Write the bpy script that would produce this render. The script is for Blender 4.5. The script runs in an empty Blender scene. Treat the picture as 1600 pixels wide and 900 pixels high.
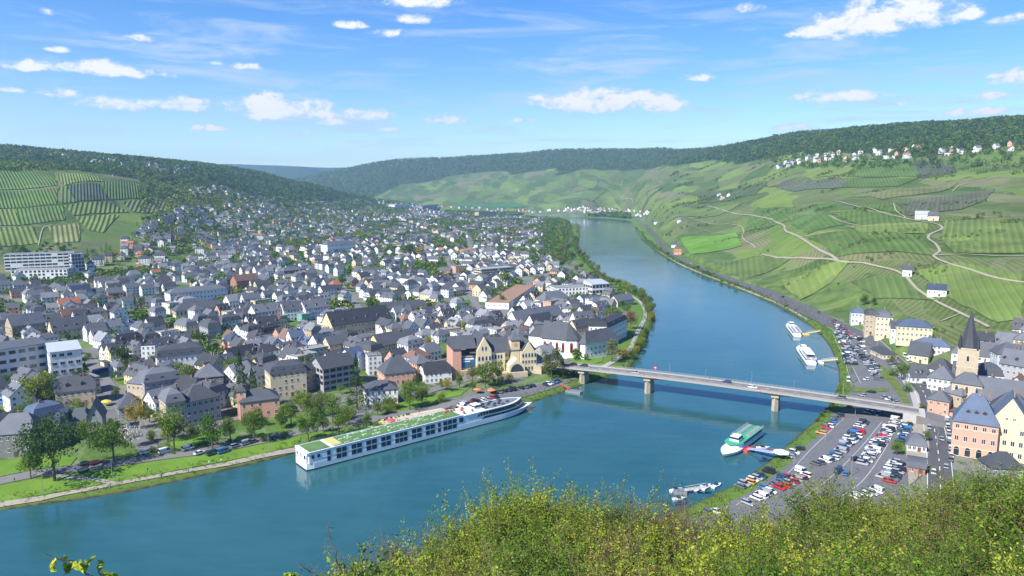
import bpy, bmesh, math, random
import numpy as np
from mathutils import Vector, Matrix, noise as mnoise
R = math.radians
S = bpy.context.scene
COL = S.collection
# ------------------------------------------------------------------ camera
FPX, CAMH, PITCH = 1100.0, 110.0, R(7.8)      # focal length in photo pixels, eye height over the river, tilt
cam_d = bpy.data.cameras.new('camera'); cam = bpy.data.objects.new('camera', cam_d); COL.objects.link(cam)
cam_d.sensor_width = 36; cam_d.lens = 36 * FPX / 1600; cam_d.clip_start = .5; cam_d.clip_end = 40000
cam.location = (0, 0, CAMH); cam.rotation_euler = (R(90) - PITCH, 0, 0)
S.camera = cam
# ------------------------------------------------------------------ sky, sun, exposure
SUN_EL, SUN_AZ = 43.0, 226.0                  # azimuth clockwise from +Y (the view direction)
sun_dir = Vector((math.sin(R(SUN_AZ)) * math.cos(R(SUN_EL)), math.cos(R(SUN_AZ)) * math.cos(R(SUN_EL)), math.sin(R(SUN_EL))))
SUN_STRENGTH, SKY_STRENGTH, EXPOSURE = 4.8, 0.108, 0.92
HAZE = .00009
S.view_settings.view_transform = 'Standard'; S.view_settings.look = 'None'
S.view_settings.gamma = 1; S.view_settings.exposure = EXPOSURE; S.view_settings.use_curve_mapping = False
S.cycles.max_bounces = 5; S.cycles.diffuse_bounces = 2; S.cycles.glossy_bounces = 2; S.cycles.transmission_bounces = 3
S.cycles.volume_bounces = 0; S.cycles.transparent_max_bounces = 6; S.cycles.use_denoising = True
S.cycles.sample_clamp_indirect = 6; S.cycles.caustics_reflective = False; S.cycles.caustics_refractive = False
sl = bpy.data.lights.new('sun', 'SUN'); so = bpy.data.objects.new('sun', sl); COL.objects.link(so)
sl.energy = SUN_STRENGTH; sl.angle = R(.53); sl.color = (1, .965, .9)
so.rotation_euler = sun_dir.to_track_quat('Z', 'Y').to_euler(); so.location = (-300, -200, 500)

def ray(px, py):
    u = (px - 800) / FPX; v = (450 - py) / FPX
    return np.array([u, math.cos(PITCH) + v * math.sin(PITCH), -math.sin(PITCH) + v * math.cos(PITCH)])
def azel(px, py):
    d = ray(px, py); return math.atan2(d[0], d[1]), math.atan2(d[2], math.hypot(d[0], d[1]))
def P(px, py, z=0.0):
    d = ray(px, py); t = (z - CAMH) / d[2]; return (d[0] * t, d[1] * t)
def proj(x, y, z):
    f = y * math.cos(PITCH) - (z - CAMH) * math.sin(PITCH); w = y * math.sin(PITCH) + (z - CAMH) * math.cos(PITCH)
    f = max(f, .01); return 800 + FPX * x / f, 450 - FPX * w / f

class NT:                                      # tiny node-tree writer
    def __init__(s, tree): s.t = tree; s.t.nodes.clear()
    def n(s, kind, ins=None, **props):
        nd = s.t.nodes.new(kind)
        for k, v in props.items(): setattr(nd, k, v)
        for k, v in (ins or {}).items():
            sock = nd.inputs[k]
            if isinstance(v, bpy.types.NodeSocket): s.t.links.new(v, sock)
            elif isinstance(v, bpy.types.Node): s.t.links.new(v.outputs[0], sock)
            else: sock.default_value = v
        return nd
    def m(s, op, a, b=None, c=None, clamp=False):
        ins = {0: a}
        if b is not None: ins[1] = b
        if c is not None: ins[2] = c
        return s.n('ShaderNodeMath', ins, operation=op, use_clamp=clamp).outputs[0]
    def mix(s, f, a, b, blend='MIX'):
        nd = s.n('ShaderNodeMix', None, data_type='RGBA', blend_type=blend)
        for k, v in ((0, f), (6, a), (7, b)):
            if isinstance(v, bpy.types.NodeSocket): s.t.links.new(v, nd.inputs[k])
            else: nd.inputs[k].default_value = v if k == 0 else ((*v, 1) if len(v) == 3 else v)
        return nd.outputs[2]
    def ramp(s, f, stops, interp='LINEAR'):
        nd = s.n('ShaderNodeValToRGB', {0: f}); cr = nd.color_ramp; cr.interpolation = interp
        while len(cr.elements) < len(stops): cr.elements.new(.5)
        for e, (p, c) in zip(cr.elements, stops): e.position = p; e.color = (*c, 1) if len(c) == 3 else c
        return nd.outputs[0]
    def noise(s, vec, scale, detail=3, rough=.55, dist=0.0):
        return s.n('ShaderNodeTexNoise', {'Vector': vec, 'Scale': scale, 'Detail': detail, 'Roughness': rough, 'Distortion': dist})
    def vmul(s, vec, v): return s.n('ShaderNodeVectorMath', {0: vec, 1: v}, operation='MULTIPLY').outputs[0]
    def smooth(s, x, a, b):
        return s.n('ShaderNodeMapRange', {0: x, 1: a, 2: b, 3: 0.0, 4: 1.0}, interpolation_type='SMOOTHSTEP').outputs[0]

# world: Nishita sky plus real cumulus and cirrus spread over the sky dome
W = bpy.data.worlds.new('World'); S.world = W; W.use_nodes = True
g = NT(W.node_tree)
sky = g.n('ShaderNodeTexSky', sky_type='NISHITA', sun_disc=False, sun_elevation=R(SUN_EL), sun_rotation=R(SUN_AZ), altitude=150, air_density=1.0, dust_density=.1, ozone_density=3.0)
tc = g.n('ShaderNodeTexCoord'); sx = g.n('ShaderNodeSeparateXYZ', {0: tc.outputs['Generated']})
az = g.m('ARCTAN2', sx.outputs[0], sx.outputs[1]); el = g.m('ARCSINE', sx.outputs[2])
vec = g.n('ShaderNodeCombineXYZ', {0: az, 1: g.m('MULTIPLY', el, 1.7), 2: 0.0}).outputs[0]
nz = g.noise(vec, 26, 7, .62, .35).outputs[0]
nzf = g.noise(vec, 95, 5, .6).outputs[0]
cl = [(1372,34,120,30,1),(1275,50,40,13,.9),(1435,14,60,16,1),(1318,151,74,12,.9),(938,160,105,19,1),(1035,165,48,17,.75),(890,165,50,10,.7),(440,172,78,21,1),(400,160,34,12,.8),(288,165,52,14,.8),(170,163,50,13,.8),(95,146,40,9,.7),(178,110,78,13,.9),(42,104,46,10,.9),(260,118,20,6,.6),
 (383,104,24,7,.8),(650,5,66,9,1),(647,31,26,10,.8),(610,52,34,8,.7),(553,40,28,7,.7),(575,180,40,11,.8),(695,188,46,10,.6),(812,189,28,6,.6),(1087,122,22,9,.7),(1582,122,44,18,.9),(1520,23,26,11,.8),(1580,29,44,9,.8),(1505,177,62,7,.7),(215,61,28,7,.6),
 (90,78,20,6,.6),(462,208,42,8,.5),(335,201,34,6,.6),(1420,162,22,5,.5),(1545,150,28,8,.7),(15,140,26,6,.6),(70,20,30,7,.35),(1175,12,26,10,.5),(520,192,30,7,.45),(1240,200,50,6,.4),(602,202,24,5,.4),(340,98,16,6,.4),
 (-150,120,90,22,1),(-300,40,110,30,1),(1750,90,90,26,1),(1900,150,110,20,1)]
acc = None
for (cx, cy, hw, hh, k) in cl:
    a0, e0 = azel(cx, cy); a1, _ = azel(cx + hw, cy); _, e1 = azel(cx, cy - hh)
    da = g.m('DIVIDE', g.m('SUBTRACT', az, a0), (a1 - a0) * 1.12); de = g.m('DIVIDE', g.m('SUBTRACT', el, e0), (e1 - e0) * 1.15)
    de = g.m('MAXIMUM', de, g.m('MULTIPLY', de, -1.5))     # flat bottoms
    v = g.m('MULTIPLY_ADD', g.m('ADD', g.m('MULTIPLY', da, da), g.m('MULTIPLY', de, de)), -.62, .62 * k + .2)
    acc = v if acc is None else g.m('MAXIMUM', acc, v)
acc = g.m('MAXIMUM', acc, -1.2)
dens = g.m('ADD', acc, g.m('MULTIPLY', g.m('SUBTRACT', nz, .5), 2.9))
dens = g.m('ADD', dens, g.m('MULTIPLY', g.m('SUBTRACT', nzf, .5), .7))
mask = g.smooth(dens, -.1, .72)
wv = g.n('ShaderNodeCombineXYZ', {0: g.m('MULTIPLY', az, 2.2), 1: g.m('MULTIPLY', el, 17.0), 2: 3.0}).outputs[0]
wn = g.noise(wv, 2.3, 8, .66, .8).outputs[0]
band = g.m('MULTIPLY', g.smooth(el, .01, .11), g.m('SUBTRACT', 1.0, g.smooth(el, .17, .30)))
wisp = g.m('MULTIPLY', g.m('MULTIPLY', g.smooth(wn, .44, .72), band), .8)
lowb = g.m('MULTIPLY', g.m('SUBTRACT', 1.0, g.smooth(el, .0, .12)), .10)
mask2 = g.m('MAXIMUM', g.m('MAXIMUM', mask, wisp), lowb, clamp=True)
body = g.smooth(g.m('ADD', dens, g.m('MULTIPLY', g.m('SUBTRACT', nzf, .5), .8)), .0, .8)
ccol = g.mix(body, (.60, .73, .90), (1.0, 1.0, 1.0))
skyc = g.n('ShaderNodeHueSaturation', {'Hue': .513, 'Saturation': 1.38, 'Value': .93, 'Fac': 1.0, 'Color': sky.outputs[0]}).outputs[0]
b1 = g.n('ShaderNodeBackground', {'Color': skyc, 'Strength': SKY_STRENGTH}); b2 = g.n('ShaderNodeBackground', {'Color': ccol, 'Strength': .58})
mx = g.n('ShaderNodeMixShader', {0: mask2, 1: b1.outputs[0], 2: b2.outputs[0]})
g.n('ShaderNodeOutputWorld', {0: mx.outputs[0]})

# ------------------------------------------------------------------ tagging and mesh helpers
def tag(o, label=None, cat=None, group=None, kind=None):
    if label: o['label'] = label
    if cat: o['category'] = cat
    if group: o['group'] = group
    if kind: o['kind'] = kind
    return o
class MB:
    def __init__(s): s.v = []; s.f = []; s.m = []
    def add(s, vs, fs, mi=0):
        b = len(s.v); s.v += [tuple(v) for v in vs]
        for f in fs: s.f.append(tuple(b + i for i in f)); s.m.append(mi)
        return s
    def box(s, c, sz, rz=0.0, mi=0, taper=1.0):
        x, y, z = sz[0] / 2, sz[1] / 2, sz[2] / 2; ca, sa = math.cos(rz), math.sin(rz); vs = []
        for k, t in ((-1, 1.0), (1, taper)):
            for i, j in ((-1, -1), (1, -1), (1, 1), (-1, 1)):
                a, b = i * x * t, j * y * t; vs.append((c[0] + a * ca - b * sa, c[1] + a * sa + b * ca, c[2] + k * z))
        return s.add(vs, [(3, 2, 1, 0), (4, 5, 6, 7), (0, 1, 5, 4), (1, 2, 6, 5), (2, 3, 7, 6), (3, 0, 4, 7)], mi)
    def loft(s, rings, mi=0, caps=True, closed=True):
        n = len(rings[0]); vs = [p for r in rings for p in r]; fs = []
        for k in range(len(rings) - 1):
            for i in range(n if closed else n - 1):
                j = (i + 1) % n; fs.append((k * n + i, k * n + j, (k + 1) * n + j, (k + 1) * n + i))
        if caps: fs.append(tuple(reversed(range(n)))); fs.append(tuple((len(rings) - 1) * n + i for i in range(n)))
        return s.add(vs, fs, mi)
    def prism(s, pts, z0, z1, mi=0):            # pts counter-clockwise in xy
        return s.loft([[(x, y, z0) for x, y in pts], [(x, y, z1) for x, y in pts]], mi)
    def tube(s, p0, p1, r0, r1=None, n=6, mi=0):
        r1 = r0 if r1 is None else r1; p0 = Vector(p0); p1 = Vector(p1); d = (p1 - p0)
        if d.length < 1e-6: return s
        q = d.to_track_quat('Z', 'Y'); rings = []
        for p, r in ((p0, r0), (p1, r1)):
            rings.append([tuple(p + q @ Vector((r * math.cos(2 * math.pi * i / n), r * math.sin(2 * math.pi * i / n), 0))) for i in range(n)])
        return s.loft(rings, mi)
    def xprism(s, pts, x0, x1, mi=0):           # profile (y,z) swept along x
        return s.loft([[(x0, y, z) for y, z in pts], [(x1, y, z) for y, z in pts]], mi)
    def mesh(s, name, mats, smooth=False):
        me = bpy.data.meshes.new(name); me.from_pydata(s.v, [], s.f)
        mats = mats if isinstance(mats, (list, tuple)) else [mats]
        for m in mats: me.materials.append(m)
        if len(mats) > 1: me.polygons.foreach_set('material_index', s.m)
        if smooth: me.polygons.foreach_set('use_smooth', [True] * len(me.polygons))
        bm = bmesh.new(); bm.from_mesh(me); bmesh.ops.recalc_face_normals(bm, faces=bm.faces); bm.to_mesh(me); bm.free()
        me.update(); return me
    def build(s, name, mats, parent=None, loc=(0, 0, 0), rz=0.0, smooth=False):
        return put(name, s.mesh(name, mats, smooth), parent, loc, rz)
def put(name, me, parent=None, loc=(0, 0, 0), rz=0.0, sc=None):
    o = bpy.data.objects.new(name, me); COL.objects.link(o); o.location = loc; o.rotation_euler = (0, 0, rz)
    if sc: o.scale = sc
    if parent: o.parent = parent
    return o
def empty(name, loc, rz=0.0, label=None, cat=None, group=None):
    o = bpy.data.objects.new(name, None); COL.objects.link(o); o.location = loc; o.rotation_euler = (0, 0, rz)
    o.empty_display_size = .5
    return tag(o, label, cat, group)
def npmesh(name, V, F, mats, midx=None, smooth=False, attrs=None):
    me = bpy.data.meshes.new(name); V = np.asarray(V, np.float32); F = np.asarray(F, np.int32); k = F.shape[1]
    me.vertices.add(len(V)); me.vertices.foreach_set('co', V.ravel())
    me.loops.add(F.size); me.loops.foreach_set('vertex_index', F.ravel())
    me.polygons.add(len(F)); me.polygons.foreach_set('loop_start', np.arange(0, F.size, k, dtype=np.int32))
    me.polygons.foreach_set('loop_total', np.full(len(F), k, np.int32))
    for m in (mats if isinstance(mats, (list, tuple)) else [mats]): me.materials.append(m)
    if midx is not None: me.polygons.foreach_set('material_index', np.asarray(midx, np.int32))
    me.polygons.foreach_set('use_smooth', np.full(len(F), smooth))
    for an, av in (attrs or {}).items():
        a = me.attributes.new(an, 'FLOAT', 'POINT'); a.data.foreach_set('value', np.asarray(av, np.float32))
    me.update(); me.validate(); return me

# ------------------------------------------------------------------ materials
MATS = {}
def pbr(name, col, rough=.8, var=.12, scale=1.0, metal=0.0, spec=.3, bump=0.0, rand=0.0, coords='Object', detail=4):
    if name in MATS: return MATS[name]
    m = bpy.data.materials.new(name); m.use_nodes = True; g = NT(m.node_tree); MATS[name] = m
    tc = g.n('ShaderNodeTexCoord').outputs[coords]
    n1 = g.noise(tc, scale, detail, .6).outputs[0]; n2 = g.noise(tc, scale * .13, 2, .5).outputs[0]
    f = g.m('ADD', g.m('MULTIPLY', n1, .6), g.m('MULTIPLY', n2, .4))
    f = g.n('ShaderNodeMapRange', {0: f, 1: .3, 2: .7, 3: 1 - var, 4: 1 + var}).outputs[0]
    if rand:
        oi = g.n('ShaderNodeObjectInfo'); f = g.m('MULTIPLY', f, g.n('ShaderNodeMapRange', {0: oi.outputs['Random'], 3: 1 - rand, 4: 1 + rand}).outputs[0])
    c = g.n('ShaderNodeVectorMath', {0: (col[0], col[1], col[2]), 'Scale': f}, operation='SCALE').outputs[0]
    b = g.n('ShaderNodeBsdfPrincipled', {'Base Color': c, 'Roughness': rough, 'Metallic': metal, 'Specular IOR Level': spec})
    if bump: g.t.links.new(g.n('ShaderNodeBump', {'Strength': bump, 'Distance': .1, 'Height': n1}).outputs[0], b.inputs['Normal'])
    g.n('ShaderNodeOutputMaterial', {0: b.outputs[0]}); return m
# ------------------------------------------------------------------ river outline and terrain
def fixed(l, z=0.0): return [P(a, b, z) for a, b in l]
LEFT_BANK = fixed([(0,797),(100,784),(200,769),(300,747),(400,724),(470,706),(600,680),(700,659),(800,640),(870,616),(937,593),(985,575),(1003,547),(1018,512),(1022,492),(1014,470),(990,452),(962,440),(935,424),(915,405),(903,388),(906,366),(900,352),(880,346),(850,343),(800,341)])
RIGHT_BANK = fixed([(820,337),(900,339),(975,344),(988,352),(998,366),(1020,388),(1050,408),(1090,427),(1140,447),(1200,471),(1250,497),(1285,526),(1305,560),(1311,600),(1292,640),(1257,672),(1200,722),(1150,757),(1090,785),(1000,828),(900,880)])
dl = np.array(LEFT_BANK[0]) - np.array(LEFT_BANK[2]); dl /= np.hypot(*dl)
ext = np.array(LEFT_BANK[0]) + dl * 900
RIVER = [tuple(ext)] + LEFT_BANK + RIGHT_BANK + [(-40, 158), (-160, 70), (-330, -60), (-700, -420)]
def catmull(pts, step):
    pts = [np.array(p, float) for p in pts]; out = []
    ex = [2 * pts[0] - pts[1]] + pts + [2 * pts[-1] - pts[-2]]
    for i in range(1, len(ex) - 2):
        p0, p1, p2, p3 = ex[i - 1:i + 3]; n = max(1, int(np.linalg.norm(p2 - p1) / step))
        for k in range(n):
            t = k / n; out.append(.5 * ((2 * p1) + (-p0 + p2) * t + (2 * p0 - 5 * p1 + 4 * p2 - p3) * t * t + (-p0 + 3 * p1 - 3 * p2 + p3) * t ** 3))
    out.append(pts[-1]); return np.array(out)
RIV = np.vstack([[ext], catmull(LEFT_BANK, 30), catmull(RIGHT_BANK, 30), [(-40, 158), (-160, 70), (-330, -60), (-700, -420)]])
def sdf(poly, X, Y):                           # positive outside
    d2 = np.full(X.shape, 1e18); inside = np.zeros(X.shape, bool); n = len(poly)
    for i in range(n):
        ax, ay = poly[i]; bx, by = poly[(i + 1) % n]; ex, ey = bx - ax, by - ay; L = ex * ex + ey * ey + 1e-12
        t = np.clip(((X - ax) * ex + (Y - ay) * ey) / L, 0, 1); d2 = np.minimum(d2, (X - ax - t * ex) ** 2 + (Y - ay - t * ey) ** 2)
        if ay != by:
            c = ((ay > Y) != (by > Y)) & (X < (bx - ax) * (Y - ay) / (by - ay) + ax); inside ^= c
    d = np.sqrt(d2); return np.where(inside, -d, d)
def inpoly(poly, x, y):
    r = False; n = len(poly)
    for i in range(n):
        ax, ay = poly[i]; bx, by = poly[(i + 1) % n]
        if (ay > y) != (by > y) and x < (bx - ax) * (y - ay) / (by - ay) + ax: r = not r
    return r
# smooth value noise for numpy
_rng = np.random.RandomState(7); _G = _rng.rand(256, 256)
def vnoise(x, y):
    xi = np.floor(x).astype(int); yi = np.floor(y).astype(int); fx = x - xi; fy = y - yi
    fx = fx * fx * (3 - 2 * fx); fy = fy * fy * (3 - 2 * fy)
    a = _G[xi & 255, yi & 255]; b = _G[(xi + 1) & 255, yi & 255]; c = _G[xi & 255, (yi + 1) & 255]; d = _G[(xi + 1) & 255, (yi + 1) & 255]
    return (a + (b - a) * fx) * (1 - fy) + (c + (d - c) * fx) * fy - .5
def fbm(x, y, o=4):
    s = 0; a = 1.0
    for k in range(o): s = s + a * vnoise(x * 2 ** k + 17 * k, y * 2 ** k + 31 * k); a *= .5
    return s
def col(px, pysky, knots):                     # knots: (r, py) or (r, None, z)
    a, _ = azel(px, pysky); rs = []; zs = []
    for k in knots:
        rs.append(k[0])
        if k[1] is None: zs.append(k[2])
        else: zs.append(CAMH + k[0] * math.tan(azel(px, k[1])[1]))
    return a, rs, zs
LEFTHILL = [col(-500,235,[(900,None,8),(1250,330),(1500,265),(2000,262),(2800,None,250)]),
 col(0,235,[(1030,None,12),(1250,350),(1560,266),(2000,262),(2800,None,240)]),
 col(120,240,[(1020,None,12),(1250,355),(1560,274),(2050,261),(2900,None,235)]),
 col(200,243,[(1060,None,12),(1330,350),(1640,285),(2150,260),(3000,None,225)]),
 col(300,245,[(1200,None,12),(1500,342),(1900,300),(2500,262),(3300,None,210)]),
 col(400,258,[(1500,None,12),(1950,338),(2400,306),(3000,272),(3700,None,170)]),
 col(450,270,[(1750,None,12),(2150,337),(2550,313),(3050,284),(3700,None,130)]),
 col(500,290,[(2000,None,12),(2350,337),(2700,320),(3100,295),(3700,None,80)]),
 col(550,303,[(2200,None,12),(2500,335),(2850,324),(3200,308),(3700,None,50)]),
 col(620,315,[(2500,None,10),(2700,None,14),(3000,None,20),(3300,318),(3800,None,10)]),
 col(700,325,[(2600,None,6),(2800,None,6),(3000,None,6),(3400,None,6),(3800,None,5)])]
RIDGE = [col(380,285,[(4200,None,12),(4700,None,60),(5200,None,90),(6200,292),(7600,None,60)]),
 col(470,280,[(4000,None,12),(4500,None,60),(5000,None,90),(6000,282),(7600,None,60)]),
 col(520,268,[(3900,None,12),(4400,312),(4900,295),(5900,271),(7600,None,100)]),
 col(600,252,[(3700,None,12),(4200,310),(4700,286),(5700,256),(7600,None,100)]),
 col(700,245,[(3500,None,10),(3900,312),(4600,280),(5600,249),(7600,None,120)]),
 col(800,237,[(3350,None,10),(3800,308),(4500,272),(5600,241),(7600,None,120)]),
 col(900,233,[(3050,None,10),(3500,303),(4200,268),(5400,237),(7600,None,120)]),
 col(1000,234,[(2900,None,10),(3250,302),(3900,266),(5100,238),(7500,None,150)]),
 col(1030,234,[(1900,None,10),(2500,315),(3500,270),(4800,238),(7000,None,150)]),
 col(1060,233,[(1380,None,8),(1900,335),(2900,280),(4500,236),(6500,None,150)]),
 col(1100,231,[(1110,None,8),(1500,362),(2400,295),(4200,234),(6000,None,150)]),
 col(1200,215,[(815,None,8),(1100,385),(1800,300),(3500,222),(5000,None,220)]),
 col(1300,197,[(645,None,8),(900,375),(1500,300),(3100,208),(4500,None,280)]),
 col(1400,190,[(545,None,9),(820,380),(1350,302),(2900,203),(4300,None,300)]),
 col(1500,185,[(520,None,12),(760,400),(1280,305),(2700,199),(4200,None,320)]),
 col(1600,178,[(480,None,12),(720,412),(1200,310),(2600,193),(4200,None,330)]),
 col(2300,178,[(430,None,12),(700,400),(1200,310),(2600,193),(4200,None,330)])]
NEARH = [(-600,1150,3),(0,1080,3),(300,985,3),(470,925,3),(600,862,3),(700,842,3),(800,822,3),(900,815,3),(1000,822,3),(1100,836,3),(1200,838,3),(1300,808,3),(1400,786,3),(1500,758,3),(1600,742,3),(2300,742,3)]
def smoothinterp(x, xs, ys):
    xs = np.asarray(xs); ys = np.asarray(ys); i = np.clip(np.searchsorted(xs, x) - 1, 0, len(xs) - 2)
    t = np.clip((x - xs[i]) / (xs[i + 1] - xs[i]), 0, 1); m = np.gradient(ys, xs)
    h = xs[i + 1] - xs[i]; t2 = t * t; t3 = t2 * t
    return (2*t3-3*t2+1)*ys[i] + (t3-2*t2+t)*h*m[i] + (-2*t3+3*t2)*ys[i+1] + (t3-t2)*h*m[i+1]
def layer(cols, AZ, Rr, flat):
    A = np.array([c[0] for c in cols]); K = len(cols[0][1]); out = np.zeros(Rr.shape)
    rk = [smoothinterp(AZ, A, [c[1][k] for c in cols]) for k in range(K)]; zk = [smoothinterp(AZ, A, [c[2][k] for c in cols]) for k in range(K)]
    # monotone cubic (Fritsch-Carlson style) along r
    dk = [(zk[k + 1] - zk[k]) / (rk[k + 1] - rk[k]) for k in range(K - 1)]
    mk = [dk[0] * 0.3] + [np.where(dk[k - 1] * dk[k] > 0, 2 * dk[k - 1] * dk[k] / (dk[k - 1] + dk[k] + 1e-9), 0) for k in range(1, K - 1)] + [dk[-1] * .5]
    out = np.full(Rr.shape, -50.0)
    for k in range(K - 1):
        h = rk[k + 1] - rk[k]; t = (Rr - rk[k]) / h; m = (t >= 0) & (t <= 1); t2 = t * t; t3 = t2 * t
        z = (2*t3-3*t2+1)*zk[k] + (t3-2*t2+t)*h*mk[k] + (-2*t3+3*t2)*zk[k+1] + (t3-t2)*h*mk[k+1]
        out = np.where(m, z, out)
    out = np.where(Rr > rk[-1], zk[-1], out)
    out = np.where(Rr < rk[0], zk[0] - (rk[0] - Rr) * .4, out)
    out = np.where((AZ < A[0] - 1e-6) | (AZ > A[-1] + 1e-6), -50, out); return out
NA = 1000; NRR = 760
AZS = np.concatenate([np.linspace(R(-62), R(-39), 60, endpoint=False), np.linspace(R(-39), R(39), NA, endpoint=False), np.linspace(R(39), R(62), 61)])
RS = np.concatenate([np.linspace(3, 60, 60, endpoint=False), np.geomspace(60, 8000, NRR, endpoint=False), np.geomspace(8000, 10300, 30)])
AG, RG = np.meshgrid(AZS, RS, indexing='ij'); XG = np.sin(AG) * RG; YG = np.cos(AG) * RG
SD = sdf(RIV, XG, YG)
LH = layer(LEFTHILL, AG, RG, 0); RH = layer(RIDGE, AG, RG, 0)
na = np.array([azel(p, 880 if q > 900 else q)[0] for p, q, b in NEARH])
def near_z(rr):                                 # ground height of the castle hill at a radius, per azimuth
    zs = []
    for p, q, b in NEARH:
        tgt = {9: 925 + max(0, (q - 800)) * .8, 26: (q + 905) / 2 + max(0, q - 860) * .5, 46: q}[rr]
        zs.append(CAMH + rr * math.tan(azel(p, tgt)[1]) - b)
    return smoothinterp(AG, na, zs)
z9, z26, z46 = near_z(9), near_z(26), near_z(46)
NH = np.where(RG < 9, z9 + (9 - RG) * .35, np.where(RG < 26, z9 + (z26 - z9) * (RG - 9) / 17, np.where(RG < 46, z26 + (z46 - z26) * (RG - 26) / 20, z46 - (RG - 46) * 1.15)))
flat = 3.4 + 5 * np.clip((SD - 30) / 700, 0, 1) + .25 * fbm(XG / 60, YG / 60, 2)
bank = np.interp(SD, [-12, -5, 0, 2.5, 9, 18, 30], [-3.2, -2, 0, 1.3, 1.9, 2.9, 3.6])   # waterline 0 at SD = 0
flat = np.where(SD < 26, np.minimum(flat, bank), flat)
Z = np.maximum(flat, np.maximum(LH, RH)); hillness = np.clip((np.maximum(LH, RH) - flat) / 12, 0, 1)
Z += hillness * (fbm(XG / 420, YG / 420, 4) * 20 * np.clip((np.maximum(LH, RH) - 20) / 120, 0, 1) * np.clip(RG / 2500, .2, 1) + fbm(XG / 90, YG / 90, 3) * 3)
# far blue mountains
far = np.array([[-1.2, 235],[azel(380,257)[0], 235],[azel(430,256)[0],258],[azel(500,259)[0],258],[azel(560,260)[0],259],[azel(620,275)[0],300],[1.2,300]])
fz = 110 + 9000 * np.tan(np.array([azel(450, p)[1] for p in np.interp(AG[:, 0], far[:, 0], [257,257,256,259,260,268,300])]))
fr = np.exp(-((RG - 9300) / 600) ** 2); Z = np.where(RG > 7600, np.maximum(60, (fz[:, None] + fbm(XG / 900, YG / 900, 3) * 30) * fr), Z)
fz2 = 110 + 8500 * np.tan(np.array([azel(450, p)[1] for p in np.interp(AG[:, 0], [azel(400,260)[0], azel(430,260)[0], azel(465,262)[0], azel(490,262)[0], azel(515,268)[0], azel(560,290)[0]], [285,266,262,264,272,300])]))
Z = np.where((RG > 7000) & (RG < 10500), np.maximum(Z, fz2[:, None] * np.exp(-((RG - 8000) / 450) ** 2)), Z)
NHm = (NH > Z) & (RG < 200); Z = np.where(NHm, NH + fbm(XG / 6, YG / 6, 3) * .5, Z)
Z = Z.astype(np.float64)
TAN = (Z - CAMH) / RG
MAXT = np.maximum.accumulate(TAN, axis=1)
def TZ(x, y):
    a = math.atan2(x, y); r = math.hypot(x, y)
    i = min(max(int(np.searchsorted(AZS, a)) - 1, 0), len(AZS) - 2); j = min(max(int(np.searchsorted(RS, r)) - 1, 0), len(RS) - 2)
    u = (a - AZS[i]) / (AZS[i + 1] - AZS[i]); v = (r - RS[j]) / (RS[j + 1] - RS[j]); u = min(max(u, 0), 1); v = min(max(v, 0), 1)
    return float((Z[i, j] * (1 - u) + Z[i + 1, j] * u) * (1 - v) + (Z[i, j + 1] * (1 - u) + Z[i + 1, j + 1] * u) * v)
def SDR(x, y):
    a = math.atan2(x, y); r = math.hypot(x, y)
    i = min(max(int(np.searchsorted(AZS, a)) - 1, 0), len(AZS) - 1); j = min(max(int(np.searchsorted(RS, r)) - 1, 0), len(RS) - 1)
    return float(SD[i, j])
def hit(px, py, rmin=160):                      # where the line of sight through a photo pixel meets the terrain
    a, e = azel(px, py); i = int(np.argmin(np.abs(AZS - a))); t = math.tan(e); j0 = int(np.searchsorted(RS, rmin))
    w = np.nonzero(TAN[i, j0:] >= t)[0]
    j = j0 + (int(w[0]) if len(w) else len(RS) - j0 - 1)
    r = RS[j]
    if j > j0:
        t0, t1 = TAN[i, j - 1], TAN[i, j]; r = RS[j - 1] + (RS[j] - RS[j - 1]) * (t - t0) / (t1 - t0 + 1e-12)
    x, y = math.sin(a) * r, math.cos(a) * r; return x, y, TZ(x, y)
def hits(l, rmin=160): return [hit(a, b, rmin)[:2] for a, b in l]
def land(l, z=None): return [hit(a, b, 165)[:2] for a, b in l]
def visible(x, y, z):                           # is a point in frame and above the terrain in front of it
    px, py = proj(x, y, z); 
    if not (-60 < px < 1660 and -20 < py < 930) or y < 5: return False
    a = math.atan2(x, y); r = math.hypot(x, y); i = int(np.clip(np.searchsorted(AZS, a), 0, len(AZS) - 1)); j = int(np.searchsorted(RS, r * .99)) - 1
    return j < 1 or MAXT[i, j] <= (z - CAMH) / r + .001
# zone weights stored on the terrain
def zone(polys, soft=25):
    w = np.zeros(Z.shape)
    for p in polys: w = np.maximum(w, np.clip(.5 - sdf(np.array(p), XG, YG) / soft, 0, 1))
    return w
az_of = lambda px: azel(px, 250)[0]
hz = np.maximum(LH, RH)
PXG = 800 + FPX * XG / (YG * math.cos(PITCH) - (Z - CAMH) * math.sin(PITCH)); PYG = 450 - FPX * (YG * math.sin(PITCH) + (Z - CAMH) * math.cos(PITCH)) / (YG * math.cos(PITCH) - (Z - CAMH) * math.sin(PITCH))
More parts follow.
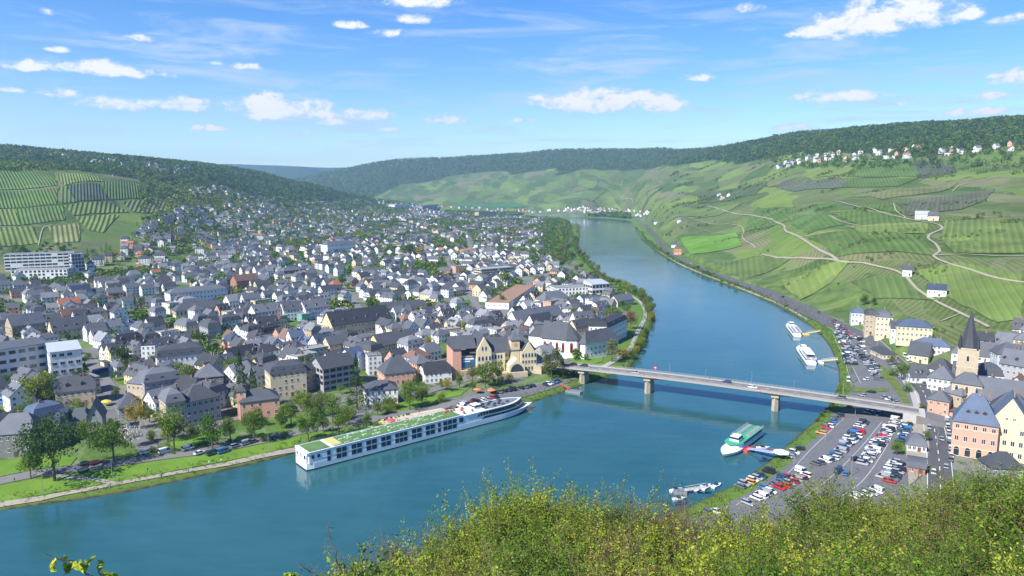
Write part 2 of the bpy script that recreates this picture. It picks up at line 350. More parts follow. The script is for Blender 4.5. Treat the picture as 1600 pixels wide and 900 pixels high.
# forest: upper parts of the hills, given as a height line that follows the wood's edge
fl_px = [-500,0,60,130,180,250,300,340,420,480,560,620,700,800,900,1000,1060,1120,1200,1260,1340,1420,1500,1600,2300]
fl_z  = [ 158,160,156,150,148,136,105, 82, 66, 48, 30, 150,215,222,225,225,228,232,225,214,208,206,205,205,205]
FLZ = np.interp(AG, [az_of(p) for p in fl_px], fl_z) + fbm(XG / 260, YG / 260, 3) * 42
forest = np.clip((Z - FLZ) / 10 + .5, 0, 1) * np.clip(RG / 900 - .6, 0, 1)
near = NHm.astype(float)
hillz = np.clip((hz - flat) / 5, 0, 1)
town = (1 - hillz) * (1 - near); vine = hillz * (1 - forest) * (1 - near)
vine *= np.clip((SD - 48) / 12, 0, 1); town = np.maximum(town, (1 - np.clip((SD - 48) / 12, 0, 1)) * (1 - near)); town = np.where((SD > 1) & ((SD < 20) | ((AG > az_of(1010)) & (SD < 62) & (RG > 440))), town * .12, town)
vine = np.where((AG < az_of(560)) & (AG > az_of(215)), vine * .35, vine)
ZC = {'forest': forest, 'town': town, 'vine': vine}

def terrain_material():
    m = bpy.data.materials.new('terrain'); m.use_nodes = True; g = NT(m.node_tree)
    pos = g.n('ShaderNodeNewGeometry').outputs['Position']
    at = lambda n: g.n('ShaderNodeAttribute', attribute_name=n).outputs['Fac']
    fo, to, vi = at('forest'), at('town'), at('vine')
    n1 = g.noise(pos, .02, 6, .6).outputs[0]; n2 = g.noise(pos, .25, 4, .6).outputs[0]; n3 = g.noise(pos, .05, 5, .65, .5).outputs[0]
    # rough meadow
    grass = g.ramp(n3, [(.3, (.045, .075, .022)), (.5, (.085, .14, .03)), (.62, (.14, .19, .05)), (.75, (.16, .15, .08))])
    # vineyards: long parcels, each with its own rows and colour
    mp = g.n('ShaderNodeMapping', {'Vector': pos, 'Rotation': (0, 0, R(-50)), 'Scale': (1 / 62, 1 / 175, 0)}).outputs[0]
    mp2 = g.n('ShaderNodeVectorMath', {0: mp, 1: g.n('ShaderNodeVectorMath', {0: g.noise(pos, .006, 2, .5).outputs['Color'], 1: (1.3, 1.3, 0)}, operation='MULTIPLY').outputs[0]}, operation='ADD').outputs[0]
    vo = g.n('ShaderNodeTexVoronoi', {'Vector': mp2, 'Scale': 1.0, 'Randomness': .8}, feature='F1', distance='CHEBYCHEV')
    ve = g.n('ShaderNodeTexVoronoi', {'Vector': mp2, 'Scale': 1.0, 'Randomness': .8}, feature='F2', distance='CHEBYCHEV')
    edge = g.m('SUBTRACT', ve.outputs['Distance'], vo.outputs['Distance'])
    cs = g.n('ShaderNodeSeparateColor', {0: vo.outputs['Color']})
    vc = g.ramp(cs.outputs[0], [(.0, (.065, .112, .025)), (.2, (.11, .17, .035)), (.38, (.085, .12, .034)), (.52, (.14, .205, .040)), (.66, (.11, .138, .048)), (.78, (.15, .155, .07)), (.88, (.075, .13, .03)), (1, (.17, .215, .05))], 'CONSTANT')
    ang = g.n('ShaderNodeMapRange', {0: cs.outputs[1], 3: R(-60), 4: R(5)}).outputs[0]
    sp = g.n('ShaderNodeSeparateXYZ', {0: pos})
    rowc = g.m('ADD', g.m('MULTIPLY', sp.outputs[0], g.m('COSINE', ang)), g.m('MULTIPLY', sp.outputs[1], g.m('SINE', ang)))
    rows = g.m('SINE', g.m('MULTIPLY', g.m('ADD', rowc, g.m('MULTIPLY', n2, 1.5)), 2 * math.pi / 4.6))
    vc = g.n('ShaderNodeVectorMath', {0: vc, 'Scale': g.n('ShaderNodeMapRange', {0: rows, 1: -1.0, 2: 1.0, 3: .84, 4: 1.14}).outputs[0]}, operation='SCALE').outputs[0]
    vc = g.n('ShaderNodeVectorMath', {0: vc, 'Scale': g.n('ShaderNodeMapRange', {0: n1, 1: .3, 2: .7, 3: .8, 4: 1.2}).outputs[0]}, operation='SCALE').outputs[0]
    vc = g.mix(g.m('MULTIPLY', g.m('SUBTRACT', 1.0, g.smooth(edge, .01, .035)), .6), vc, (.16, .17, .085))
    vc = g.mix(g.m('MULTIPLY', g.smooth(n3, .54, .66), .75), vc, (.15, .155, .07)); vc = g.mix(g.smooth(g.noise(pos, .035, 5, .65, .4).outputs[0], .61, .68), vc, (.05, .09, .025))
    # town ground: asphalt, paving, gardens
    tv = g.n('ShaderNodeTexVoronoi', {'Vector': pos, 'Scale': .045, 'Randomness': 1.0}, feature='F1')
    tcs = g.n('ShaderNodeSeparateColor', {0: tv.outputs['Color']})
    tn = g.ramp(g.m('ADD', g.m('MULTIPLY', tcs.outputs[0], .6), g.m('MULTIPLY', n2, .4)), [(.0, (.10, .10, .10)), (.33, (.16, .155, .15)), (.46, (.065, .12, .028)), (.58, (.10, .165, .035)), (.72, (.2, .19, .17)), (.8, (.06, .10, .03))], 'LINEAR')
    c = g.mix(vi, grass, vc); c = g.mix(to, c, tn)
    ff = g.ramp(n2, [(.3, (.02, .036, .014)), (.7, (.06, .09, .03))])
    c = g.mix(g.smooth(g.m('ADD', fo, g.m('MULTIPLY', g.m('SUBTRACT', n3, .5), .6)), .35, .6), c, ff)
    # bare earth and grass at the water's edge
    bz = g.m('SUBTRACT', 1.0, g.smooth(g.m('ADD', sp.outputs[2], g.m('MULTIPLY', n2, 1.0)), 3.2, 4.0))
    bc = g.ramp(g.m('ADD', g.m('MULTIPLY', sp.outputs[2], .3), g.m('MULTIPLY', g.m('SUBTRACT', n2, .5), .6)), [(.0, (.04, .035, .02)), (.08, (.07, .075, .03)), (.18, (.09, .13, .03)), (.6, (.10, .18, .03))])
    c = g.mix(g.m('MULTIPLY', bz, g.m('SUBTRACT', 1.0, vi)), c, bc)
    b = g.n('ShaderNodeBsdfPrincipled', {'Base Color': c, 'Roughness': .95, 'Specular IOR Level': .1})
    g.t.links.new(g.n('ShaderNodeBump', {'Strength': .5, 'Distance': 1.2, 'Height': g.m('ADD', n2, g.m('MULTIPLY', g.m('MULTIPLY', rows, vi), .5))}).outputs[0], b.inputs['Normal'])
    g.n('ShaderNodeOutputMaterial', {0: b.outputs[0]}); return m
na_, nr_ = Z.shape; idx = np.arange(na_ * nr_).reshape(na_, nr_)
TF = np.stack([idx[:-1, :-1], idx[1:, :-1], idx[1:, 1:], idx[:-1, 1:]], -1).reshape(-1, 4)[:, ::-1]
tm = npmesh('terrain', np.stack([XG, YG, Z], -1).reshape(-1, 3), TF, terrain_material(), smooth=True, attrs={k: v.ravel() for k, v in ZC.items()})
tag(put('terrain', tm), 'valley floor and hills of vineyard and wood around the river town', kind='structure')

# water
def water_material():
    m = bpy.data.materials.new('river_water'); m.use_nodes = True; g = NT(m.node_tree)
    pos = g.n('ShaderNodeNewGeometry').outputs['Position']
    pv = g.vmul(pos, (1, 1, 0))
    n0 = g.noise(pv, .012, 4, .6, .6).outputs[0]; n1 = g.noise(pv, .35, 4, .6, .4).outputs[0]; n2 = g.noise(g.n('ShaderNodeMapping', {'Vector': pv, 'Rotation': (0, 0, R(40)), 'Scale': (.06, .22, 1)}).outputs[0], 1.0, 5, .6, .5).outputs[0]
    c = g.ramp(g.m('ADD', g.m('MULTIPLY', n0, .7), g.m('MULTIPLY', n2, .3)), [(.33, (.014, .072, .082)), (.67, (.034, .112, .120))])
    rg = g.ramp(n0, [(.38, (.035, .035, .035)), (.66, (.14, .14, .14))])
    b = g.n('ShaderNodeBsdfPrincipled', {'Base Color': c, 'Roughness': rg, 'IOR': 1.5, 'Specular IOR Level': .5})
    h = g.m('ADD', g.m('MULTIPLY', n1, .18), g.m('MULTIPLY', n2, .5))
    g.t.links.new(g.n('ShaderNodeBump', {'Strength': .16, 'Distance': 1.0, 'Height': h}).outputs[0], b.inputs['Normal'])
    g.n('ShaderNodeOutputMaterial', {0: b.outputs[0]}); return m
wb = MB(); wb.add([(x, y, 0) for x, y in [(-1500, -500), (300, -500), (300, 100), (900, 300), (900, 3300), (-400, 3300), (-1500, 900)]], [(0, 1, 2, 3, 4, 5, 6)])
tag(wb.build('river_water', water_material()), 'teal river water curving through the valley', kind='structure')
# ------------------------------------------------------------------ roads, paths, lawns, fields laid on the terrain
ROADS = []                                      # (polyline, half width) kept free of houses and trees
KEEP = []                                       # polygons kept free of houses
def off_at(x, y): return .05 + .0005 * math.hypot(x, y)
def strip(name, pts, width, mat, lift=0.0, step=6, kind='structure', label=None, cat=None, z=None, keep=True, smooth=True):
    c = catmull(pts, step) if smooth else np.array(pts, float)
    t = np.gradient(c, axis=0); t /= np.hypot(t[:, 0], t[:, 1])[:, None] + 1e-9; nrm = np.stack([-t[:, 1], t[:, 0]], 1)
    V = []; F = []; L = 0
    nx = max(2, int(width / 3) + 1)
    for i, (p, n) in enumerate(zip(c, nrm)):
        for k in range(nx + 1):
            q = p + n * width * (k / nx - .5); V.append((q[0], q[1], (TZ(*q) if z is None else z) + off_at(*q) + lift))
    for i in range(len(c) - 1):
        for k in range(nx):
            a = i * (nx + 1) + k; F.append((a, a + 1, a + nx + 2, a + nx + 1))
    o = put(name, npmesh(name, V, F, mat, smooth=True)); tag(o, label, cat, kind=kind)
    if keep: ROADS.append((c, width / 2))
    return o
def drape(name, poly, mat, lift=0.0, cell=12, kind='structure', label=None, rag=0.0):
    poly = [tuple(p[:2]) for p in poly]
    if rag:
        q = []; rr = random.Random(len(poly) * 7 + int(poly[0][0]))
        for i in range(len(poly)):
            a, b = np.array(poly[i]), np.array(poly[(i + 1) % len(poly)]); n = max(1, int(np.linalg.norm(b - a) / 14))
            for k in range(n): q.append(tuple(a + (b - a) * k / n + np.array([rr.uniform(-rag, rag), rr.uniform(-rag, rag)])))
        poly = q
    bm = bmesh.new(); vs = [bm.verts.new((x, y, 0)) for x, y in poly]; f = bm.faces.new(vs); bm.normal_update(); bmesh.ops.triangulate(bm, faces=[f], quad_method='BEAUTY', ngon_method='EAR_CLIP')
    xs = [p[0] for p in poly]; ys = [p[1] for p in poly]
    for axis, lo, hi in ((0, min(xs), max(xs)), (1, min(ys), max(ys))):
        k = lo + cell
        while k < hi:
            co = [0, 0, 0]; no = [0, 0, 0]; co[axis] = k; no[axis] = 1
            bmesh.ops.bisect_plane(bm, geom=bm.verts[:] + bm.edges[:] + bm.faces[:], plane_co=co, plane_no=no); k += cell
    for v in bm.verts: v.co.z = TZ(v.co.x, v.co.y) + off_at(v.co.x, v.co.y) + lift
    bmesh.ops.recalc_face_normals(bm, faces=bm.faces)
    for f in bm.faces:
        f.smooth = True
        if f.normal.z < 0: f.normal_flip()
    me = bpy.data.meshes.new(name); bm.to_mesh(me); bm.free(); me.materials.append(mat)
    return tag(put(name, me), label, kind=kind)
asphalt = pbr('asphalt', (.135, .135, .14), .9, .18, .35, spec=.2, coords='Object')
asphalt_new = pbr('road_asphalt', (.17, .165, .16), .9, .12, .3, spec=.2)
paving = pbr('paving', (.36, .34, .31), .9, .12, .5)
gravel = pbr('gravel', (.30, .27, .21), .95, .18, .6)
trackm = pbr('vineyard_track', (.30, .265, .19), .95, .15, .3)
concrete = pbr('concrete', (.40, .385, .36), .85, .12, .5)
markw = pbr('road_paint', (.62, .62, .60), .8, .1, 2)
sand = pbr('sandy_paving', (.52, .43, .32), .95, .1, .8)
def grassmat(name, a, b, scale=.12):
    m = bpy.data.materials.new(name); m.use_nodes = True; g = NT(m.node_tree); pos = g.n('ShaderNodeNewGeometry').outputs['Position']
    n = g.noise(pos, scale, 6, .65, .3).outputs[0]; n2 = g.noise(pos, 1.1, 3, .6).outputs[0]
    c = g.ramp(g.m('ADD', g.m('MULTIPLY', n, .7), g.m('MULTIPLY', n2, .3)), [(.32, a), (.68, b)])
    bs = g.n('ShaderNodeBsdfPrincipled', {'Base Color': c, 'Roughness': .95, 'Specular IOR Level': .1})
    g.t.links.new(g.n('ShaderNodeBump', {'Strength': .4, 'Distance': .3, 'Height': n2}).outputs[0], bs.inputs['Normal'])
    g.n('ShaderNodeOutputMaterial', {0: bs.outputs[0]}); return m
lawn = grassmat('lawn_grass', (.085, .17, .022), (.15, .25, .032)); rough_grass = grassmat('bank_grass', (.06, .10, .022), (.16, .20, .045), .3)
def rowmat(name, ca, cb, ang, pitch, cc=None):
    m = bpy.data.materials.new(name); m.use_nodes = True; g = NT(m.node_tree); pos = g.n('ShaderNodeNewGeometry').outputs['Position']
    sp = g.n('ShaderNodeSeparateXYZ', {0: pos}); n1 = g.noise(pos, .02, 5, .6).outputs[0]; n2 = g.noise(pos, .3, 4, .6).outputs[0]
    rc = g.m('ADD', g.m('MULTIPLY', sp.outputs[0], math.cos(ang)), g.m('MULTIPLY', sp.outputs[1], math.sin(ang)))
    rows = g.m('SINE', g.m('MULTIPLY', g.m('ADD', rc, g.m('MULTIPLY', n2, .8)), 2 * math.pi / (pitch * .78)))
    wide = g.noise(g.n('ShaderNodeCombineXYZ', {0: g.m('MULTIPLY', rc, .05), 1: 0.0, 2: 0.0}), 1.0, 3, .7).outputs[0]
    f = g.m('ADD', g.m('MULTIPLY', rows, .19), g.m('ADD', .5, g.m('MULTIPLY', g.m('SUBTRACT', wide, .5), .55)), clamp=True)
    c = g.mix(f, ca, cb); c = g.n('ShaderNodeVectorMath', {0: c, 'Scale': g.n('ShaderNodeMapRange', {0: n1, 1: .3, 2: .7, 3: .74, 4: 1.26}).outputs[0]}, operation='SCALE').outputs[0]
    c = g.mix(g.m('MULTIPLY', g.smooth(g.noise(pos, .05, 5, .65, .5).outputs[0], .53, .66), .6), c, (.14, .145, .065))
    bs = g.n('ShaderNodeBsdfPrincipled', {'Base Color': c, 'Roughness': .95, 'Specular IOR Level': .1})
    g.t.links.new(g.n('ShaderNodeBump', {'Strength': .6, 'Distance': 1.0, 'Height': rows}).outputs[0], bs.inputs['Normal'])
    g.n('ShaderNodeOutputMaterial', {0: bs.outputs[0]}); return m
G1, G2, Y1, B1, D1 = (.060, .11, .028), (.11, .175, .038), (.18, .22, .055), (.16, .145, .075), (.08, .095, .05)
FIELDS = [ # photo-pixel outline on the hillside, row angle, pitch, colours
 ([(-60,262),(40,264),(82,270),(90,290),(60,294),(-60,296)],0.70,6,G1,G2),([(90,273),(150,276),(162,284),(100,290),(92,282)],0.58,6,G2,Y1),
 ([(-60,298),(70,296),(92,294),(88,320),(-60,328)],0.68,6,G1,G2),([(92,293),(105,292),(118,316),(96,319)],0.53,7,G1,(.12,.18,.06)),
 ([(104,291),(155,287),(170,313),(118,316)],0.53,6,(.055,.075,.05),(.07,.10,.06)),([(157,286),(185,283),(230,288),(262,310),(172,313)],0.50,6,G1,G2),
 ([(-60,330),(22,327),(32,352),(-60,357)],0.68,7,G1,Y1),([(24,327),(98,322),(102,345),(34,352)],0.65,6.5,G1,G2),
 ([(100,322),(168,316),(205,333),(116,338)],0.45,8,G1,Y1),([(118,340),(185,336),(160,365),(140,360)],0.43,8,G2,Y1),
 ([(-60,358),(52,354),(62,380),(-60,384)],0.68,8,G1,Y1),([(75,355),(122,350),(126,378),(84,382)],0.58,8,B1,Y1),
 ([(190,316),(262,312),(268,330),(228,334),(205,330)],0.38,8,B1,G2),([(250,295),(288,298),(285,312),(262,308)],0.38,7,G2,Y1),
 # right slope
 ([(1062,372),(1150,364),(1160,384),(1078,400)],-0.60,9,(.10,.22,.025),(.14,.27,.035)),
 ([(1268,268),(1345,256),(1320,275),(1270,278)],-0.30,8,G2,Y1),([(1345,255),(1428,250),(1435,277),(1322,277)],-0.40,7,G1,G2),
 ([(1428,250),(1490,258),(1496,270),(1440,280),(1432,277)],-0.45,8,D1,(.07,.09,.07)),
 ([(1200,292),(1252,283),(1325,280),(1318,294),(1240,300)],-0.30,9,D1,(.11,.12,.085)),([(1322,279),(1435,279),(1400,292),(1320,294)],-0.40,7,G1,G2),
 ([(1330,308),(1400,296),(1500,285),(1470,300),(1380,312)],-0.50,10,B1,(.13,.17,.05)),
 ([(1400,318),(1440,310),(1555,296),(1540,312),(1500,328),(1420,338)],-0.55,7,(.09,.10,.06),(.12,.125,.075)),
 ([(1338,322),(1392,316),(1410,334),(1345,326)],-0.50,7,G1,G2),([(1300,335),(1340,328),(1420,342),(1430,349),(1340,352)],-0.45,8,G1,G2),
 ([(1240,336),(1300,338),(1320,352),(1262,366),(1236,352)],-0.30,8,(.06,.12,.03),(.10,.17,.04)),
 ([(1322,354),(1452,350),(1448,366),(1360,368)],-0.45,8,G2,Y1),([(1262,372),(1350,362),(1440,370),(1455,400),(1310,402)],-0.35,9,G1,(.11,.17,.04)),
 ([(1475,345),(1600,342),(1700,345),(1700,392),(1490,396),(1470,375)],-0.57,8,G1,Y1),([(1480,372),(1510,368),(1540,394),(1490,396)],-0.50,8,G2,Y1),
 ([(1430,424),(1500,410),(1600,430),(1600,500),(1560,505)],-0.45,7,G2,(.15,.20,.05)),([(1330,440),(1420,432),(1470,470),(1370,468)],-0.38,8,(.07,.10,.04),G2),
 ([(1215,440),(1330,405),(1300,440),(1250,470)],-0.28,8,G2,Y1),([(1100,418),(1180,400),(1240,402),(1160,436)],-0.30,9,(.09,.12,.04),G2),
 ([(1170,340),(1225,325),(1235,345),(1165,362)],-0.25,8,G1,G2),([(1030,340),(1160,318),(1120,338),(1040,352)],-0.40,9,G2,(.12,.16,.05)),
 ([(1090,300),(1200,285),(1180,305),(1090,318)],-0.30,9,D1,G1),([(700,317),(800,315),(830,323),(720,324)],-0.65,9,(.05,.13,.05),(.07,.16,.05)),
 ([(950,300),(1040,292),(1010,312),(930,314)],-0.30,10,G2,Y1),([(880,308),(945,300),(925,316),(850,318)],-0.30,10,G2,(.12,.18,.06)),
]
for k, (pl, a, pit, ca, cb) in enumerate(FIELDS):
    drape('vineyard', hits(pl, 300), rowmat('vines_%d' % k, ca, cb, a, pit), .35, 16, rag=1.5)
# vineyard tracks (photo pixels of their course over the hill)
TRACKS = [([(1105,322),(1150,335),(1195,341),(1222,352),(1228,362),(1250,372),(1275,388),(1308,407)],5),([(1250,371),(1275,367),(1305,362)],3.5),([(1190,398),(1250,404),(1308,408),(1350,412),(1400,424),(1418,436),(1432,452),(1460,470),(1500,490),(1545,512)],5),
 ([(1305,315),(1335,322),(1380,334),(1420,343),(1460,350),(1472,358),(1455,366),(1450,373),(1462,382),(1468,394),(1458,401),(1480,412),(1515,422),(1560,436),(1640,448)],5.5),
 ([(1458,400),(1510,398),(1560,401),(1640,400)],4.5),([(1295,338),(1330,351),(1390,352),(1460,348)],3.5),([(1396,318),(1400,330),(1415,341)],3.5),([(1440,348),(1500,343),(1560,339),(1640,338)],3.5),
 ([(1488,300),(1500,290),(1530,284),(1560,276)],4),([(1050,340),(1100,348),(1150,352),(1162,362),(1160,372),(1180,388)],3.5),([(1040,352),(1100,360),(1130,366),(1160,366)],2.5),
 ([(1205,297),(1245,290),(1262,282)],3),([(965,305),(985,312),(990,320)],3),([(1500,491),(1470,503)],2.5),([(850,318),(900,312),(960,318),(1020,314)],3),([(1050,288),(1062,285),(1090,292)],3),
 ([(0,296),(45,292),(80,292)],3),([(185,282),(176,276),(180,268)],3.5),([(60,384),(68,356),(80,352)],3)]
for pl, w in TRACKS: strip('track', hits(pl, 300), w * .46, trackm, .45, 10, label='pale track winding through the vineyards')
# ---- left bank (town side)
PROM_ROAD = land([(-60,765),(0,752),(80,737),(170,726),(250,714),(325,704),(400,690),(475,673),(550,661),(625,648),(690,636),(760,617),(830,604),(880,596)], 3.5)
strip('promenade_road', PROM_ROAD, 6.5, asphalt_new, .0, 4)
PROM_PATH = land([(-60,802),(0,789),(68,778),(100,772),(176,758),(250,744),(300,735),(360,724),(400,715),(450,705),(520,692)], 3)
strip('river_path', PROM_PATH, 2.7, gravel, .12, 4)
strip('park_path', land([(60,741),(120,748),(150,750),(180,757)], 3.3), 2.2, gravel, .12, 4)
strip('street', land([(132,552),(150,575),(165,600),(190,632),(205,660),(230,700),(235,714)], 4), 8, asphalt_new, .0, 6)
STREETS = [[(730,372),(735,395),(700,405),(712,430),(735,462),(752,490)],[(560,662),(575,640),(640,620),(720,596),(740,588)],[(180,470),(300,462),(420,446),(560,440),(700,438)],[(0,545),(130,520),(260,505),(400,515),(520,520),(640,500),(750,492)],[(835,436),(800,470),(780,500)],[(790,470),(835,442),(862,425)],
 [(240,713),(330,668),(380,650),(470,640),(560,620)],[(330,360),(400,380),(450,405),(520,440),(560,480),(580,520)],[(70,440),(200,420),(340,410),(480,404),(640,396),(760,390)],[(600,330),(640,350),(690,372),(730,395)]]
for pl in STREETS: strip('street', land(pl, 5), 7, asphalt_new, .0, 8)
LAWN1 = land([(-60,772),(60,748),(110,746),(170,732),(250,721),(325,711),(400,697),(470,684),(465,697),(400,712),(300,731),(180,754),(100,768),(0,785),(-60,798)], 3.4)
drape('lawn', LAWN1, lawn, .02, 10)
drape('lawn', land([(-60,758),(0,745),(60,733),(110,728),(120,715),(60,712),(-60,728)], 3.8), lawn, .02, 10)
drape('lawn', land([(222,712),(250,706),(270,690),(330,672),(345,685),(300,698),(240,712)], 3.8), lawn, .03, 10)
drape('lawn', land([(885,562),(905,548),(945,552),(940,566),(915,572)], 4), lawn, .05, 8)
drape('lawn', land([(600,640),(640,625),(700,612),(735,605),(720,618),(650,633)], 4), lawn, .03, 10)
drape('square', land([(575,668),(600,655),(690,638),(705,646),(600,672)], 3.4), sand, .05, 6)
drape('quay_car_park', land([(690,650),(700,637),(760,616),(870,596),(905,590),(870,606),(815,622),(740,640)], 3.4), asphalt, .03, 6)
strip('tip_path', land([(962,452),(985,462),(1003,476),(1008,495),(996,520),(985,545),(965,562),(940,575)], 3.5), 3.2, paving, .1, 4)
KEEP += [land(l, 4) for l in ([(-60,840),(-60,690),(60,690),(240,700),(330,668),(380,660),(470,650),(560,640),(640,610),(740,590),(850,590),(900,560),(960,545),(990,460),(960,446),(1060,446),(1060,620),(700,700)],
   [(880,430),(960,440),(940,400),(900,350),(850,345),(850,400)],[(0,640),(60,640),(60,690),(0,690)])]
# ---- right bank
drape('car_park', land([(1280,496),(1300,512),(1314,540),(1324,570),(1329,600),(1326,622),(1311,645),(1277,681),(1224,732),(1166,773),(1100,803),(1040,832),(975,870),(1120,880),(1300,850),(1400,790),(1440,720),(1445,650),(1428,610),(1395,565),(1345,530),(1300,505),(1275,490)], 3.4), asphalt, .0, 8)
MAIN_ROAD = land([(1010,352),(1022,368),(1034,385),(1060,404),(1095,420),(1140,437),(1190,458),(1240,478),(1290,500),(1345,528),(1390,556),(1420,582),(1442,612),(1455,650),(1463,690),(1468,730),(1470,780)], 4)
strip('main_road', MAIN_ROAD, 8, pbr('asphalt_dark', (.085, .085, .09), .9, .15, .4), .12, 4)
strip('riverside_path', land([(1030,393),(1060,412),(1100,429),(1150,448),(1205,470),(1235,484),(1262,500)], 3.4), 1.8, gravel, .05, 4)
strip('lane', land([(1476,780),(1474,740),(1470,690),(1463,650)], 4), 5, asphalt_new, .10, 5)
gs = [([(1360,558),(1385,578),(1405,600),(1418,622),(1424,636),(1416,638),(1405,620),(1390,600),(1370,580),(1352,562)],rough_grass),([(1318,604),(1350,607),(1388,608),(1389,613),(1350,614),(1318,611)],rough_grass),
  ([(1385,560),(1412,585),(1436,618),(1440,640),(1428,638),(1420,610),(1402,588)],paving),([(1290,505),(1335,527),(1330,532),(1300,517)],rough_grass),([(1398,700),(1405,690),(1418,700),(1410,712)],rough_grass),([(1428,650),(1448,652),(1452,700),(1445,740),(1420,760),(1415,700)],gravel),
  ([(1400,545),(1430,565),(1450,600),(1440,598),(1415,570)],rough_grass)]
for pl, m in gs: drape('verge' if m is rough_grass else 'paved_area', land(pl, 3.6), m, .15, 6)
def markline(pts, w=.18, dash=None, z=3.6, lift=.1, name='road_marking'):
    c = catmull(pts, 1.5 if dash else 4)
    mb = MB(); k = 0; L = 0
    for i in range(len(c) - 1):
        a, b = c[i], c[i + 1]; L += np.linalg.norm(b - a)
        if dash and (L % (dash * 2.5)) > dash: continue
        d = (b - a) / (np.linalg.norm(b - a) + 1e-9); n = np.array([-d[1], d[0]]) * w / 2
        zz = [TZ(*q) + off_at(*q) + lift for q in (a, b)]
        mb.add([(a[0] - n[0], a[1] - n[1], zz[0]), (b[0] - n[0], b[1] - n[1], zz[1]), (b[0] + n[0], b[1] + n[1], zz[1]), (a[0] + n[0], a[1] + n[1], zz[0])], [(0, 1, 2, 3)])
    tag(mb.build(name, markw), kind='structure')
markline(MAIN_ROAD, .3, 4, lift=.2)
for ln in [[(1318,655),(1270,700),(1225,745),(1150,790)],[(1378,660),(1345,700),(1300,745),(1240,790)],[(1400,672),(1375,715),(1345,755),(1300,785)],[(1322,588),(1350,590),(1380,592)],[(1310,530),(1325,560),(1345,600)],[(1300,520),(1318,560),(1330,600)]]: markline(land(ln, 3.5), .17)
tm2 = None
for side in (-1, 1):                            # white edge lines of the main road
    c = catmull(MAIN_ROAD[8:], 6); t = np.gradient(c, axis=0); t /= np.hypot(t[:, 0], t[:, 1])[:, None]; n = np.stack([-t[:, 1], t[:, 0]], 1)
    markline([tuple(q) for q in (c + n * 4.1 * side)[::3]], .22, lift=.2)
# sheets of water lie inside the terrain trough: nothing else to lay here

# ------------------------------------------------------------------ foliage
def leafmat(name, a, b, c, rand=.18, trans=.25, scale=.5):
    if name in MATS: return MATS[name]
    m = bpy.data.materials.new(name); m.use_nodes = True; MATS[name] = m; g = NT(m.node_tree)
    geo = g.n('ShaderNodeNewGeometry'); oi = g.n('ShaderNodeObjectInfo'); pos = geo.outputs['Position']
    n = g.noise(pos, scale, 3, .6).outputs[0]
    f = g.m('ADD', g.m('MULTIPLY', n, .7), g.m('MULTIPLY', geo.outputs['Random Per Island'], .35))
    col = g.ramp(f, [(.28, a), (.5, b), (.78, c)])
    col = g.n('ShaderNodeHueSaturation', {'Hue': g.n('ShaderNodeMapRange', {0: oi.outputs['Random'], 3: .5 - rand * .12, 4: .5 + rand * .12}).outputs[0], 'Saturation': 1.0, 'Value': g.n('ShaderNodeMapRange', {0: oi.outputs['Random'], 3: 1 + rand, 4: 1 - rand}).outputs[0], 'Fac': 1.0, 'Color': col}).outputs[0]
    d = g.n('ShaderNodeBsdfDiffuse', {'Color': col}); t = g.n('ShaderNodeBsdfTranslucent', {'Color': col})
    g.n('ShaderNodeOutputMaterial', {0: g.n('ShaderNodeMixShader', {0: trans, 1: d.outputs[0], 2: t.outputs[0]}).outputs[0]}); return m
bark = pbr('bark', (.11, .085, .06), .95, .25, 2.5)
LM = {'dark': leafmat('leaves_dark', (.026, .056, .016), (.055, .105, .024), (.10, .165, .035)),
      'mid': leafmat('leaves_mid', (.05, .10, .018), (.105, .185, .028), (.18, .27, .045)),
      'light': leafmat('leaves_light', (.075, .125, .02), (.14, .21, .03), (.22, .29, .05)),
      'yellow': leafmat('leaves_yellow', (.16, .16, .02), (.30, .27, .03), (.42, .36, .06)),
      'olive': leafmat('leaves_olive', (.075, .09, .028), (.13, .155, .045), (.20, .215, .07)),
      'rust': leafmat('leaves_rust', (.12, .075, .04), (.20, .12, .06), (.28, .17, .09)),
      'blossom': leafmat('blossom', (.45, .42, .38), (.6, .57, .52), (.75, .72, .68))}
def quads(rng, C, size, tilt=1.0, jitter=.35):
    n = len(C); s = size * rng.uniform(1 - jitter, 1 + jitter, n)
    a = rng.normal(size=(n, 3)); a[:, 2] *= tilt; a /= np.linalg.norm(a, axis=1)[:, None]
    b = np.cross(a, rng.normal(size=(n, 3))); b /= np.linalg.norm(b, axis=1)[:, None]
    a = a * s[:, None]; b = b * (s * rng.uniform(.45, .8, n))[:, None]
    V = np.stack([C - a, C + b * .9, C + a, C - b * .9], 1).reshape(-1, 3); return V, np.arange(4 * n).reshape(-1, 4)
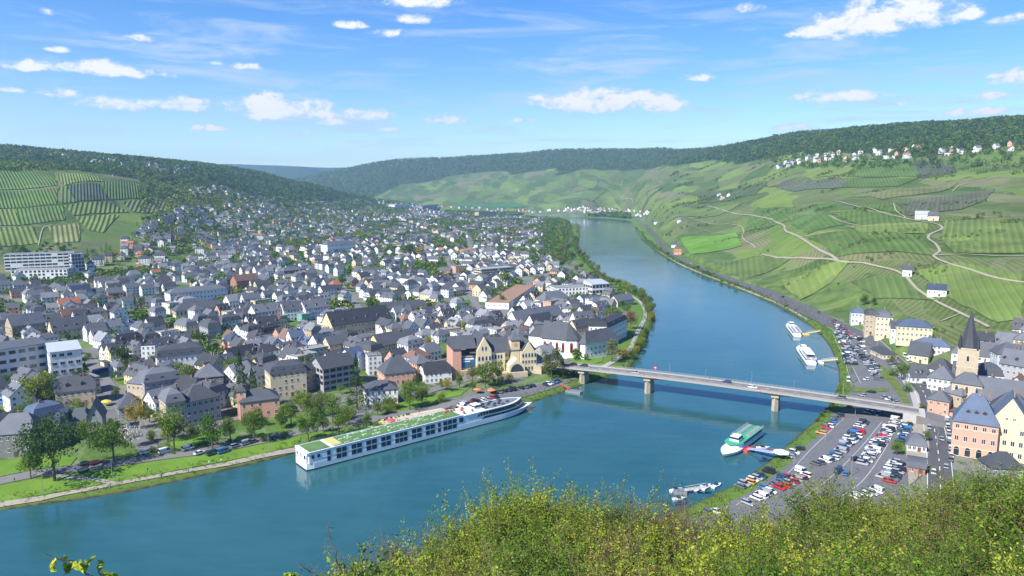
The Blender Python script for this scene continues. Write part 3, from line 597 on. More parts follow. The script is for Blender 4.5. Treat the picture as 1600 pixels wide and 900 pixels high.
def crown_pts(rng, n, kind):
    if kind == 'conifer':
        t = rng.rand(n) ** .75; z = 1 - t; ang = rng.rand(n) * 6.283; layer = .75 + .25 * np.sin(z * 38) ; r = (t * .30 * layer) * rng.uniform(.55, 1, n) ** .6
        return np.stack([r * np.cos(ang), r * np.sin(ang), .06 + z * .92 - r * .25], 1)
    if kind == 'column':
        t = rng.rand(n); ang = rng.rand(n) * 6.283; r = .16 * np.sin(np.clip(t * 1.1 + .12, 0, 1) * math.pi) ** .5 * rng.uniform(.5, 1, n) ** .5
        return np.stack([r * np.cos(ang), r * np.sin(ang), .05 + .95 * t], 1)
    out = []; nl = {'round': 16, 'wide': 22, 'bush': 9, 'sparse': 14}[kind]
    for k in range(nl):
        a = rng.rand() * 6.283; rr = math.sqrt(rng.rand()) * (.26 if kind != 'wide' else .34); h = rng.uniform(.42, .84) if kind != 'bush' else rng.uniform(.22, .62)
        lr = rng.uniform(.11, .20) * (1.25 if kind == 'bush' else 1); h -= rr * .5
        m = n // nl; d = rng.normal(size=(m, 3)); d /= np.linalg.norm(d, axis=1)[:, None]; q = lr * rng.uniform(.55 if kind != 'sparse' else .1, 1.05, m)[:, None] ** .7 * d
        q[:, 2] *= .8; out.append(q + np.array([rr * math.cos(a), rr * math.sin(a), h]))
    return np.vstack(out)
_crowns = {}
def crown_mesh(kind, mat, var, n, size):        # unit-height crown
    key = (kind, mat, var, n)
    if key not in _crowns:
        rng = np.random.RandomState(hash((len(kind), ord(kind[0]), var, n)) % 99991)
        C = crown_pts(rng, n, kind); V, F = quads(rng, C, size, 1.0); _crowns[key] = npmesh('crown', V, F, LM[mat])
    return _crowns[key]
_trunks = {}
def trunk_mesh(kind, var):
    key = (kind, var)
    if key not in _trunks:
        rg = random.Random(var * 31 + len(kind)); mb = MB()
        if kind in ('conifer', 'column'): mb.tube((0, 0, -.03), (0, 0, .85), .016, .003)
        elif kind == 'bush':
            for i in range(5):
                a = rg.uniform(0, 6.28); mb.tube((0, 0, -.03), (.22 * math.cos(a), .22 * math.sin(a), .5), .012, .004, 4)
        else:
            mb.tube((0, 0, -.03), (0, .01, .3), .024, .018); 
            for i in range(7):
                a = rg.uniform(0, 6.28); r = rg.uniform(.1, .28); h = rg.uniform(.45, .8); p = (r * .4 * math.cos(a), r * .4 * math.sin(a), (.28 + h) / 2)
                mb.tube((0, 0.01, rg.uniform(.2, .32)), p, .012, .008, 5); mb.tube(p, (r * math.cos(a), r * math.sin(a), h), .008, .002, 4)
                b = a + rg.uniform(-.8, .8); mb.tube(p, (r * 1.1 * math.cos(b), r * 1.1 * math.sin(b), h * .92), .006, .002, 4)
        _trunks[key] = mb.mesh('trunk', bark)
    return _trunks[key]
TREES = []                                      # (root, adjectives, x, y) for the labels
TREE_XY = []
KNAME = {'round': ('broadleaf_tree', 'broadleaf tree'), 'wide': ('broadleaf_tree', 'spreading broadleaf tree'), 'sparse': ('broadleaf_tree', 'thin-leaved tree'), 'conifer': ('conifer', 'pointed conifer'), 'column': ('poplar', 'columnar tree'), 'bush': ('shrub', 'shrub')}
CNAME = {'dark': 'dark green', 'mid': 'mid-green', 'light': 'bright green', 'yellow': 'yellow-leaved', 'olive': 'olive-brown', 'rust': 'rust-brown', 'blossom': 'white-blossomed'}
_tr = random.Random(5)
def tree(x, y, h, kind='round', mat='mid', wide=1.0, detail=None, group='trees along the river and between the houses'):
    z = TZ(x, y) - .1; d = math.hypot(x, y); v = _tr.randrange(4)
    n = detail or (2800 if d < 420 else 1300 if d < 700 else 420); size = {2800: .0175, 1300: .026, 420: .045}.get(n, .02)
    if kind in ('conifer', 'column'): size *= .7
    r = empty(KNAME[kind][0], (x, y, z), _tr.uniform(0, 6.28), cat='shrub' if kind == 'bush' else 'tree', group=group)
    r.scale = (h * wide, h * wide, h)
    put('crown', crown_mesh(kind, mat, v, n, size), r); put('trunk', trunk_mesh(kind, v), r)
    TREES.append([r, CNAME[mat] + ' ' + KNAME[kind][1], x, y]); TREE_XY.append((x, y, h * .3)); return r
def treepx(px, py, hpx, **k):                    # base pixel and height in photo pixels
    k.pop('flat', 1); x, y = hit(px, py, 165)[:2]
    return tree(x, y, hpx * math.hypot(x, y, CAMH - 4) / FPX * 1.2, **k)
# ------------------------------------------------------------------ building kit
WALLM = {'white': pbr('plaster_white', (.72, .715, .69), .85, .07, .5, rand=.06), 'cream': pbr('plaster_cream', (.62, .52, .34), .85, .08, .5, rand=.08), 'yellow': pbr('plaster_yellow', (.68, .55, .27), .85, .07, .5, rand=.06),
 'pink': pbr('plaster_pink', (.58, .32, .23), .85, .07, .5, rand=.06), 'grey': pbr('plaster_grey', (.33, .33, .34), .85, .1, .5, rand=.1), 'tan': pbr('sandstone_tan', (.46, .37, .26), .9, .14, .6, rand=.1), 'brick': pbr('brick_red', (.33, .15, .10), .9, .15, .8, rand=.1),
 'pale grey': pbr('plaster_pale_grey', (.52, .54, .56), .85, .07, .5, rand=.07), 'green': pbr('plaster_green', (.12, .42, .30), .8, .08, .5), 'stone': pbr('quarry_stone', (.20, .195, .19), .92, .25, .9, bump=.4), 'blue': pbr('panel_blue', (.10, .25, .50), .5, .08, .5), 'orange': pbr('paint_orange', (.62, .28, .08), .8, .08, .5)}
def slate(name, col, var=.22):
    m = bpy.data.materials.new(name); m.use_nodes = True; g = NT(m.node_tree); MATS[name] = m
    tc = g.n('ShaderNodeTexCoord').outputs['Object']; oi = g.n('ShaderNodeObjectInfo')
    n1 = g.noise(tc, 1.6, 4, .7).outputs[0]; n2 = g.noise(tc, .22, 3, .6).outputs[0]
    sp = g.n('ShaderNodeSeparateXYZ', {0: tc}); ln = g.m('SINE', g.m('MULTIPLY', sp.outputs[2], 2 * math.pi / .32))
    f = g.m('ADD', g.m('ADD', g.m('MULTIPLY', n1, .5), g.m('MULTIPLY', n2, .5)), g.m('MULTIPLY', ln, .03))
    f = g.n('ShaderNodeMapRange', {0: f, 1: .3, 2: .7, 3: 1 - var, 4: 1 + var}).outputs[0]
    f = g.m('MULTIPLY', f, g.n('ShaderNodeMapRange', {0: oi.outputs['Random'], 3: .6, 4: 1.5}).outputs[0])
    c = g.n('ShaderNodeVectorMath', {0: col, 'Scale': f}, operation='SCALE').outputs[0]
    b = g.n('ShaderNodeBsdfPrincipled', {'Base Color': c, 'Roughness': .7, 'Specular IOR Level': .3})
    g.t.links.new(g.n('ShaderNodeBump', {'Strength': .25, 'Distance': .1, 'Height': n1}).outputs[0], b.inputs['Normal'])
    g.n('ShaderNodeOutputMaterial', {0: b.outputs[0]}); return m
ROOFM = {'light slate': slate('roof_light_slate', (.16, .165, .175)), 'slate': slate('roof_slate', (.088, .094, .107)), 'dark slate': slate('roof_dark_slate', (.050, .054, .063)), 'blue slate': slate('roof_blue_slate', (.065, .088, .135)), 'brown': slate('roof_brown_tile', (.14, .085, .065)), 'red': slate('roof_red_tile', (.30, .12, .07)),
 'orange': pbr('roof_orange', (.50, .20, .05), .8, .12, .8), 'pale metal': slate('roof_pale_metal', (.26, .28, .30), .1), 'grey flat': pbr('roof_gravel', (.22, .22, .215), .9, .14, .7, rand=.2), 'green': pbr('roof_planted', (.11, .14, .05), .95, .2, .7), 'copper': pbr('roof_copper_brown', (.28, .17, .11), .8, .15, .7)}
frame_m = pbr('window_frame', (.62, .62, .60), .6, .05, 3); dark_frame_m = pbr('dark_frame', (.10, .10, .11), .5, .05, 3)
glass_m = pbr('window_glass', (.028, .034, .042), .08, .3, .7, spec=.6, rand=.5)
chim_m = pbr('chimney_brick', (.27, .17, .13), .9, .2, 1.5, rand=.2); door_m = pbr('door_wood', (.12, .07, .045), .6, .2, 1); metal_m = pbr('metal_grey', (.32, .33, .34), .45, .1, 1, metal=.5); white_m = pbr('white_paint', (.76, .77, .77), .45, .05, 1)
def wmesh(w, h, style=0):                       # a window standing 5 cm proud of the wall; x across, y outwards = -y
    key = ('w', round(w, 1), round(h, 1), style)
    if key not in _crowns:
        mb = MB(); fr = .10; mb.box((0, -.03, 0), (w, .06, h), mi=0)
        if style == 2: mb.box((0, -.045, 0), (w - .1, .05, h - .1), mi=1)
        elif style == 1:                       # round-headed
            mb.box((0, -.045, -.05), (w - .2, .05, h - .3), mi=1); mb.loft([[(w * .5 * math.cos(a), y, h / 2 + w * .5 * math.sin(a)) for a in np.linspace(0, math.pi, 7)] for y in (.0, -.055)], 0); mb.loft([[((w - .2) * .5 * math.cos(a), y, h / 2 - .1 + (w - .2) * .5 * math.sin(a)) for a in np.linspace(0, math.pi, 7)] for y in (.0, -.07)], 1)
        else:
            for sx in (-1, 1): mb.box((sx * w / 4, -.045, 0), (w / 2 - fr * 1.3, .05, h - 2 * fr), mi=1)
        mb.box((0, -.07, -h / 2 - .04), (w + .2, .16, .08), mi=0)
        _crowns[key] = mb.mesh('window', [frame_m if style != 2 else dark_frame_m, glass_m])
    return _crowns[key]
def dormer_mesh(w, wall):
    key = ('d', round(w, 1), wall)
    if key not in _crowns:
        mb = MB(); h = 1.3; dp = 2.2
        mb.box((0, dp / 2, h / 2), (w, dp, h), mi=0); mb.add([(-w/2-.15, -.15, h), (w/2+.15, -.15, h), (0, -.15, h + w * .42), (-w/2-.15, dp, h), (w/2+.15, dp, h), (0, dp, h + w * .42)], [(0, 1, 2), (3, 5, 4), (0, 2, 5, 3), (1, 4, 5, 2), (0, 3, 4, 1)], 1)
        mb.box((0, -.02, h * .52), (w - .3, .06, h * .7), mi=2)
        _crowns[key] = mb.mesh('dormer', [WALLM[wall], ROOFM['dark slate'], glass_m])
    return _crowns[key]
_chim = None
def chimney(parent, x, y, z, h=1.6):
    global _chim
    if _chim is None:
        mb = MB(); mb.box((0, 0, .5), (.7, .55, 1.0)); mb.box((0, 0, 1.03), (.85, .7, .1)); _chim = mb.mesh('chimney', chim_m)
    return put('chimney', _chim, parent, (x, y, z), sc=(1, 1, h))
def roof_geo(mb, kind, w, d, h, rh, mi=0, ov=.45, mb_wall=None, wmi=0):
    """adds the roof solid to mb and gable triangles to mb_wall"""
    W2, D2 = w / 2 + ov, d / 2 + ov; sl = rh / (d / 2)
    e = h - ov * sl
    if kind == 'gable':
        t = .28; prof = [(-D2, e), (0, h + rh), (D2, e), (D2, e + t), (0, h + rh + t), (-D2, e + t)]
        mb.loft([[(x, y, z) for y, z in prof] for x in (-W2, W2)], mi)
        if mb_wall is not None: mb_wall.add([(s * w / 2, -d / 2, h) for s in (-1,)] + [(-w / 2, d / 2, h), (-w / 2, 0, h + rh), (w / 2, -d / 2, h), (w / 2, d / 2, h), (w / 2, 0, h + rh)], [(0, 2, 1), (3, 4, 5), (0, 3, 5, 2), (1, 2, 5, 4)], wmi)
    elif kind == 'halfhip':
        k = .45; hx = (rh * k) / sl; t = .0
        vs = [(-W2, -D2, e), (W2, -D2, e), (W2, D2, e), (-W2, D2, e), (-W2, -D2 * k, e + (h + rh - e) * (1 - k)), (-W2, D2 * k, e + (h + rh - e) * (1 - k)), (W2, -D2 * k, e + (h + rh - e) * (1 - k)), (W2, D2 * k, e + (h + rh - e) * (1 - k)), (-W2 + hx, 0, h + rh), (W2 - hx, 0, h + rh)]
        mb.add(vs, [(0, 1, 6, 9, 8, 4), (2, 3, 5, 8, 9, 7), (4, 8, 5), (6, 7, 9), (0, 3, 2, 1), (0, 4, 5, 3), (1, 2, 7, 6)], mi)
        if mb_wall is not None:
            for s in (-1, 1):
                mb_wall.add([(s * (W2 + .02), -D2 * .94, e + .1), (s * (W2 + .02), D2 * .94, e + .1), (s * (W2 + .02), D2 * k, e + (h + rh - e) * (1 - k) - .35), (s * (W2 + .02), -D2 * k, e + (h + rh - e) * (1 - k) - .35)], [(0, 1, 2, 3)], wmi)
    elif kind == 'hip' or kind == 'pyramid':
        rl = max(.2, (W2 - D2 * .95)) if kind == 'hip' else .05
        if kind == 'hip' and W2 < D2: rl = .2
        mb.add([(-W2, -D2, h), (W2, -D2, h), (W2, D2, h), (-W2, D2, h), (-rl, 0, h + rh), (rl, 0, h + rh), (-W2, -D2, h - .2), (W2, -D2, h - .2), (W2, D2, h - .2), (-W2, D2, h - .2)],
               [(0, 1, 5, 4), (1, 2, 5), (2, 3, 4, 5), (3, 0, 4), (6, 9, 8, 7), (6, 7, 1, 0), (7, 8, 2, 1), (8, 9, 3, 2), (9, 6, 0, 3)], mi)
    elif kind == 'mansard':
        a = min(1.5, d * .16); z1 = h + rh * .62; W3, D3 = W2 - a, D2 - a; rl = max(.2, W3 - D3 * .9)
        mb.loft([[(-W2, -D2, h - .15), (W2, -D2, h - .15), (W2, D2, h - .15), (-W2, D2, h - .15)], [(-W3, -D3, z1), (W3, -D3, z1), (W3, D3, z1), (-W3, D3, z1)], [(-rl, -.2, h + rh), (rl, -.2, h + rh), (rl, .2, h + rh), (-rl, .2, h + rh)]], mi)
    elif kind == 'flat':
        mb.box((0, 0, h + .08), (w + .1, d + .1, .16), mi=mi)
        for s in (-1, 1): mb.box((0, s * (d / 2 - .05), h + .35), (w + .3, .25, .5), mi=mi); mb.box((s * (w / 2 - .05), 0, h + .34), (.25, d - .4, .48), mi=mi)
    elif kind == 'mono':
        mb.add([(-W2, -D2, h), (W2, -D2, h), (W2, D2, h + rh), (-W2, D2, h + rh), (-W2, -D2, h + .25), (W2, -D2, h + .25), (W2, D2, h + rh + .25), (-W2, D2, h + rh + .25)], [(0, 3, 2, 1), (4, 5, 6, 7), (0, 1, 5, 4), (1, 2, 6, 5), (2, 3, 7, 6), (3, 0, 4, 7)], mi)
        if mb_wall is not None: mb_wall.add([(-w/2, -d/2, h), (w/2, -d/2, h), (w/2, d/2, h), (-w/2, d/2, h), (-w/2, d/2, h + rh * .95), (w/2, d/2, h + rh * .95)], [(0, 4, 3), (1, 2, 5), (2, 3, 4, 5), (0, 1, 5, 4)], wmi)
    elif kind == 'barrel':
        n = 9; t = .3
        prof = [(D2 * math.cos(a), h - .2 + rh * math.sin(a)) for a in np.linspace(0, math.pi, n)]; mb.loft([[(x, y, z) for y, z in prof] for x in (-W2, W2)], mi)
HOUSES = []                                     # (root, adjectives, x, y)
FOOT = []                                       # occupied circles
RN = {'gable': 'gabled', 'halfhip': 'half-hipped', 'hip': 'hip-roofed', 'mansard': 'mansard-roofed', 'flat': 'flat-roofed', 'mono': 'lean-roofed', 'pyramid': 'pyramid-roofed', 'barrel': 'barrel-roofed'}
def house(x, y, rz, w, d, h, roof='gable', rh=None, wall='white', rm='slate', floors=None, dorm=0, chim=1, win=True, z=None, name='house', label=None, cat='house', group=None, wstyle=0, wsz=None, bay=2.9, door=True, plinth=None, band=None, bmat=None, dwall=None, gwin=True, foot=True, base_floor=0, adj=None):
    z = TZ(x, y) if z is None else z; rh = rh if rh is not None else d * .5 * (.95 if roof != 'flat' else 0)
    root = empty(name, (x, y, z), rz, label, cat, group)
    wb = MB(); rb = MB(); wb.box((0, 0, (h - 2.5) / 2), (w, d, h + 2.5), mi=0)
    roof_geo(rb, roof, w, d, h, rh, 0, mb_wall=wb)
    rw = random.Random(int(x * 3 + y * 5))
    if label is None and roof in ('gable', 'halfhip', 'mansard', 'hip') and w > 9 and rw.random() < .6:      # a projecting cross gable or a lower wing
        cw_ = rw.uniform(3.6, 5.2); u_ = rw.uniform(-.28, .28) * w; s_ = rw.choice([-1, 1]); pj = rw.uniform(.8, 2.6); hh_ = h * rw.choice([1, 1, .72]); gh = cw_ * .5; y0_ = s_ * (d / 2 + pj); yi = s_ * d * .08
        wb.box((u_, (y0_ + yi) / 2, (hh_ - 2.5) / 2), (cw_, abs(y0_ - yi), hh_ + 2.5)); wb.add([(u_ - cw_ / 2, y0_, hh_), (u_ + cw_ / 2, y0_, hh_), (u_, y0_, hh_ + gh), (u_ - cw_ / 2, yi, hh_), (u_ + cw_ / 2, yi, hh_), (u_, yi, hh_ + gh)], [(0, 1, 2), (3, 5, 4), (0, 2, 5, 3), (1, 4, 5, 2)])
        for q_ in (-1, 1): rb.loft([[(u_ + q_ * (cw_ / 2 + .4), yy, hh_ - .36), (u_, yy, hh_ + gh + .03), (u_, yy, hh_ + gh + .3), (u_ + q_ * (cw_ / 2 + .55), yy, hh_ - .2)] for yy in (y0_ + s_ * .4, yi)])
    elif label is None and rw.random() < .5:
        s_ = rw.choice([-1, 1]); lw = rw.uniform(3, 4.5); wb.box((s_ * (w / 2 + lw / 2 - .02), rw.uniform(-1, 1), .1), (lw, d * .6, 5.4)); rb.box((s_ * (w / 2 + lw / 2), 0, 2.95), (lw + .4, d * .6 + 2.4, .28))
    wo = wb.build('wall', WALLM[wall], root); ro = rb.build('roof', ROOFM[rm], root)
    if plinth: pb = MB(); pb.box((0, 0, plinth / 2 - 1), (w + .2, d + .2, plinth + 2)); pb.build('plinth', WALLM['stone'], root)
    if band:
        bb = MB()
        for zz in band: bb.box((0, 0, zz), (w + .16, d + .16, .22))
        bb.build('cornice', bmat or WALLM['tan'], root)
    rg = random.Random(int(x * 13 + y * 7)); dist = math.hypot(x, y)
    fl = floors or max(1, int(h / 2.8)); fh = h / fl; ww, wh = wsz or (1.1, min(1.5, fh * .52))
    camdir = math.atan2(-y, -x)
    if win:
        for side, L, dep, rot in ((0, w, d / 2, 0), (1, d, w / 2, R(90)), (2, w, d / 2, R(180)), (3, d, w / 2, R(-90))):
            nd = rz + rot - R(90)               # outward direction of this wall
            if math.cos(nd - camdir) < -.12: continue
            nb = max(1, int(round((L - .8) / bay))); sp = L / nb
            for f in range(base_floor, fl):
                for b in range(nb):
                    if rg.random() < .07: continue
                    u = -L / 2 + (b + .5) * sp; zz = f * fh + fh * .56
                    isdoor = door and f == 0 and side in (0,) and b == nb // 2
                    lx, ly = u, -dep
                    X = lx * math.cos(rot) - ly * math.sin(rot); Y = lx * math.sin(rot) + ly * math.cos(rot)
                    if isdoor:
                        mb = MB(); mb.box((0, -.04, 1.1), (1.3, .1, 2.2)); dd = mb.build('door', door_m, root, (X, Y, 0), rot)
                    else: put('window', wmesh(ww, wh, wstyle), root, (X, Y, zz), rot)
            if gwin and side in (1, 3) and roof in ('gable',) and rh > 3:
                X = -(-dep) * math.sin(rot); Y = -dep * math.cos(rot)
                for u in ((-1.2, 1.2) if d > 9 else (0,)):
                    put('window', wmesh(.9, 1.1), root, (X + u * math.cos(rot), Y + u * math.sin(rot), h + rh * .26), rot)
    if dorm and roof in ('gable', 'hip', 'mansard', 'halfhip'):
        steep = roof == 'mansard'; dm = dormer_mesh(1.7, dwall or ('white' if wall in ('white', 'pale grey') else wall))
        for s, rot in ((-1, 0), (1, R(180))):
            if math.cos(rz + rot - R(90) - camdir) < -.1: continue
            span = w - (2.5 if roof in ('gable', 'mansard') else d * .8); 
            for k in range(dorm):
                u = 0 if dorm == 1 else -span / 2 + span * k / (dorm - 1); yy = d / 2 * .72 if not steep else d / 2 - .25
                zz = h + (rh * .25 if not steep else .25); put('dormer', dm, ro, (u * (1 if s < 0 else -1), s * yy, zz), rot)
    for k in range(chim):
        cx = rg.uniform(-.3, .3) * w; top = {'flat': .6, 'mono': rh * .5, 'barrel': rh}.get(roof, rh); chimney(ro, cx, rg.choice([-.6, .6]), h + top - .9, rg.uniform(1.4, 2.2))
    if foot: FOOT.append((x, y, w, d, rz))
    if label is None: HOUSES.append([root, adj or '', x, y, wall, rm, roof, w, dorm])
    return root
def facade(pl, pr, depth, hpx=None, h=None, zz=4.5, **k):
    """house whose front wall runs between two photo pixels on the ground"""
    a = P(*pl, zz) if pl[1] > 345 and k.pop('flat', True) else hit(*pl)[:2]; b = P(*pr, zz)
    ax, ay = a; bx, by = b; w = math.hypot(bx - ax, by - ay); rz = math.atan2(by - ay, bx - ax)
    cx, cy = (ax + bx) / 2, (ay + by) / 2; nx, ny = -math.sin(rz), math.cos(rz)
    if h is None: h = hpx * math.hypot(cx, cy, CAMH) / FPX * 1.05
    x, y = cx + nx * depth / 2, cy + ny * depth / 2
    return house(x, y, rz, w, depth, h, **k), (x, y, rz, w, depth, h)
def occupied(x, y, r):
    for fx, fy, w, d, a in FOOT:
        dx, dy = x - fx, y - fy
        if abs(dx) > 60 or abs(dy) > 60: continue
        u = dx * math.cos(a) + dy * math.sin(a); v = -dx * math.sin(a) + dy * math.cos(a)
        if abs(u) < w / 2 + r and abs(v) < d / 2 + r: return True
    return False
LANDMARKS = []                                  # (name, x, y)
def lm(name, res): LANDMARKS.append((name, res[1][0], res[1][1])); return res
# ------------------------------------------------------------------ the recognisable buildings, one by one
def fac(pl, pr, depth, hpx, label, roof='gable', gf=False, cat='house', key=None, **k):
    k.pop('zz', 0); fc = k.pop('face', None); a = np.array(hit(*pl, 165)[:2]); b = np.array(hit(*pr, 165)[:2]); w = float(np.linalg.norm(b - a)); rz = math.atan2(b[1] - a[1], b[0] - a[0])
    c = (a + b) / 2
    if fc is not None: rz = -math.atan2(c[0], c[1]) + fc; w = (pr[0] - pl[0]) * math.hypot(c[0], c[1], CAMH) / FPX * .93
    n = np.array([-math.sin(rz), math.cos(rz)]); q = c + n * depth / 2; h = hpx * math.hypot(c[0], c[1], CAMH) / FPX * 1.04
    W_, D_, r_ = (depth, w, rz + R(90)) if gf else (w, depth, rz)
    o = house(float(q[0]), float(q[1]), r_, W_, D_, h, roof=roof, label=label, cat=cat, **k)
    if key: LANDMARKS.append((key, float(q[0]), float(q[1])))
    return o, (float(q[0]), float(q[1]), rz, w, depth, h)
# the hospital-like terrace building far left, in two stepped blocks
fac((18,438),(106,436), 22, 12, 'long white flat-roofed institutional building stepped up the slope at far left', 'flat', cat='building', name='institution', rm='grey flat', floors=3, bay=4.5, wsz=(2.6,2.2), chim=0, wstyle=2, key='long white institution')
o, i_ = fac((8,424),(118,420), 16, 20, 'upper white block with ribbon windows behind the long white institution', 'flat', cat='building', name='institution', rm='pale metal', floors=5, bay=6, wsz=(5.4,1.9), chim=0, wstyle=2, zz=6, foot=False, door=False)
fac((114,427),(133,425), 12, 22, 'pale blue glass stair tower at the end of the white institution', 'flat', cat='tower', name='glass_tower', wall='pale grey', rm='pale metal', floors=5, bay=3, wsz=(2.7,3.2), chim=0, wstyle=2, zz=6, door=False)
fac((0,602),(76,588), 15, 42, 'long grey-roofed apartment block with white balconies at the left edge', 'mono', rh=1.6, cat='apartment building', name='apartment_building', rm='slate', floors=4, bay=4.2, wsz=(3.2,1.9), chim=0, wstyle=2, wall='pale grey', key='long balcony block')
fac((82,603),(131,596), 17, 42, 'tall white cubic apartment block with grey lean roof and skylights', 'mono', rh=2.2, cat='apartment building', name='apartment_building', rm='pale metal', floors=4, bay=3.6, wsz=(2.2,1.9), chim=0, wall='white', key='white cubic apartment block')
fac((267,480),(356,470), 13, 18, 'long white three-storey school block with slate roof and small square windows', 'hip', rh=4, cat='building', name='school_building', floors=3, bay=3.3, dorm=0, key='long white school block')
fac((275,497),(357,488), 13, 9, 'long low cream building with grey hipped roof and a row of arches', 'hip', rh=5.5, cat='building', name='school_building', wall='cream', rm='slate', floors=1, bay=3, wsz=(1.6,2.6), wstyle=1, door=False)
for pl, pr, lb in (((400,507),(440,501),'white gabled unit with slate roof, left end of the green-fronted row'), ((444,502),(474,499),'middle white gabled unit of the green-fronted row'), ((478,500),(515,495),'white gabled unit with slate roof, right end of the green-fronted row')):
    fac(pl, pr, 12, 16, lb, 'gable', name='row_house', floors=3, dorm=3, bay=2.7, plinth=0, key='green-fronted row' if pl[0] == 444 else None)
for pl, pr, lb in (((437,506),(450,504),'green painted low link building left of the green-fronted row centre'), ((472,503),(486,501),'green painted low link building right of the green-fronted row centre')): fac(pl, pr, 8, 10, lb, 'flat', name='link_building', cat='building', wall='green', rm='grey flat', floors=2, chim=0)
fac((247,587),(322,578), 14, 24, 'large white house with dark mansard roof and a curved eaves line', 'mansard', rh=6, rm='dark slate', floors=2, dorm=5, dwall='white', key='large white mansard house')
fac((222,572),(244,571), 10, 27, 'narrow white house with small dark windows left of the large white mansard house', 'flat', rm='dark slate', floors=4, bay=2.4)
fac((200,630),(228,633), 13, 28, 'grey villa wing with pale tan gable left of the dark slate-clad villa', 'hip', rh=5, wall='tan', rm='slate', floors=2)
fac((228,636),(284,626), 14, 32, 'big dark slate-clad villa with many roof planes and dormers', 'mansard', rh=6, wall='grey', rm='slate', floors=3, dorm=3, chim=2, key='dark slate-clad villa')
fac((306,618),(350,614), 13, 24, 'grey stone villa with pyramidal slate roof among trees', 'pyramid', rh=6, wall='stone', rm='slate', floors=2, bay=2.4, key='grey stone villa')
fac((88,640),(150,632), 13, 22, 'old grey villa with brown-grey roof and white gabled dormer behind turreted villa', 'halfhip', rh=6, wall='tan', rm='slate', floors=2, dorm=2, chim=2)
fac((186,655),(222,650), 11, 14, 'grey slate-roofed house standing right of the turreted villa', 'hip', rh=6, wall='grey', rm='slate', floors=1)
fac((0,716),(50,712), 12, 30, 'old grey stone house with brown slate roof at the lower left edge', 'halfhip', rh=6.5, wall='stone', rm='slate', floors=2, bay=2.0, wsz=(1.1,1.7), key='grey stone edge house')
fac((262,674),(292,668), 12, 38, 'left half of the tall double villa, grey with small tan oriel', 'mansard', rh=5.5, wall='tan', rm='slate', floors=3, dorm=1, key='tall double villa')
fac((292,668),(346,656), 13, 34, 'right half of the tall double villa with grey hipped roof and white balconies', 'hip', rh=5.5, wall='grey', rm='slate', floors=3, bay=2.4, wsz=(1.4,1.8))
fac((376,658),(438,650), 12, 26, 'pink two-storey villa with blue-grey hipped roof near the promenade', 'hip', rh=4.5, wall='pink', rm='slate', floors=2, bay=3.2, wsz=(1.1,1.9), dwall='pink', key='pink villa')
fac((372,656),(386,655), 8, 40, 'slim pink stair tower beside the pink villa', 'pyramid', rh=2, wall='pink', rm='slate', floors=4, cat='tower', name='stair_tower')
fac((424,624),(480,616), 14, 36, 'tall pale yellow block with dark mansard roof', 'mansard', rh=5, wall='cream', rm='dark slate', floors=4, dorm=4, dwall='cream', key='tall pale yellow block')
fac((478,612),(502,606), 12, 30, 'tan rendered block right of the tall pale yellow block', 'hip', rh=4, wall='tan', rm='dark slate', floors=4)
fac((506,614),(556,604), 16, 34, 'grey modern block with steel-blue gabled roof and balconies', 'gable', rh=5, wall='grey', rm='slate', floors=4, bay=4, wsz=(3,1.7), wstyle=2, key='grey modern block')
fac((601,604),(650,598), 14, 18, 'pink house with very large dark hipped roof', 'hip', rh=8.5, wall='pink', rm='dark slate', floors=2, dorm=0, key='big-roofed pink house')
fac((652,592),(674,588), 11, 22, 'peach coloured house with grey roof right of the big-roofed pink house', 'hip', rh=4.5, wall='pink', rm='slate', floors=3)
fac((664,600),(706,596), 12, 16, 'white house with dark slate gable roof above the riverside garden', 'halfhip', rh=5, wall='white', rm='dark slate', floors=2, bay=2.6, key='white garden house')
fac((571,634),(622,630), 12, 22, 'white villa with low dark hipped roof and tall windows by the pointed conifer', 'hip', rh=3.6, wall='white', rm='dark slate', floors=2, bay=2.5, wsz=(1,2.1), dorm=0, key='white villa')
fac((594,556),(652,544), 14, 14, 'long yellow gabled building with grey slate roof', 'gable', rh=6.5, wall='yellow', rm='slate', floors=3, dorm=0, key='long yellow building')
fac((520,528),(612,514), 17, 17, 'big dark-roofed hall with pale gable end in the town centre', 'gable', rh=9, wall='cream', rm='dark slate', floors=2, dorm=6, key='big dark-roofed hall', name='hall', cat='hall')
fac((603,492),(668,488), 24, 6, 'wide low hall with curved blue-grey roof', 'barrel', rh=6, wall='grey', rm='slate', floors=1, chim=0, cat='hall', name='hall', key='curved-roof hall')
fac((576,587),(597,585), 9, 28, 'white round-cornered tower house with flat roof', 'flat', wall='white', rm='grey flat', floors=4, bay=2.4, key='white tower house')
fac((512,400),(556,396), 16, 16, 'white columned mansion with grey roof high in the town', 'hip', rh=5, cat='building', floors=3, bay=3.2, wsz=(1.2,2.2), key='white columned mansion')
fac((752,437),(801,433), 16, 15, 'white-lined school block with a pale flat roof near the river trees', 'flat', cat='building', name='school_building', wall='cream', rm='pale metal', floors=4, bay=4, wsz=(3.6,1.5), wstyle=2, chim=0, key='white-lined school block')
fac((795,484),(836,455), 22, 9, 'flat-roofed copper-brown hall with white walls beside the diagonal street', 'flat', cat='hall', name='hall', wall='white', rm='copper', floors=1, bay=5, chim=0, key='copper-roofed hall')
fac((867,468),(925,466), 18, 17, 'long white flat-roofed hotel with open roof terrace near the peninsula', 'flat', cat='hotel', name='hotel', wall='white', rm='grey flat', floors=3, bay=3.6, wsz=(1.8,2.2), chim=0, key='white terrace hotel')
fac((925,468),(952,466), 16, 22, 'taller glazed right wing of the white terrace hotel', 'mono', rh=3, cat='hotel', name='hotel', wall='white', rm='pale metal', floors=3, bay=4, wsz=(3.4,2.6), wstyle=2, chim=0)
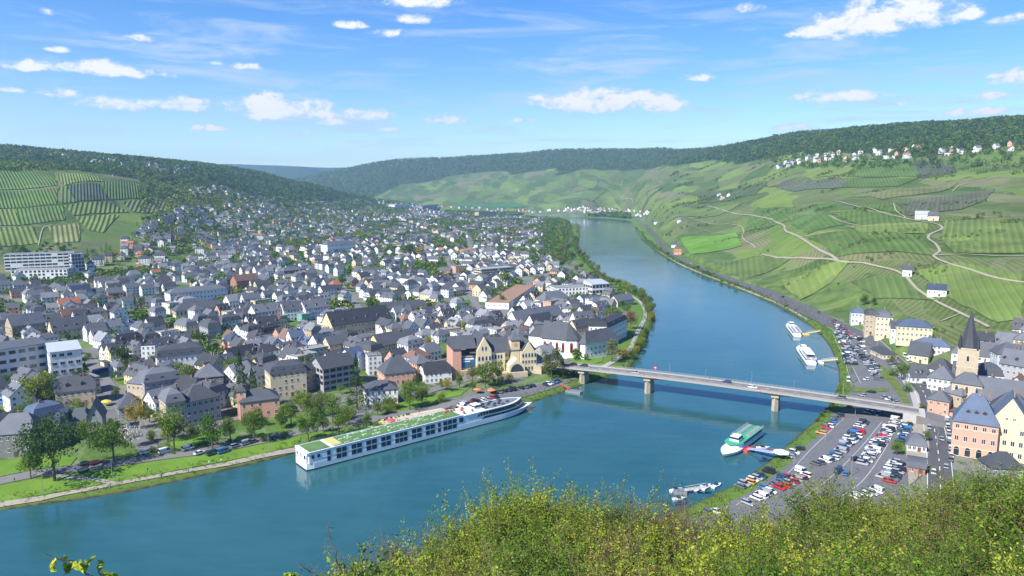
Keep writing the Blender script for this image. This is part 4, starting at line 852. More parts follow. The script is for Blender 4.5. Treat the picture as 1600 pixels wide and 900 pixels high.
fac((920,540),(948,541), 13, 30, 'white four-storey hotel wing with dark mansard by the riverside path', 'mansard', rh=5, cat='hotel', name='hotel', rm='dark slate', floors=3, dorm=3, key='white riverside hotel')
fac((948,541),(979,526), 13, 26, 'white hotel wing with long curved eaves facing the riverside path', 'mansard', rh=5, cat='hotel', name='hotel', rm='dark slate', floors=3, dorm=4)
fac((900,518),(930,516), 12, 16, 'long white house with dormered slate roof behind the white riverside hotel', 'gable', rh=6, rm='slate', floors=2, dorm=4)
fac((852,480),(890,475), 14, 10, 'cluster house with wide grey roof behind the abbey church', 'hip', rh=7, rm='slate', floors=2)
fac((930,487),(958,484), 14, 9, 'white house with big grey roof on the green peninsula', 'halfhip', rh=7, rm='slate', floors=2, key='peninsula house')
fac((965,480),(990,476), 10, 8, 'small cream house at the peninsula path', 'gable', rh=5, wall='cream', rm='slate', floors=2)
fac((728,398),(746,396), 12, 5, 'low shed with bright orange curved roof beside the street bend', 'barrel', rh=4, wall='cream', rm='orange', floors=1, chim=0, key='orange-roofed shed')
fac((712,427),(726,426), 12, 10, 'salmon pink flat-roofed block beside the diagonal street', 'flat', wall='pink', rm='grey flat', floors=2, chim=0)
fac((444,437),(478,433), 12, 12, 'red-brown brick school building with grey roof', 'hip', rh=4, wall='brick', rm='slate', floors=2, cat='building', key='red-brown brick building')
fac((617,328),(642,326), 40, 5, 'long white flat industrial hall far up the valley', 'flat', rm='pale metal', floors=1, win=False, chim=0, door=False, cat='hall', name='hall', foot=False)
fac((660,327),(684,325), 40, 6, 'grey-blue industrial hall far up the valley', 'flat', wall='grey', rm='slate', floors=1, win=False, chim=0, door=False, cat='hall', name='hall', foot=False)
fac((748,342),(776,341), 20, 10, 'wide tall building with yellow-orange attic far in the town', 'flat', rm='copper', wall='tan', floors=4, win=False, chim=0, door=False, cat='building', foot=False)
fac((115,470),(145,466), 12, 10, 'white house under bright blue roof sheeting', 'gable', rh=6, rm='blue slate', floors=2, key='blue-roofed house')
fac((370,452),(405,448), 12, 11, 'brick red-brown house with dark roof right of the long white school block', 'gable', rh=6, wall='brick', rm='brown', floors=2)
fac((20,528),(72,520), 12, 14, 'half-timbered tan house with wide slate roof at the left edge', 'gable', rh=7, wall='tan', rm='slate', floors=2)
fac((84,534),(142,526), 13, 13, 'cream gabled house with white dormers in its dark roof', 'gable', rh=7.5, wall='cream', rm='dark slate', floors=2, dorm=4, key='cream gabled house')

# villa with blue turret, open balconies and steep gable
x0, y0 = P(88, 692, 4); x1, y1 = P(162, 683, 4); rz = math.atan2(y1 - y0, x1 - x0); w = math.hypot(x1 - x0, y1 - y0); u = w / 10.0
vx, vy = (x0 + x1) / 2 - math.sin(rz) * 6, (y0 + y1) / 2 + math.cos(rz) * 6; zt = TZ(vx, vy)
v = empty('villa', (vx, vy, zt), rz, 'turreted villa with blue mansard roof, red balconies and a steep grey gable', 'villa'); LANDMARKS.append(('turreted villa', vx, vy)); FOOT.append((vx, vy, w, 13, rz))
m = MB(); m.box((-w*.36, 0, 3), (w*.28, 11, 10)); m.box((-w*.02, 1, 3), (w*.42, 9, 10)); m.box((w*.33, 0, 3.5), (w*.34, 12, 11)); m.prism([(w*.16,-6),(w*.5,-6),(w*.33,-6)], 8.9, 9, 0)
m.loft([[(w*.16, y, 9), (w*.5, y, 9), (w*.33, y, 15.2)] for y in (-6, 6)]); m.prism([(-w*.36+2.9*math.cos(a), -5.2+2.9*math.sin(a)) for a in np.linspace(0, 6.283, 8, endpoint=False)], -2, 9.2); m.build('wall', WALLM['grey'], v)
m = MB(); rr = lambda r, z: [(-w*.36+r*math.cos(a), -5.2+r*math.sin(a), z) for a in np.linspace(0, 6.283, 8, endpoint=False)]; m.loft([rr(3.2, 9.1), rr(2.7, 12), rr(1.2, 13.4)]); m.box((-w*.36, 1, 10.3), (w*.3, 10, 3.6), taper=.7); m.build('turret_roof', ROOFM['blue slate'], v)
m = MB(); m.box((-w*.02, 1.5, 9.9), (w*.46, 9.4, 3.8), taper=.55)
for s in (-1, 1): m.loft([[(w*.33 + s*(w*.17+.6), y, 8.2), (w*.33, y, 15.5), (w*.33, y, 15.9), (w*.33 + s*(w*.17+.8), y, 8.4)] for y in (-6.6, 6.4)])
rf = m.build('roof', ROOFM['slate'], v); chimney(rf, w*.1, 3, 12, 2.6); chimney(rf, w*.25, 4, 13.5, 2.2)
for zz in (2.2, 5.4):
    m = MB(); m.box((-w*.02, -4.2, zz - .5), (w*.3, 1.6, .2)); 
    for k in range(9): m.box((-w*.02 - w*.15 + w*.3*k/8, -4.95, zz), (.12, .1, 1.0))
    m.box((-w*.02, -4.95, zz+.5), (w*.3, .14, .12)); m.build('balcony', pbr('balcony_red', (.25,.06,.07), .7), v)
for zz in (2.2, 5.8):
    for uu in (-.36,): 
        for a in (-1.9, -1.2): put('window', wmesh(1.1, 1.9), v, (-w*.36+2.72*math.cos(a)*1.0, -5.2+2.72*math.sin(a), zz), a + R(90))
    for uu in (-.12, .0, .1): put('window', wmesh(1.1, 1.8), v, (w*uu, -3.5, zz+.6))
    for uu in (.25, .33, .41): put('window', wmesh(1.2, 2.1, 1), v, (w*uu, -6.0, zz+.4))
put('window', wmesh(1.1, 1.8, 1), v, (w*.33, -6.0, 10.6))

# neo-gothic hotel by the bridge: banner facade, gable, small clock tower, arch hall and right wing
a = np.array(P(708, 588, 5)); b = np.array(P(838, 578, 5)); rz = math.atan2(*(b - a)[::-1]); w = float(np.linalg.norm(b - a)); c = (a + b) / 2; n = np.array([-math.sin(rz), math.cos(rz)])
hx, hy = c + n * 9; v = empty('hotel', (hx, hy, 4.5), rz, 'large cream neo-gothic hotel with gables, small clock tower and blue banner', 'hotel'); LANDMARKS.append(('neo-gothic hotel', hx, hy)); FOOT.append((hx, hy, w, 20, rz))
X = lambda t: -w / 2 + w * t
m = MB(); m.box((X(.05), 0, 7), (w*.10, 17, 19), mi=0); m.loft([[(X(.0), y, 16.5) if False else (X(.0), -8.5*s_, 16.5) for s_ in (1,)] + [(X(.0), 8.5, 16.5), (X(.0), 0, 22)] for y in (0,)] * 1 + [[(X(.1), -8.5, 16.5), (X(.1), 8.5, 16.5), (X(.1), 0, 22)]]); m.build('pink_gable_wing', WALLM['pink'], v)
m = MB(); m.box((X(.19), 1, 4.5), (w*.18, 16, 14)); m.box((X(.19), -8.2, -1), (w*.2, 4, 9)); m.build('banner_wing', WALLM['tan'], v)
m = MB(); m.box((X(.45), 0, 5.5), (w*.34, 17, 16)); m.box((X(.36), -1, 6.2), (w*.17, 19, 17.5))
m.loft([[(X(.275), y, 14.9), (X(.445), y, 14.9), (X(.36), y, 22.5)] for y in (-10.5, 8)]); m.box((X(.70), 1, 5), (w*.18, 14, 15)); m.box((X(.90), -1, 5), (w*.19, 18, 15))
m.loft([[(X(.83), y, 12.4), (X(.97), y, 12.4), (X(.90), y, 18)] for y in (-10, 7)]); m.build('wall', WALLM['cream'], v)
m = MB(); m.box((X(.745), -6, 7), (5.2, 5.2, 25), mi=0); tw = m.build('clock_tower', WALLM['cream'], v)
m = MB(); m.box((X(.745), -6, 20.2), (6.6, 6.6, 1.4), taper=.75); m.box((X(.745), -6, 22.8), (3.6, 3.6, 4), taper=.05); m.build('tower_roof', ROOFM['slate'], tw)
m = MB(); m.loft([[(X(.745)+1.1*math.cos(q), y, 16.6+1.1*math.sin(q)) for q in np.linspace(0, 6.283, 12, endpoint=False)] for y in (-8.62, -8.75)]); m.build('clock_face', WALLM['orange'], tw)
m = MB(); m.add([(X(0)-.5, -9.3, 16.2), (X(.28), -9.3, 16.2), (X(.28), 0, 22.3), (X(0)-.5, 0, 22.3), (X(0)-.5, 9.3, 16.2), (X(.28), 9.3, 16.2)], [(0, 1, 2, 3), (3, 2, 5, 4), (0, 3, 4), (1, 5, 2), (0, 4, 5, 1)])
m.add([(X(.2), -9, 13.2), (X(.82), -9, 13.2), (X(.82), 0, 20), (X(.2), 0, 20), (X(.2), 9, 13.2), (X(.82), 9, 13.2)], [(0, 1, 2, 3), (3, 2, 5, 4), (0, 3, 4), (1, 5, 2), (0, 4, 5, 1)])
for xc, hw, zb, zp in ((.36, .092, 14.6, 23.0), (.90, .08, 12.2, 18.6)):
    for s in (-1, 1): m.loft([[(X(xc) + s*w*hw, y, zb), (X(xc), y, zp), (X(xc), y, zp+.4), (X(xc) + s*(w*hw+.2), y, zb+.2)] for y in (-9.2 if xc < .5 else -9.4, 8)])
m.box((X(.90), 1, 14), (w*.22, 18, 4), taper=.6); rf = m.build('roof', ROOFM['slate'], v)
for t in (.3, .55, .68, .95): chimney(rf, X(t), 3, 18.5 if t < .8 else 15, 2)
m = MB(); m.box((X(.19), -8.1 if False else -7.05, 7.6), (w*.165, .2, 6.2)); m.build('banner', pbr('banner_blue', (.03, .13, .30), .6, .25, .25), v)
m = MB(); m.box((X(.19), -7.2, 9.6), (w*.12, .1, .9)); m.box((X(.17), -7.2, 8.2), (w*.08, .1, .6)); m.build('banner_stripe', white_m, v)
for zz in (2.2, 6.0, 9.8):
    for t in np.arange(.30, .43, .042): put('window', wmesh(1.4, 2.3, 1 if zz > 9 else 0), v, (X(t), -10.5 if False else -10.5, zz))
    for t in np.arange(.47, .61, .035): put('window', wmesh(1.3, 2.2, 1 if zz > 9 else 0), v, (X(t), -8.5, zz))
    for t in np.arange(.83, .98, .037): put('window', wmesh(1.3, 2.2, 1 if zz > 9 else 0), v, (X(t), -10.0, zz))
    for t in (.65, .69): put('window', wmesh(1.3, 2.2), v, (X(t), -6, zz))
for zz in (13.2,): 
    for t in (.34, .38): put('window', wmesh(1.2, 2.2, 1), v, (X(t), -10.5, zz + 2.5))
m = MB(); m.box((X(.73), -10.2, 1.5), (w*.19, 8, 7)); m.add([(X(.63), -14.2, 5), (X(.83), -14.2, 5), (X(.73), -14.2, 9.5), (X(.63), -6.2, 5), (X(.83), -6.2, 5), (X(.73), -6.2, 9.5)], [(0, 1, 2), (3, 5, 4), (0, 2, 5, 3), (1, 4, 5, 2), (0, 3, 4, 1)]); m.build('arch_hall', WALLM['cream'], v)
m = MB(); pr = [(X(.73) + w*.08*math.cos(q), 1.2 + 5.2*math.sin(q)) for q in np.linspace(0, math.pi, 13)]; m.loft([[(x, y, z) for x, z in pr] for y in (-14.25, -14.45)]); m.build('arch_window', glass_m, v)
m = MB(); m.box((X(.6), -13, .2), (w*.5, 6, 3.0)); m.build('terrace', WALLM['tan'], v)

# abbey church and hospice with steep slate roofs
a = np.array(P(846, 553, 5)); b = np.array(P(884, 557, 5)); rz = math.atan2(*(b - a)[::-1]); w = float(np.linalg.norm(b - a))
c = (a + b) / 2; n = np.array([-math.sin(rz), math.cos(rz)]); cx, cy = c + n * 7
v = empty('abbey_church', (cx, cy, 4.6), rz, 'white abbey church with red-framed windows and huge blue-black slate roofs', 'church'); LANDMARKS.append(('abbey church', cx, cy)); FOOT.append((cx + 8, cy + 10, w + 40, 38, rz))
m = MB(); m.box((0, 0, 4.5), (w, 13, 14)); m.loft([[(w/2-.05, -6.5, z), (w/2+6, -3.2, z), (w/2+8.5, 1, z), (w/2-.05, 6.5, z)] for z in (-2.5, 11.5)]); m.box((-w*.85, 8, 4), (w*.8, 14, 12)); m.build('wall', WALLM['white'], v)
m = MB(); m.loft([[(w/2+8.6, -4, z), (w/2+12, -4, z), (w/2+26, 22, z), (w/2+14, 26, z)] for z in (-2.5, 9.5)]); m.build('hospice_wing', WALLM['white'], v)
m = MB(); m.add([(-w/2-1, -7.3, 11), (w/2, -7.3, 11), (w/2+7, -3.6, 11), (w/2+9.3, 1.2, 11), (w/2, 7.3, 11), (-w/2-1, 7.3, 11), (-w/2-1, 0, 21.5), (w/2-1, 0, 21.5)], [(0,1,7,6), (1,2,7), (2,3,7), (3,4,7), (4,5,6,7), (5,0,6), (5,4,3,2,1,0)])
m.box((-w*.25, 0, 21.9), (1.6, 1.6, 1.4)); m.loft([[(-w*.25+.8*i, .8*j, 22.5) for i, j in ((-1,-1),(1,-1),(1,1),(-1,1))], [(-w*.25+.05*i, .05*j, 26) for i, j in ((-1,-1),(1,-1),(1,1),(-1,1))]])
m.build('roof', ROOFM['dark slate'], v)
m = MB(); m.add([(w/2+7.8, -5, 9.2), (w/2+12.8, -5, 9.2), (w/2+27, 22, 9.2), (w/2+13.5, 27, 9.2), (w/2+10.5, 0, 16.5), (w/2+20, 20, 16.5)], [(0,1,4), (1,2,5,4), (2,3,5), (3,0,4,5), (3,2,1,0)]); m.build('hospice_roof', ROOFM['dark slate'], v)
m = MB(); m.box((-w*.85, 8, 13.4), (w*.85, 15, 7), taper=.35); m.build('rear_roof', ROOFM['dark slate'], v)
redm = pbr('window_red', (.34, .05, .04), .7)
def tall(x, y, r, zc=5.5, hh=5.4):
    f = MB(); f.box((0, -.05, 0), (1.9, .1, hh)); f.loft([[(.95*math.cos(q), yy, hh/2+.95*math.sin(q)) for q in np.linspace(0, math.pi, 7)] for yy in (0, -.1)]); o = f.build('tall_window', redm, v, (x, y, zc), r)
    f = MB(); f.box((0, -.1, 0), (1.0, .12, hh-.6)); f.build('pane', glass_m, o)
for k in range(4): tall(-w/2 + w*(k+.5)/4, -6.5, 0)
tall(w/2+3, -4.85, math.atan2(3.3, 6)); tall(w/2+7.2, -1.2, math.atan2(4.2, 2.5))
for k in range(8):
    for zz in (1.8, 5.4): t = (k+.5)/8; put('window', wmesh(1.1, 1.6), v, (w/2+12+14*t, -4+26*t, zz), math.atan2(26, 14))
fac((838,530),(868,524), 14, 16, 'slate-roofed abbey range with a tiny ridge turret left of the church', 'gable', rh=9, rm='dark slate', floors=2, foot=False, cat='building', zz=6)
fac((808,515),(880,503), 13, 12, 'long dark slate-roofed monastery range behind the abbey church', 'gable', rh=7, rm='slate', floors=2, cat='building', zz=6)

# ---- right bank
def tower(px, py, hpx, wpx):
    x, y = hit(px, py, 165)[:2]; k = math.hypot(x, y, CAMH) / FPX; H = hpx * k; Wd = wpx * k
    t = empty('church_tower', (x, y, 4), R(-33), 'square tan church tower with tall dark spire and corner turrets', 'church tower'); FOOT.append((x, y, 12, 12, 0)); LANDMARKS.append(('church tower', x, y))
    m = MB(); m.box((0, 0, H * .5), (Wd, Wd, H)); m.build('tower_wall', WALLM['tan'], t)
    m = MB(); s8 = [(math.cos(a), math.sin(a)) for a in np.linspace(R(22.5), R(382.5), 8, endpoint=False)]
    sp = H * .66; m.loft([[(Wd*.56*i, Wd*.56*j, H - .2) for i, j in s8], [(Wd*.36*i, Wd*.36*j, H + sp*.3) for i, j in s8], [(.1*i, .1*j, H + sp) for i, j in s8]]); s_ = m.build('spire', ROOFM['dark slate'], t)
    m = MB(); m.tube((0, 0, H+sp-.2), (0, 0, H+sp+2.2), .08, .05); m.box((0, 0, H+sp+1.5), (.9, .1, .1)); m.build('cross', metal_m, s_)
    for i, j in ((-1,-1),(1,-1),(1,1),(-1,1)):
        m = MB(); cx, cy = i*Wd*.42, j*Wd*.42; m.loft([[(cx+1.05*p, cy+1.05*q, H-.3) for p, q in s8], [(cx+.95*p, cy+.95*q, H+1.6) for p, q in s8], [(cx+.03*p, cy+.03*q, H+6.2) for p, q in s8]]); m.build('corner_turret', ROOFM['dark slate'], t)
    for rot in range(4):
        for zz, hh in ((H*.82, 2.6), (H*.52, 2.0), (H*.28, 1.4)): put('window', wmesh(1.3, hh, 1), t, (Wd/2*math.sin(R(90)*rot), -Wd/2*math.cos(R(90)*rot), zz), R(90)*rot)
    m = MB(); m.box((0, 0, H*.67), (Wd+.3, Wd+.3, .3)); m.box((0, 0, H-.05), (Wd+.4, Wd+.4, .4)); m.build('cornice', WALLM['cream'], t)
    return x, y
tower(1506, 630, 73, 23)
fac((1489,646),(1525,647), 9, 38, 'tall grey slate-roofed porch block standing right in front of the church tower', 'hip', face=-.1, rh=5, wall='tan', rm='slate', floors=2, bay=4, wsz=(1.4,3.2), wstyle=1, door=False, chim=0, name='church_porch', cat='church')
fac((1490,644),(1525,644), 11, 40, 'low grey slate-clad church porch in front of the tower', 'gable', rh=1.5, wall='grey', rm='slate', floors=2, win=False, door=False, chim=0, name='church_porch', cat='church', zz=5, foot=False) if False else None
fac((1526,652),(1600,662), 14, 24, 'grey slate-roofed church nave stretching right of the tower', 'gable', rh=9, wall='tan', rm='slate', floors=1, bay=5, wsz=(1.6,4.5), wstyle=1, chim=0, name='church_nave', cat='church', zz=5, key='church nave')
fac((1472,640),(1500,648), 13, 24, 'grey slate-roofed choir building left of the church tower', 'hip', rh=8, wall='tan', rm='slate', floors=2, chim=0, cat='church', name='church_choir', zz=5)
tph = fac((1494,714),(1546,718), 12, 44, 'tall pink town house with arched ground floor and steep blue slate roof', 'hip', face=.03, rh=11, wall='pink', rm='blue slate', floors=3, base_floor=1, bay=2.8, wsz=(1.3,2.1), dorm=3, chim=3, band=(4.0, 11.6), bmat=WALLM['cream'], zz=5, key='tall pink town house')
fac((1546,718),(1600,722), 13, 42, 'cream town house with wide steep grey gable facing the river', 'gable', gf=True, face=.03, rh=12, wall='cream', rm='blue slate', floors=3, bay=2.7, wsz=(1.3,2.1), chim=2, band=(3.8, 11.0), bmat=WALLM['tan'], zz=5, key='cream gable town house')
for k_ in range(4): put('arch', wmesh(2.1, 2.9, 1), tph[0], (tph[1][3] * (-.38 + .25 * k_), -tph[1][4] / 2, 1.6))
fac((1602,722),(1650,724), 12, 34, 'cream house at the right edge beside the cream gable town house', 'hip', face=.0, rh=6, wall='yellow', rm='slate', floors=3, zz=5)
fac((1548,746),(1600,748), 9, 12, 'low grey slate-roofed building in front of the cream gable town house', 'hip', rh=5, wall='stone', rm='slate', floors=1, chim=0, zz=5, foot=True)
V = [((1331,505),(1351,510),10,19,'first white villa with dark blue pyramidal roof of the hillside row','pyramid','pale grey','blue slate','white pyramid villa'),((1352,522),(1368,526),11,31,'tall tan villa left half with grey roof in the hillside row','mansard','tan','slate',None),((1369,528),(1391,532),11,33,'tall tan-cream villa with brown gabled roof in the hillside row','mansard','cream','slate','tall tan-cream villa'),
 ((1392,534),(1403,537),10,20,'narrow white house squeezed between the tall villas','gable','white','dark slate',None),((1405,540),(1450,538),12,25,'broad cream villa with round corner and blue hipped roof','hip','cream','blue slate','broad cream villa'),((1434,556),(1478,556),11,12,'wide house with blue-grey hipped roof right of the broad cream villa','hip','pale grey','blue slate','wide blue-roofed house')]
for pl, pr, dp, hh, lb, rf_, wl, rmm, ky in V: fac(pl, pr, dp, hh * .86, lb, rf_, face=.12, rh=4.2, wall=wl, rm=rmm, floors=4 if hh > 28 else 3 if hh > 22 else 2, bay=2.4, dorm=2 if rf_ == 'mansard' else 0, zz=5, key=ky, cat='villa', name='villa')
R2 = [((1421,560),(1447,574),12,13,'cream','dark slate','gable',7),((1425,592),(1452,608),10,12,'white','slate','halfhip',6),((1448,592),(1480,590),12,14,'white','slate','hip',6),((1452,610),(1484,612),12,20,'pale grey','slate','hip',6),((1452,642),(1478,655),10,24,'pink','slate','hip',4),
 ((1530,618),(1560,614),11,30,'white','dark slate','mansard',6),((1565,606),(1600,604),12,26,'grey','slate','gable',7),((1562,580),(1592,576),11,20,'pale grey','slate','hip',6),((1530,574),(1556,572),11,12,'white','slate','gable',7),((1592,560),(1640,560),12,24,'yellow','slate','hip',5),
 ((1545,640),(1570,638),10,14,'cream','slate','gable',6),((1575,640),(1612,636),12,18,'yellow','blue slate','hip',5),((1488,570),(1504,568),10,12,'white','slate','hip',5),((1556,558),(1590,552),12,12,'cream','slate','gable',7),((1520,548),(1548,544),11,10,'white','slate','hip',6),
 ((1553,672),(1600,668),12,28,'cream','dark slate','hip',7),((1488,604),(1496,606),9,22,'white','dark slate','gable',6),((1602,590),(1640,588),12,24,'white','slate','gable',7),((1600,536),(1640,534),12,14,'white','slate','hip',6),((1610,660),(1660,660),12,30,'white','slate','gable',7),((1585,528),(1605,526),10,10,'cream','slate','gable',6)]
for pl, pr, dp, hh, wl, rmm, rf_, rh in R2: fac(pl, pr, dp, hh * .8, None, rf_, face=random.Random(pl[0] + 1).uniform(-.35, .45), rh=rh, wall=wl, rm=rmm, bay=2.5, dorm=random.Random(pl[0]).choice([0, 2, 3]) if rf_ != 'hip' else 0, zz=5, cat='house', group='slate-roofed houses of the river town', gf=False)
# kiosk pavilions
fac((1359,553),(1379,562), 9, 7, 'small dark-roofed pavilion with pale walls at the edge of the car park', 'hip', rh=3, wall='cream', rm='dark slate', floors=1, chim=0, bay=2, zz=3.6, cat='pavilion', name='pavilion', key='car park pavilion')
fac((1420,706),(1444,707), 8, 9, 'timber-framed kiosk with stepped dark slate roof between the roads', 'mansard', face=.1, rh=4.2, wall='white', rm='slate', floors=1, bay=1.6, chim=0, zz=3.6, cat='kiosk', name='kiosk', key='timber-framed kiosk')
fac((1420,740),(1442,741), 9, 9, 'brick-sided hall with grey curved roof below the timber-framed kiosk', 'barrel', face=0, rh=2.6, wall='brick', rm='slate', floors=1, chim=0, zz=3.6, cat='hall', name='hall')
# little farmhouses in the right-hand vineyards
for pl, pr, lb, wl, rmm in (((1452,462),(1474,464),'small white house with blue-grey roof alone among the vineyards','white','blue slate'),((1413,430),(1421,431),'tiny white chapel at the bend of the vineyard road','white','slate'),((1432,342),(1448,343),'white winery buildings beside the upper vineyard track','white','pale metal'),((1452,344),(1464,344),'small shed right of the white winery','cream','slate'),
    ((1049,386),(1058,386),'white farmhouse with dark roof by the bright green field','white','dark slate'),((1053,398),(1064,398),'pink farmhouse nearest the river road below the bright green field','pink','red'),((1022,349),(1028,349),'small white house at the start of the river road','white','slate'),((1058,347),(1064,347),'tiny white house in the vineyards beyond the river road','white','slate')):
    x, y, z = hit((pl[0] + pr[0]) / 2, pl[1], 300); k = math.hypot(x, y, CAMH - z) / FPX
    house(x, y, math.atan2(-x, y) * -0 - math.atan2(x, y) * .9, max(7, (pr[0] - pl[0]) * k), 8, 5.5, 'gable', rh=4, wall=wl, rm=rmm, z=z, label=lb, cat='house' if 'chapel' not in lb else 'chapel', name='house' if 'chapel' not in lb else 'chapel')
# ------------------------------------------------------------------ the mass of the town: ordinary houses on a jittered street grid
rt = random.Random(11)
ROADSEG = [(c[::2], hw) for c, hw in ROADS]
RCX = np.vstack([c for c, _ in ROADSEG]); RHW = np.concatenate([np.full(len(c), hw) for c, hw in ROADSEG])
def near_road(x, y, r): return bool(np.any((RCX[:, 0] - x) ** 2 + (RCX[:, 1] - y) ** 2 < (RHW + r) ** 2))
cand = []
def grid_houses(test, base_ang, sx, sy, xr, yr, skip):
    ca, sa = math.cos(base_ang), math.sin(base_ang)
    for i in range(int(xr[0] / sx), int(xr[1] / sx)):
        for j in range(int(yr[0] / sy), int(yr[1] / sy)):
            if i % 5 == 2 and rt.random() < .8: continue           # lanes
            u, v = i * sx + rt.uniform(-3, 3), j * sy + rt.uniform(-2.5, 2.5); x, y = u * ca - v * sa, u * sa + v * ca
            x += 25 * vnoise(np.array(x / 160.), np.array(y / 160.)) * 2; y += 25 * vnoise(np.array(x / 160. + 9), np.array(y / 160.)) * 2
            x, y = float(x), float(y)
            if y < 150: continue
            a = test(x, y)
            if a is None or rt.random() < skip(x, y): continue
            cand.append((x, y, a))
def town_test(x, y):
    r = math.hypot(x, y); a = math.atan2(x, y)
    if r > 3300: return None
    z = TZ(x, y)
    if SDR(x, y) < 38 : return None
    px, py = proj(x, y, z)
    if not (-80 < px < 1010): return None
    if z > 10 + (max(0, px - 130) * .42 if px < 380 else 60): return None
    if z > 75: return None
    if px > 860 and py < 420: return None
    return R(45) + 1.6 * float(vnoise(np.array(x / 260.), np.array(y / 260.)))
def skipf(x, y):
    r = math.hypot(x, y); g_ = float(vnoise(np.array(x / 70.), np.array(y / 70.))); return (.12 if r < 620 else .26 if r < 850 else   .40 if r < 1200 else .54 if r < 1700 else .62) + (.5 if g_ > .22 and r > 600 else 0)
grid_houses(town_test, R(45), 16.5, 14.0, (-3000, 3600), (-600, 3600), skipf)
OLD = hits([(1448,575),(1480,556),(1530,540),(1600,525),(1700,520),(1720,700),(1600,690),(1540,660),(1490,640),(1465,605)], 165)
grid_houses(lambda x, y: (.9 + .5 * float(vnoise(np.array(x / 40.), np.array(y / 40.)))) if inpoly(OLD, x, y) else None, -.6, 12.5, 12, (-200, 900), (0, 900), lambda x, y: .08)
placed = []
for (x, y, a) in cand:
    old = inpoly(OLD, x, y); near_ = math.hypot(x, y) < 470 and not old
    if near_ and rt.random() < .3: continue
    w = rt.choice([8.5, 9.5, 10.5, 12, 13, 16]) ; d = rt.uniform(7.5, 10); a += rt.choice([0, 0, math.pi / 2]) + rt.uniform(-.12, .12)
    if near_: w = rt.choice([11, 12, 13, 15, 18]); d = rt.uniform(9.5, 12)
    if old: w = min(w, 10.5); d = min(d, 8.5)
    if occupied(x, y, max(w, d) * .5 + .2 - (1.5 if old else 0)): continue
    if near_road(x, y, 6.5): continue
    if not old and any(inpoly(k, x, y) for k in KEEP): continue
    z = TZ(x, y)
    if not visible(x, y, z + 8): continue
    placed.append((math.hypot(x, y), x, y, z, a, w, d))
placed.sort()
# villages: beyond the bend, on the plateau to the right, on the hill to the left
def village(pxs, n, seed, walls=('white', 'white', 'cream', 'pink')):
    rv = random.Random(seed); out = []
    for _ in range(n):
        t = rv.random() * (len(pxs) - 1); i = int(t); f = t - i; (ax, ay, s), (bx, by, s2) = pxs[i], pxs[i + 1]
        px = ax + (bx - ax) * f; py = ay + (by - ay) * f + rv.uniform(-1, 1) * (s + (s2 - s) * f)
        x, y, z = hit(px, py, 400)
        if SDR(x, y) < 22: continue
        if any(math.hypot(x - q[1], y - q[2]) < 15 for q in out): continue
        out.append((math.hypot(x, y), x, y, z, rv.choice([0.3, 1.2, 1.9]) + rv.uniform(-.2, .2), rv.choice([8, 10, 12, 14]), 8.5))
    return out
far_v = village([(870,331,2),(905,327,4),(940,331,5),(985,334,4),(1015,336,2)], 80, 3) + village([(1215,262,3),(1260,250,4),(1300,247,6),(1370,243,8),(1430,240,7),(1500,238,5),(1600,232,5)], 64, 4) + village([(20,234,2),(140,252,4),(220,258,5),(260,268,6),(300,262,4)], 70, 5) + village([(300,300,6),(350,300,6),(400,318,7),(430,316,5)], 110, 6) + village([(1120,310,3),(1160,305,3)], 4, 8) + village([(640,322,3),(800,330,3),(860,336,3)], 60, 9)
NEARN = 300 - len(HOUSES)
big = [p for p in placed[:max(0, NEARN)]]; rest = placed[max(0, NEARN):] + far_v
WCH = ['white'] * 8 + ['cream'] * 4 + ['pale grey'] * 3 + ['white'] * 3 + ['yellow', 'pink', 'tan', 'grey']
for (r, x, y, z, a, w, d) in big:
    rk = rt.choice(['gable'] * 6 + ['halfhip'] * 2 + ['hip'] * 2 + ['mansard'] * 2 + ['flat'] * (1)); wl = rt.choice(WCH); fl = rt.choice([2, 2, 2, 3, 3])
    if rk == 'flat': fl = rt.choice([2, 3])
    house(x, y, a, w, d, fl * 2.75 + .3, rk, rh={'gable': d * .5 * rt.uniform(.85, 1.15), 'halfhip': d * .5, 'hip': d * .42, 'mansard': 4.8}.get(rk, 1), wall=wl, rm='grey flat' if rk == 'flat' else rt.choice(['slate'] * 6 + ['dark slate'] * 4 + ['light slate'] * 3 + ['blue slate'] * 2 + ['slate'] * 4 + ['brown']),
          floors=fl, dorm=rt.choice([0, 0, 2, 3]) if rk != 'hip' else 0, chim=rt.choice([1, 1, 2]), cat='house', group='slate-roofed houses of the river town', z=z, bay=rt.choice([2.6, 2.9, 3.2]))
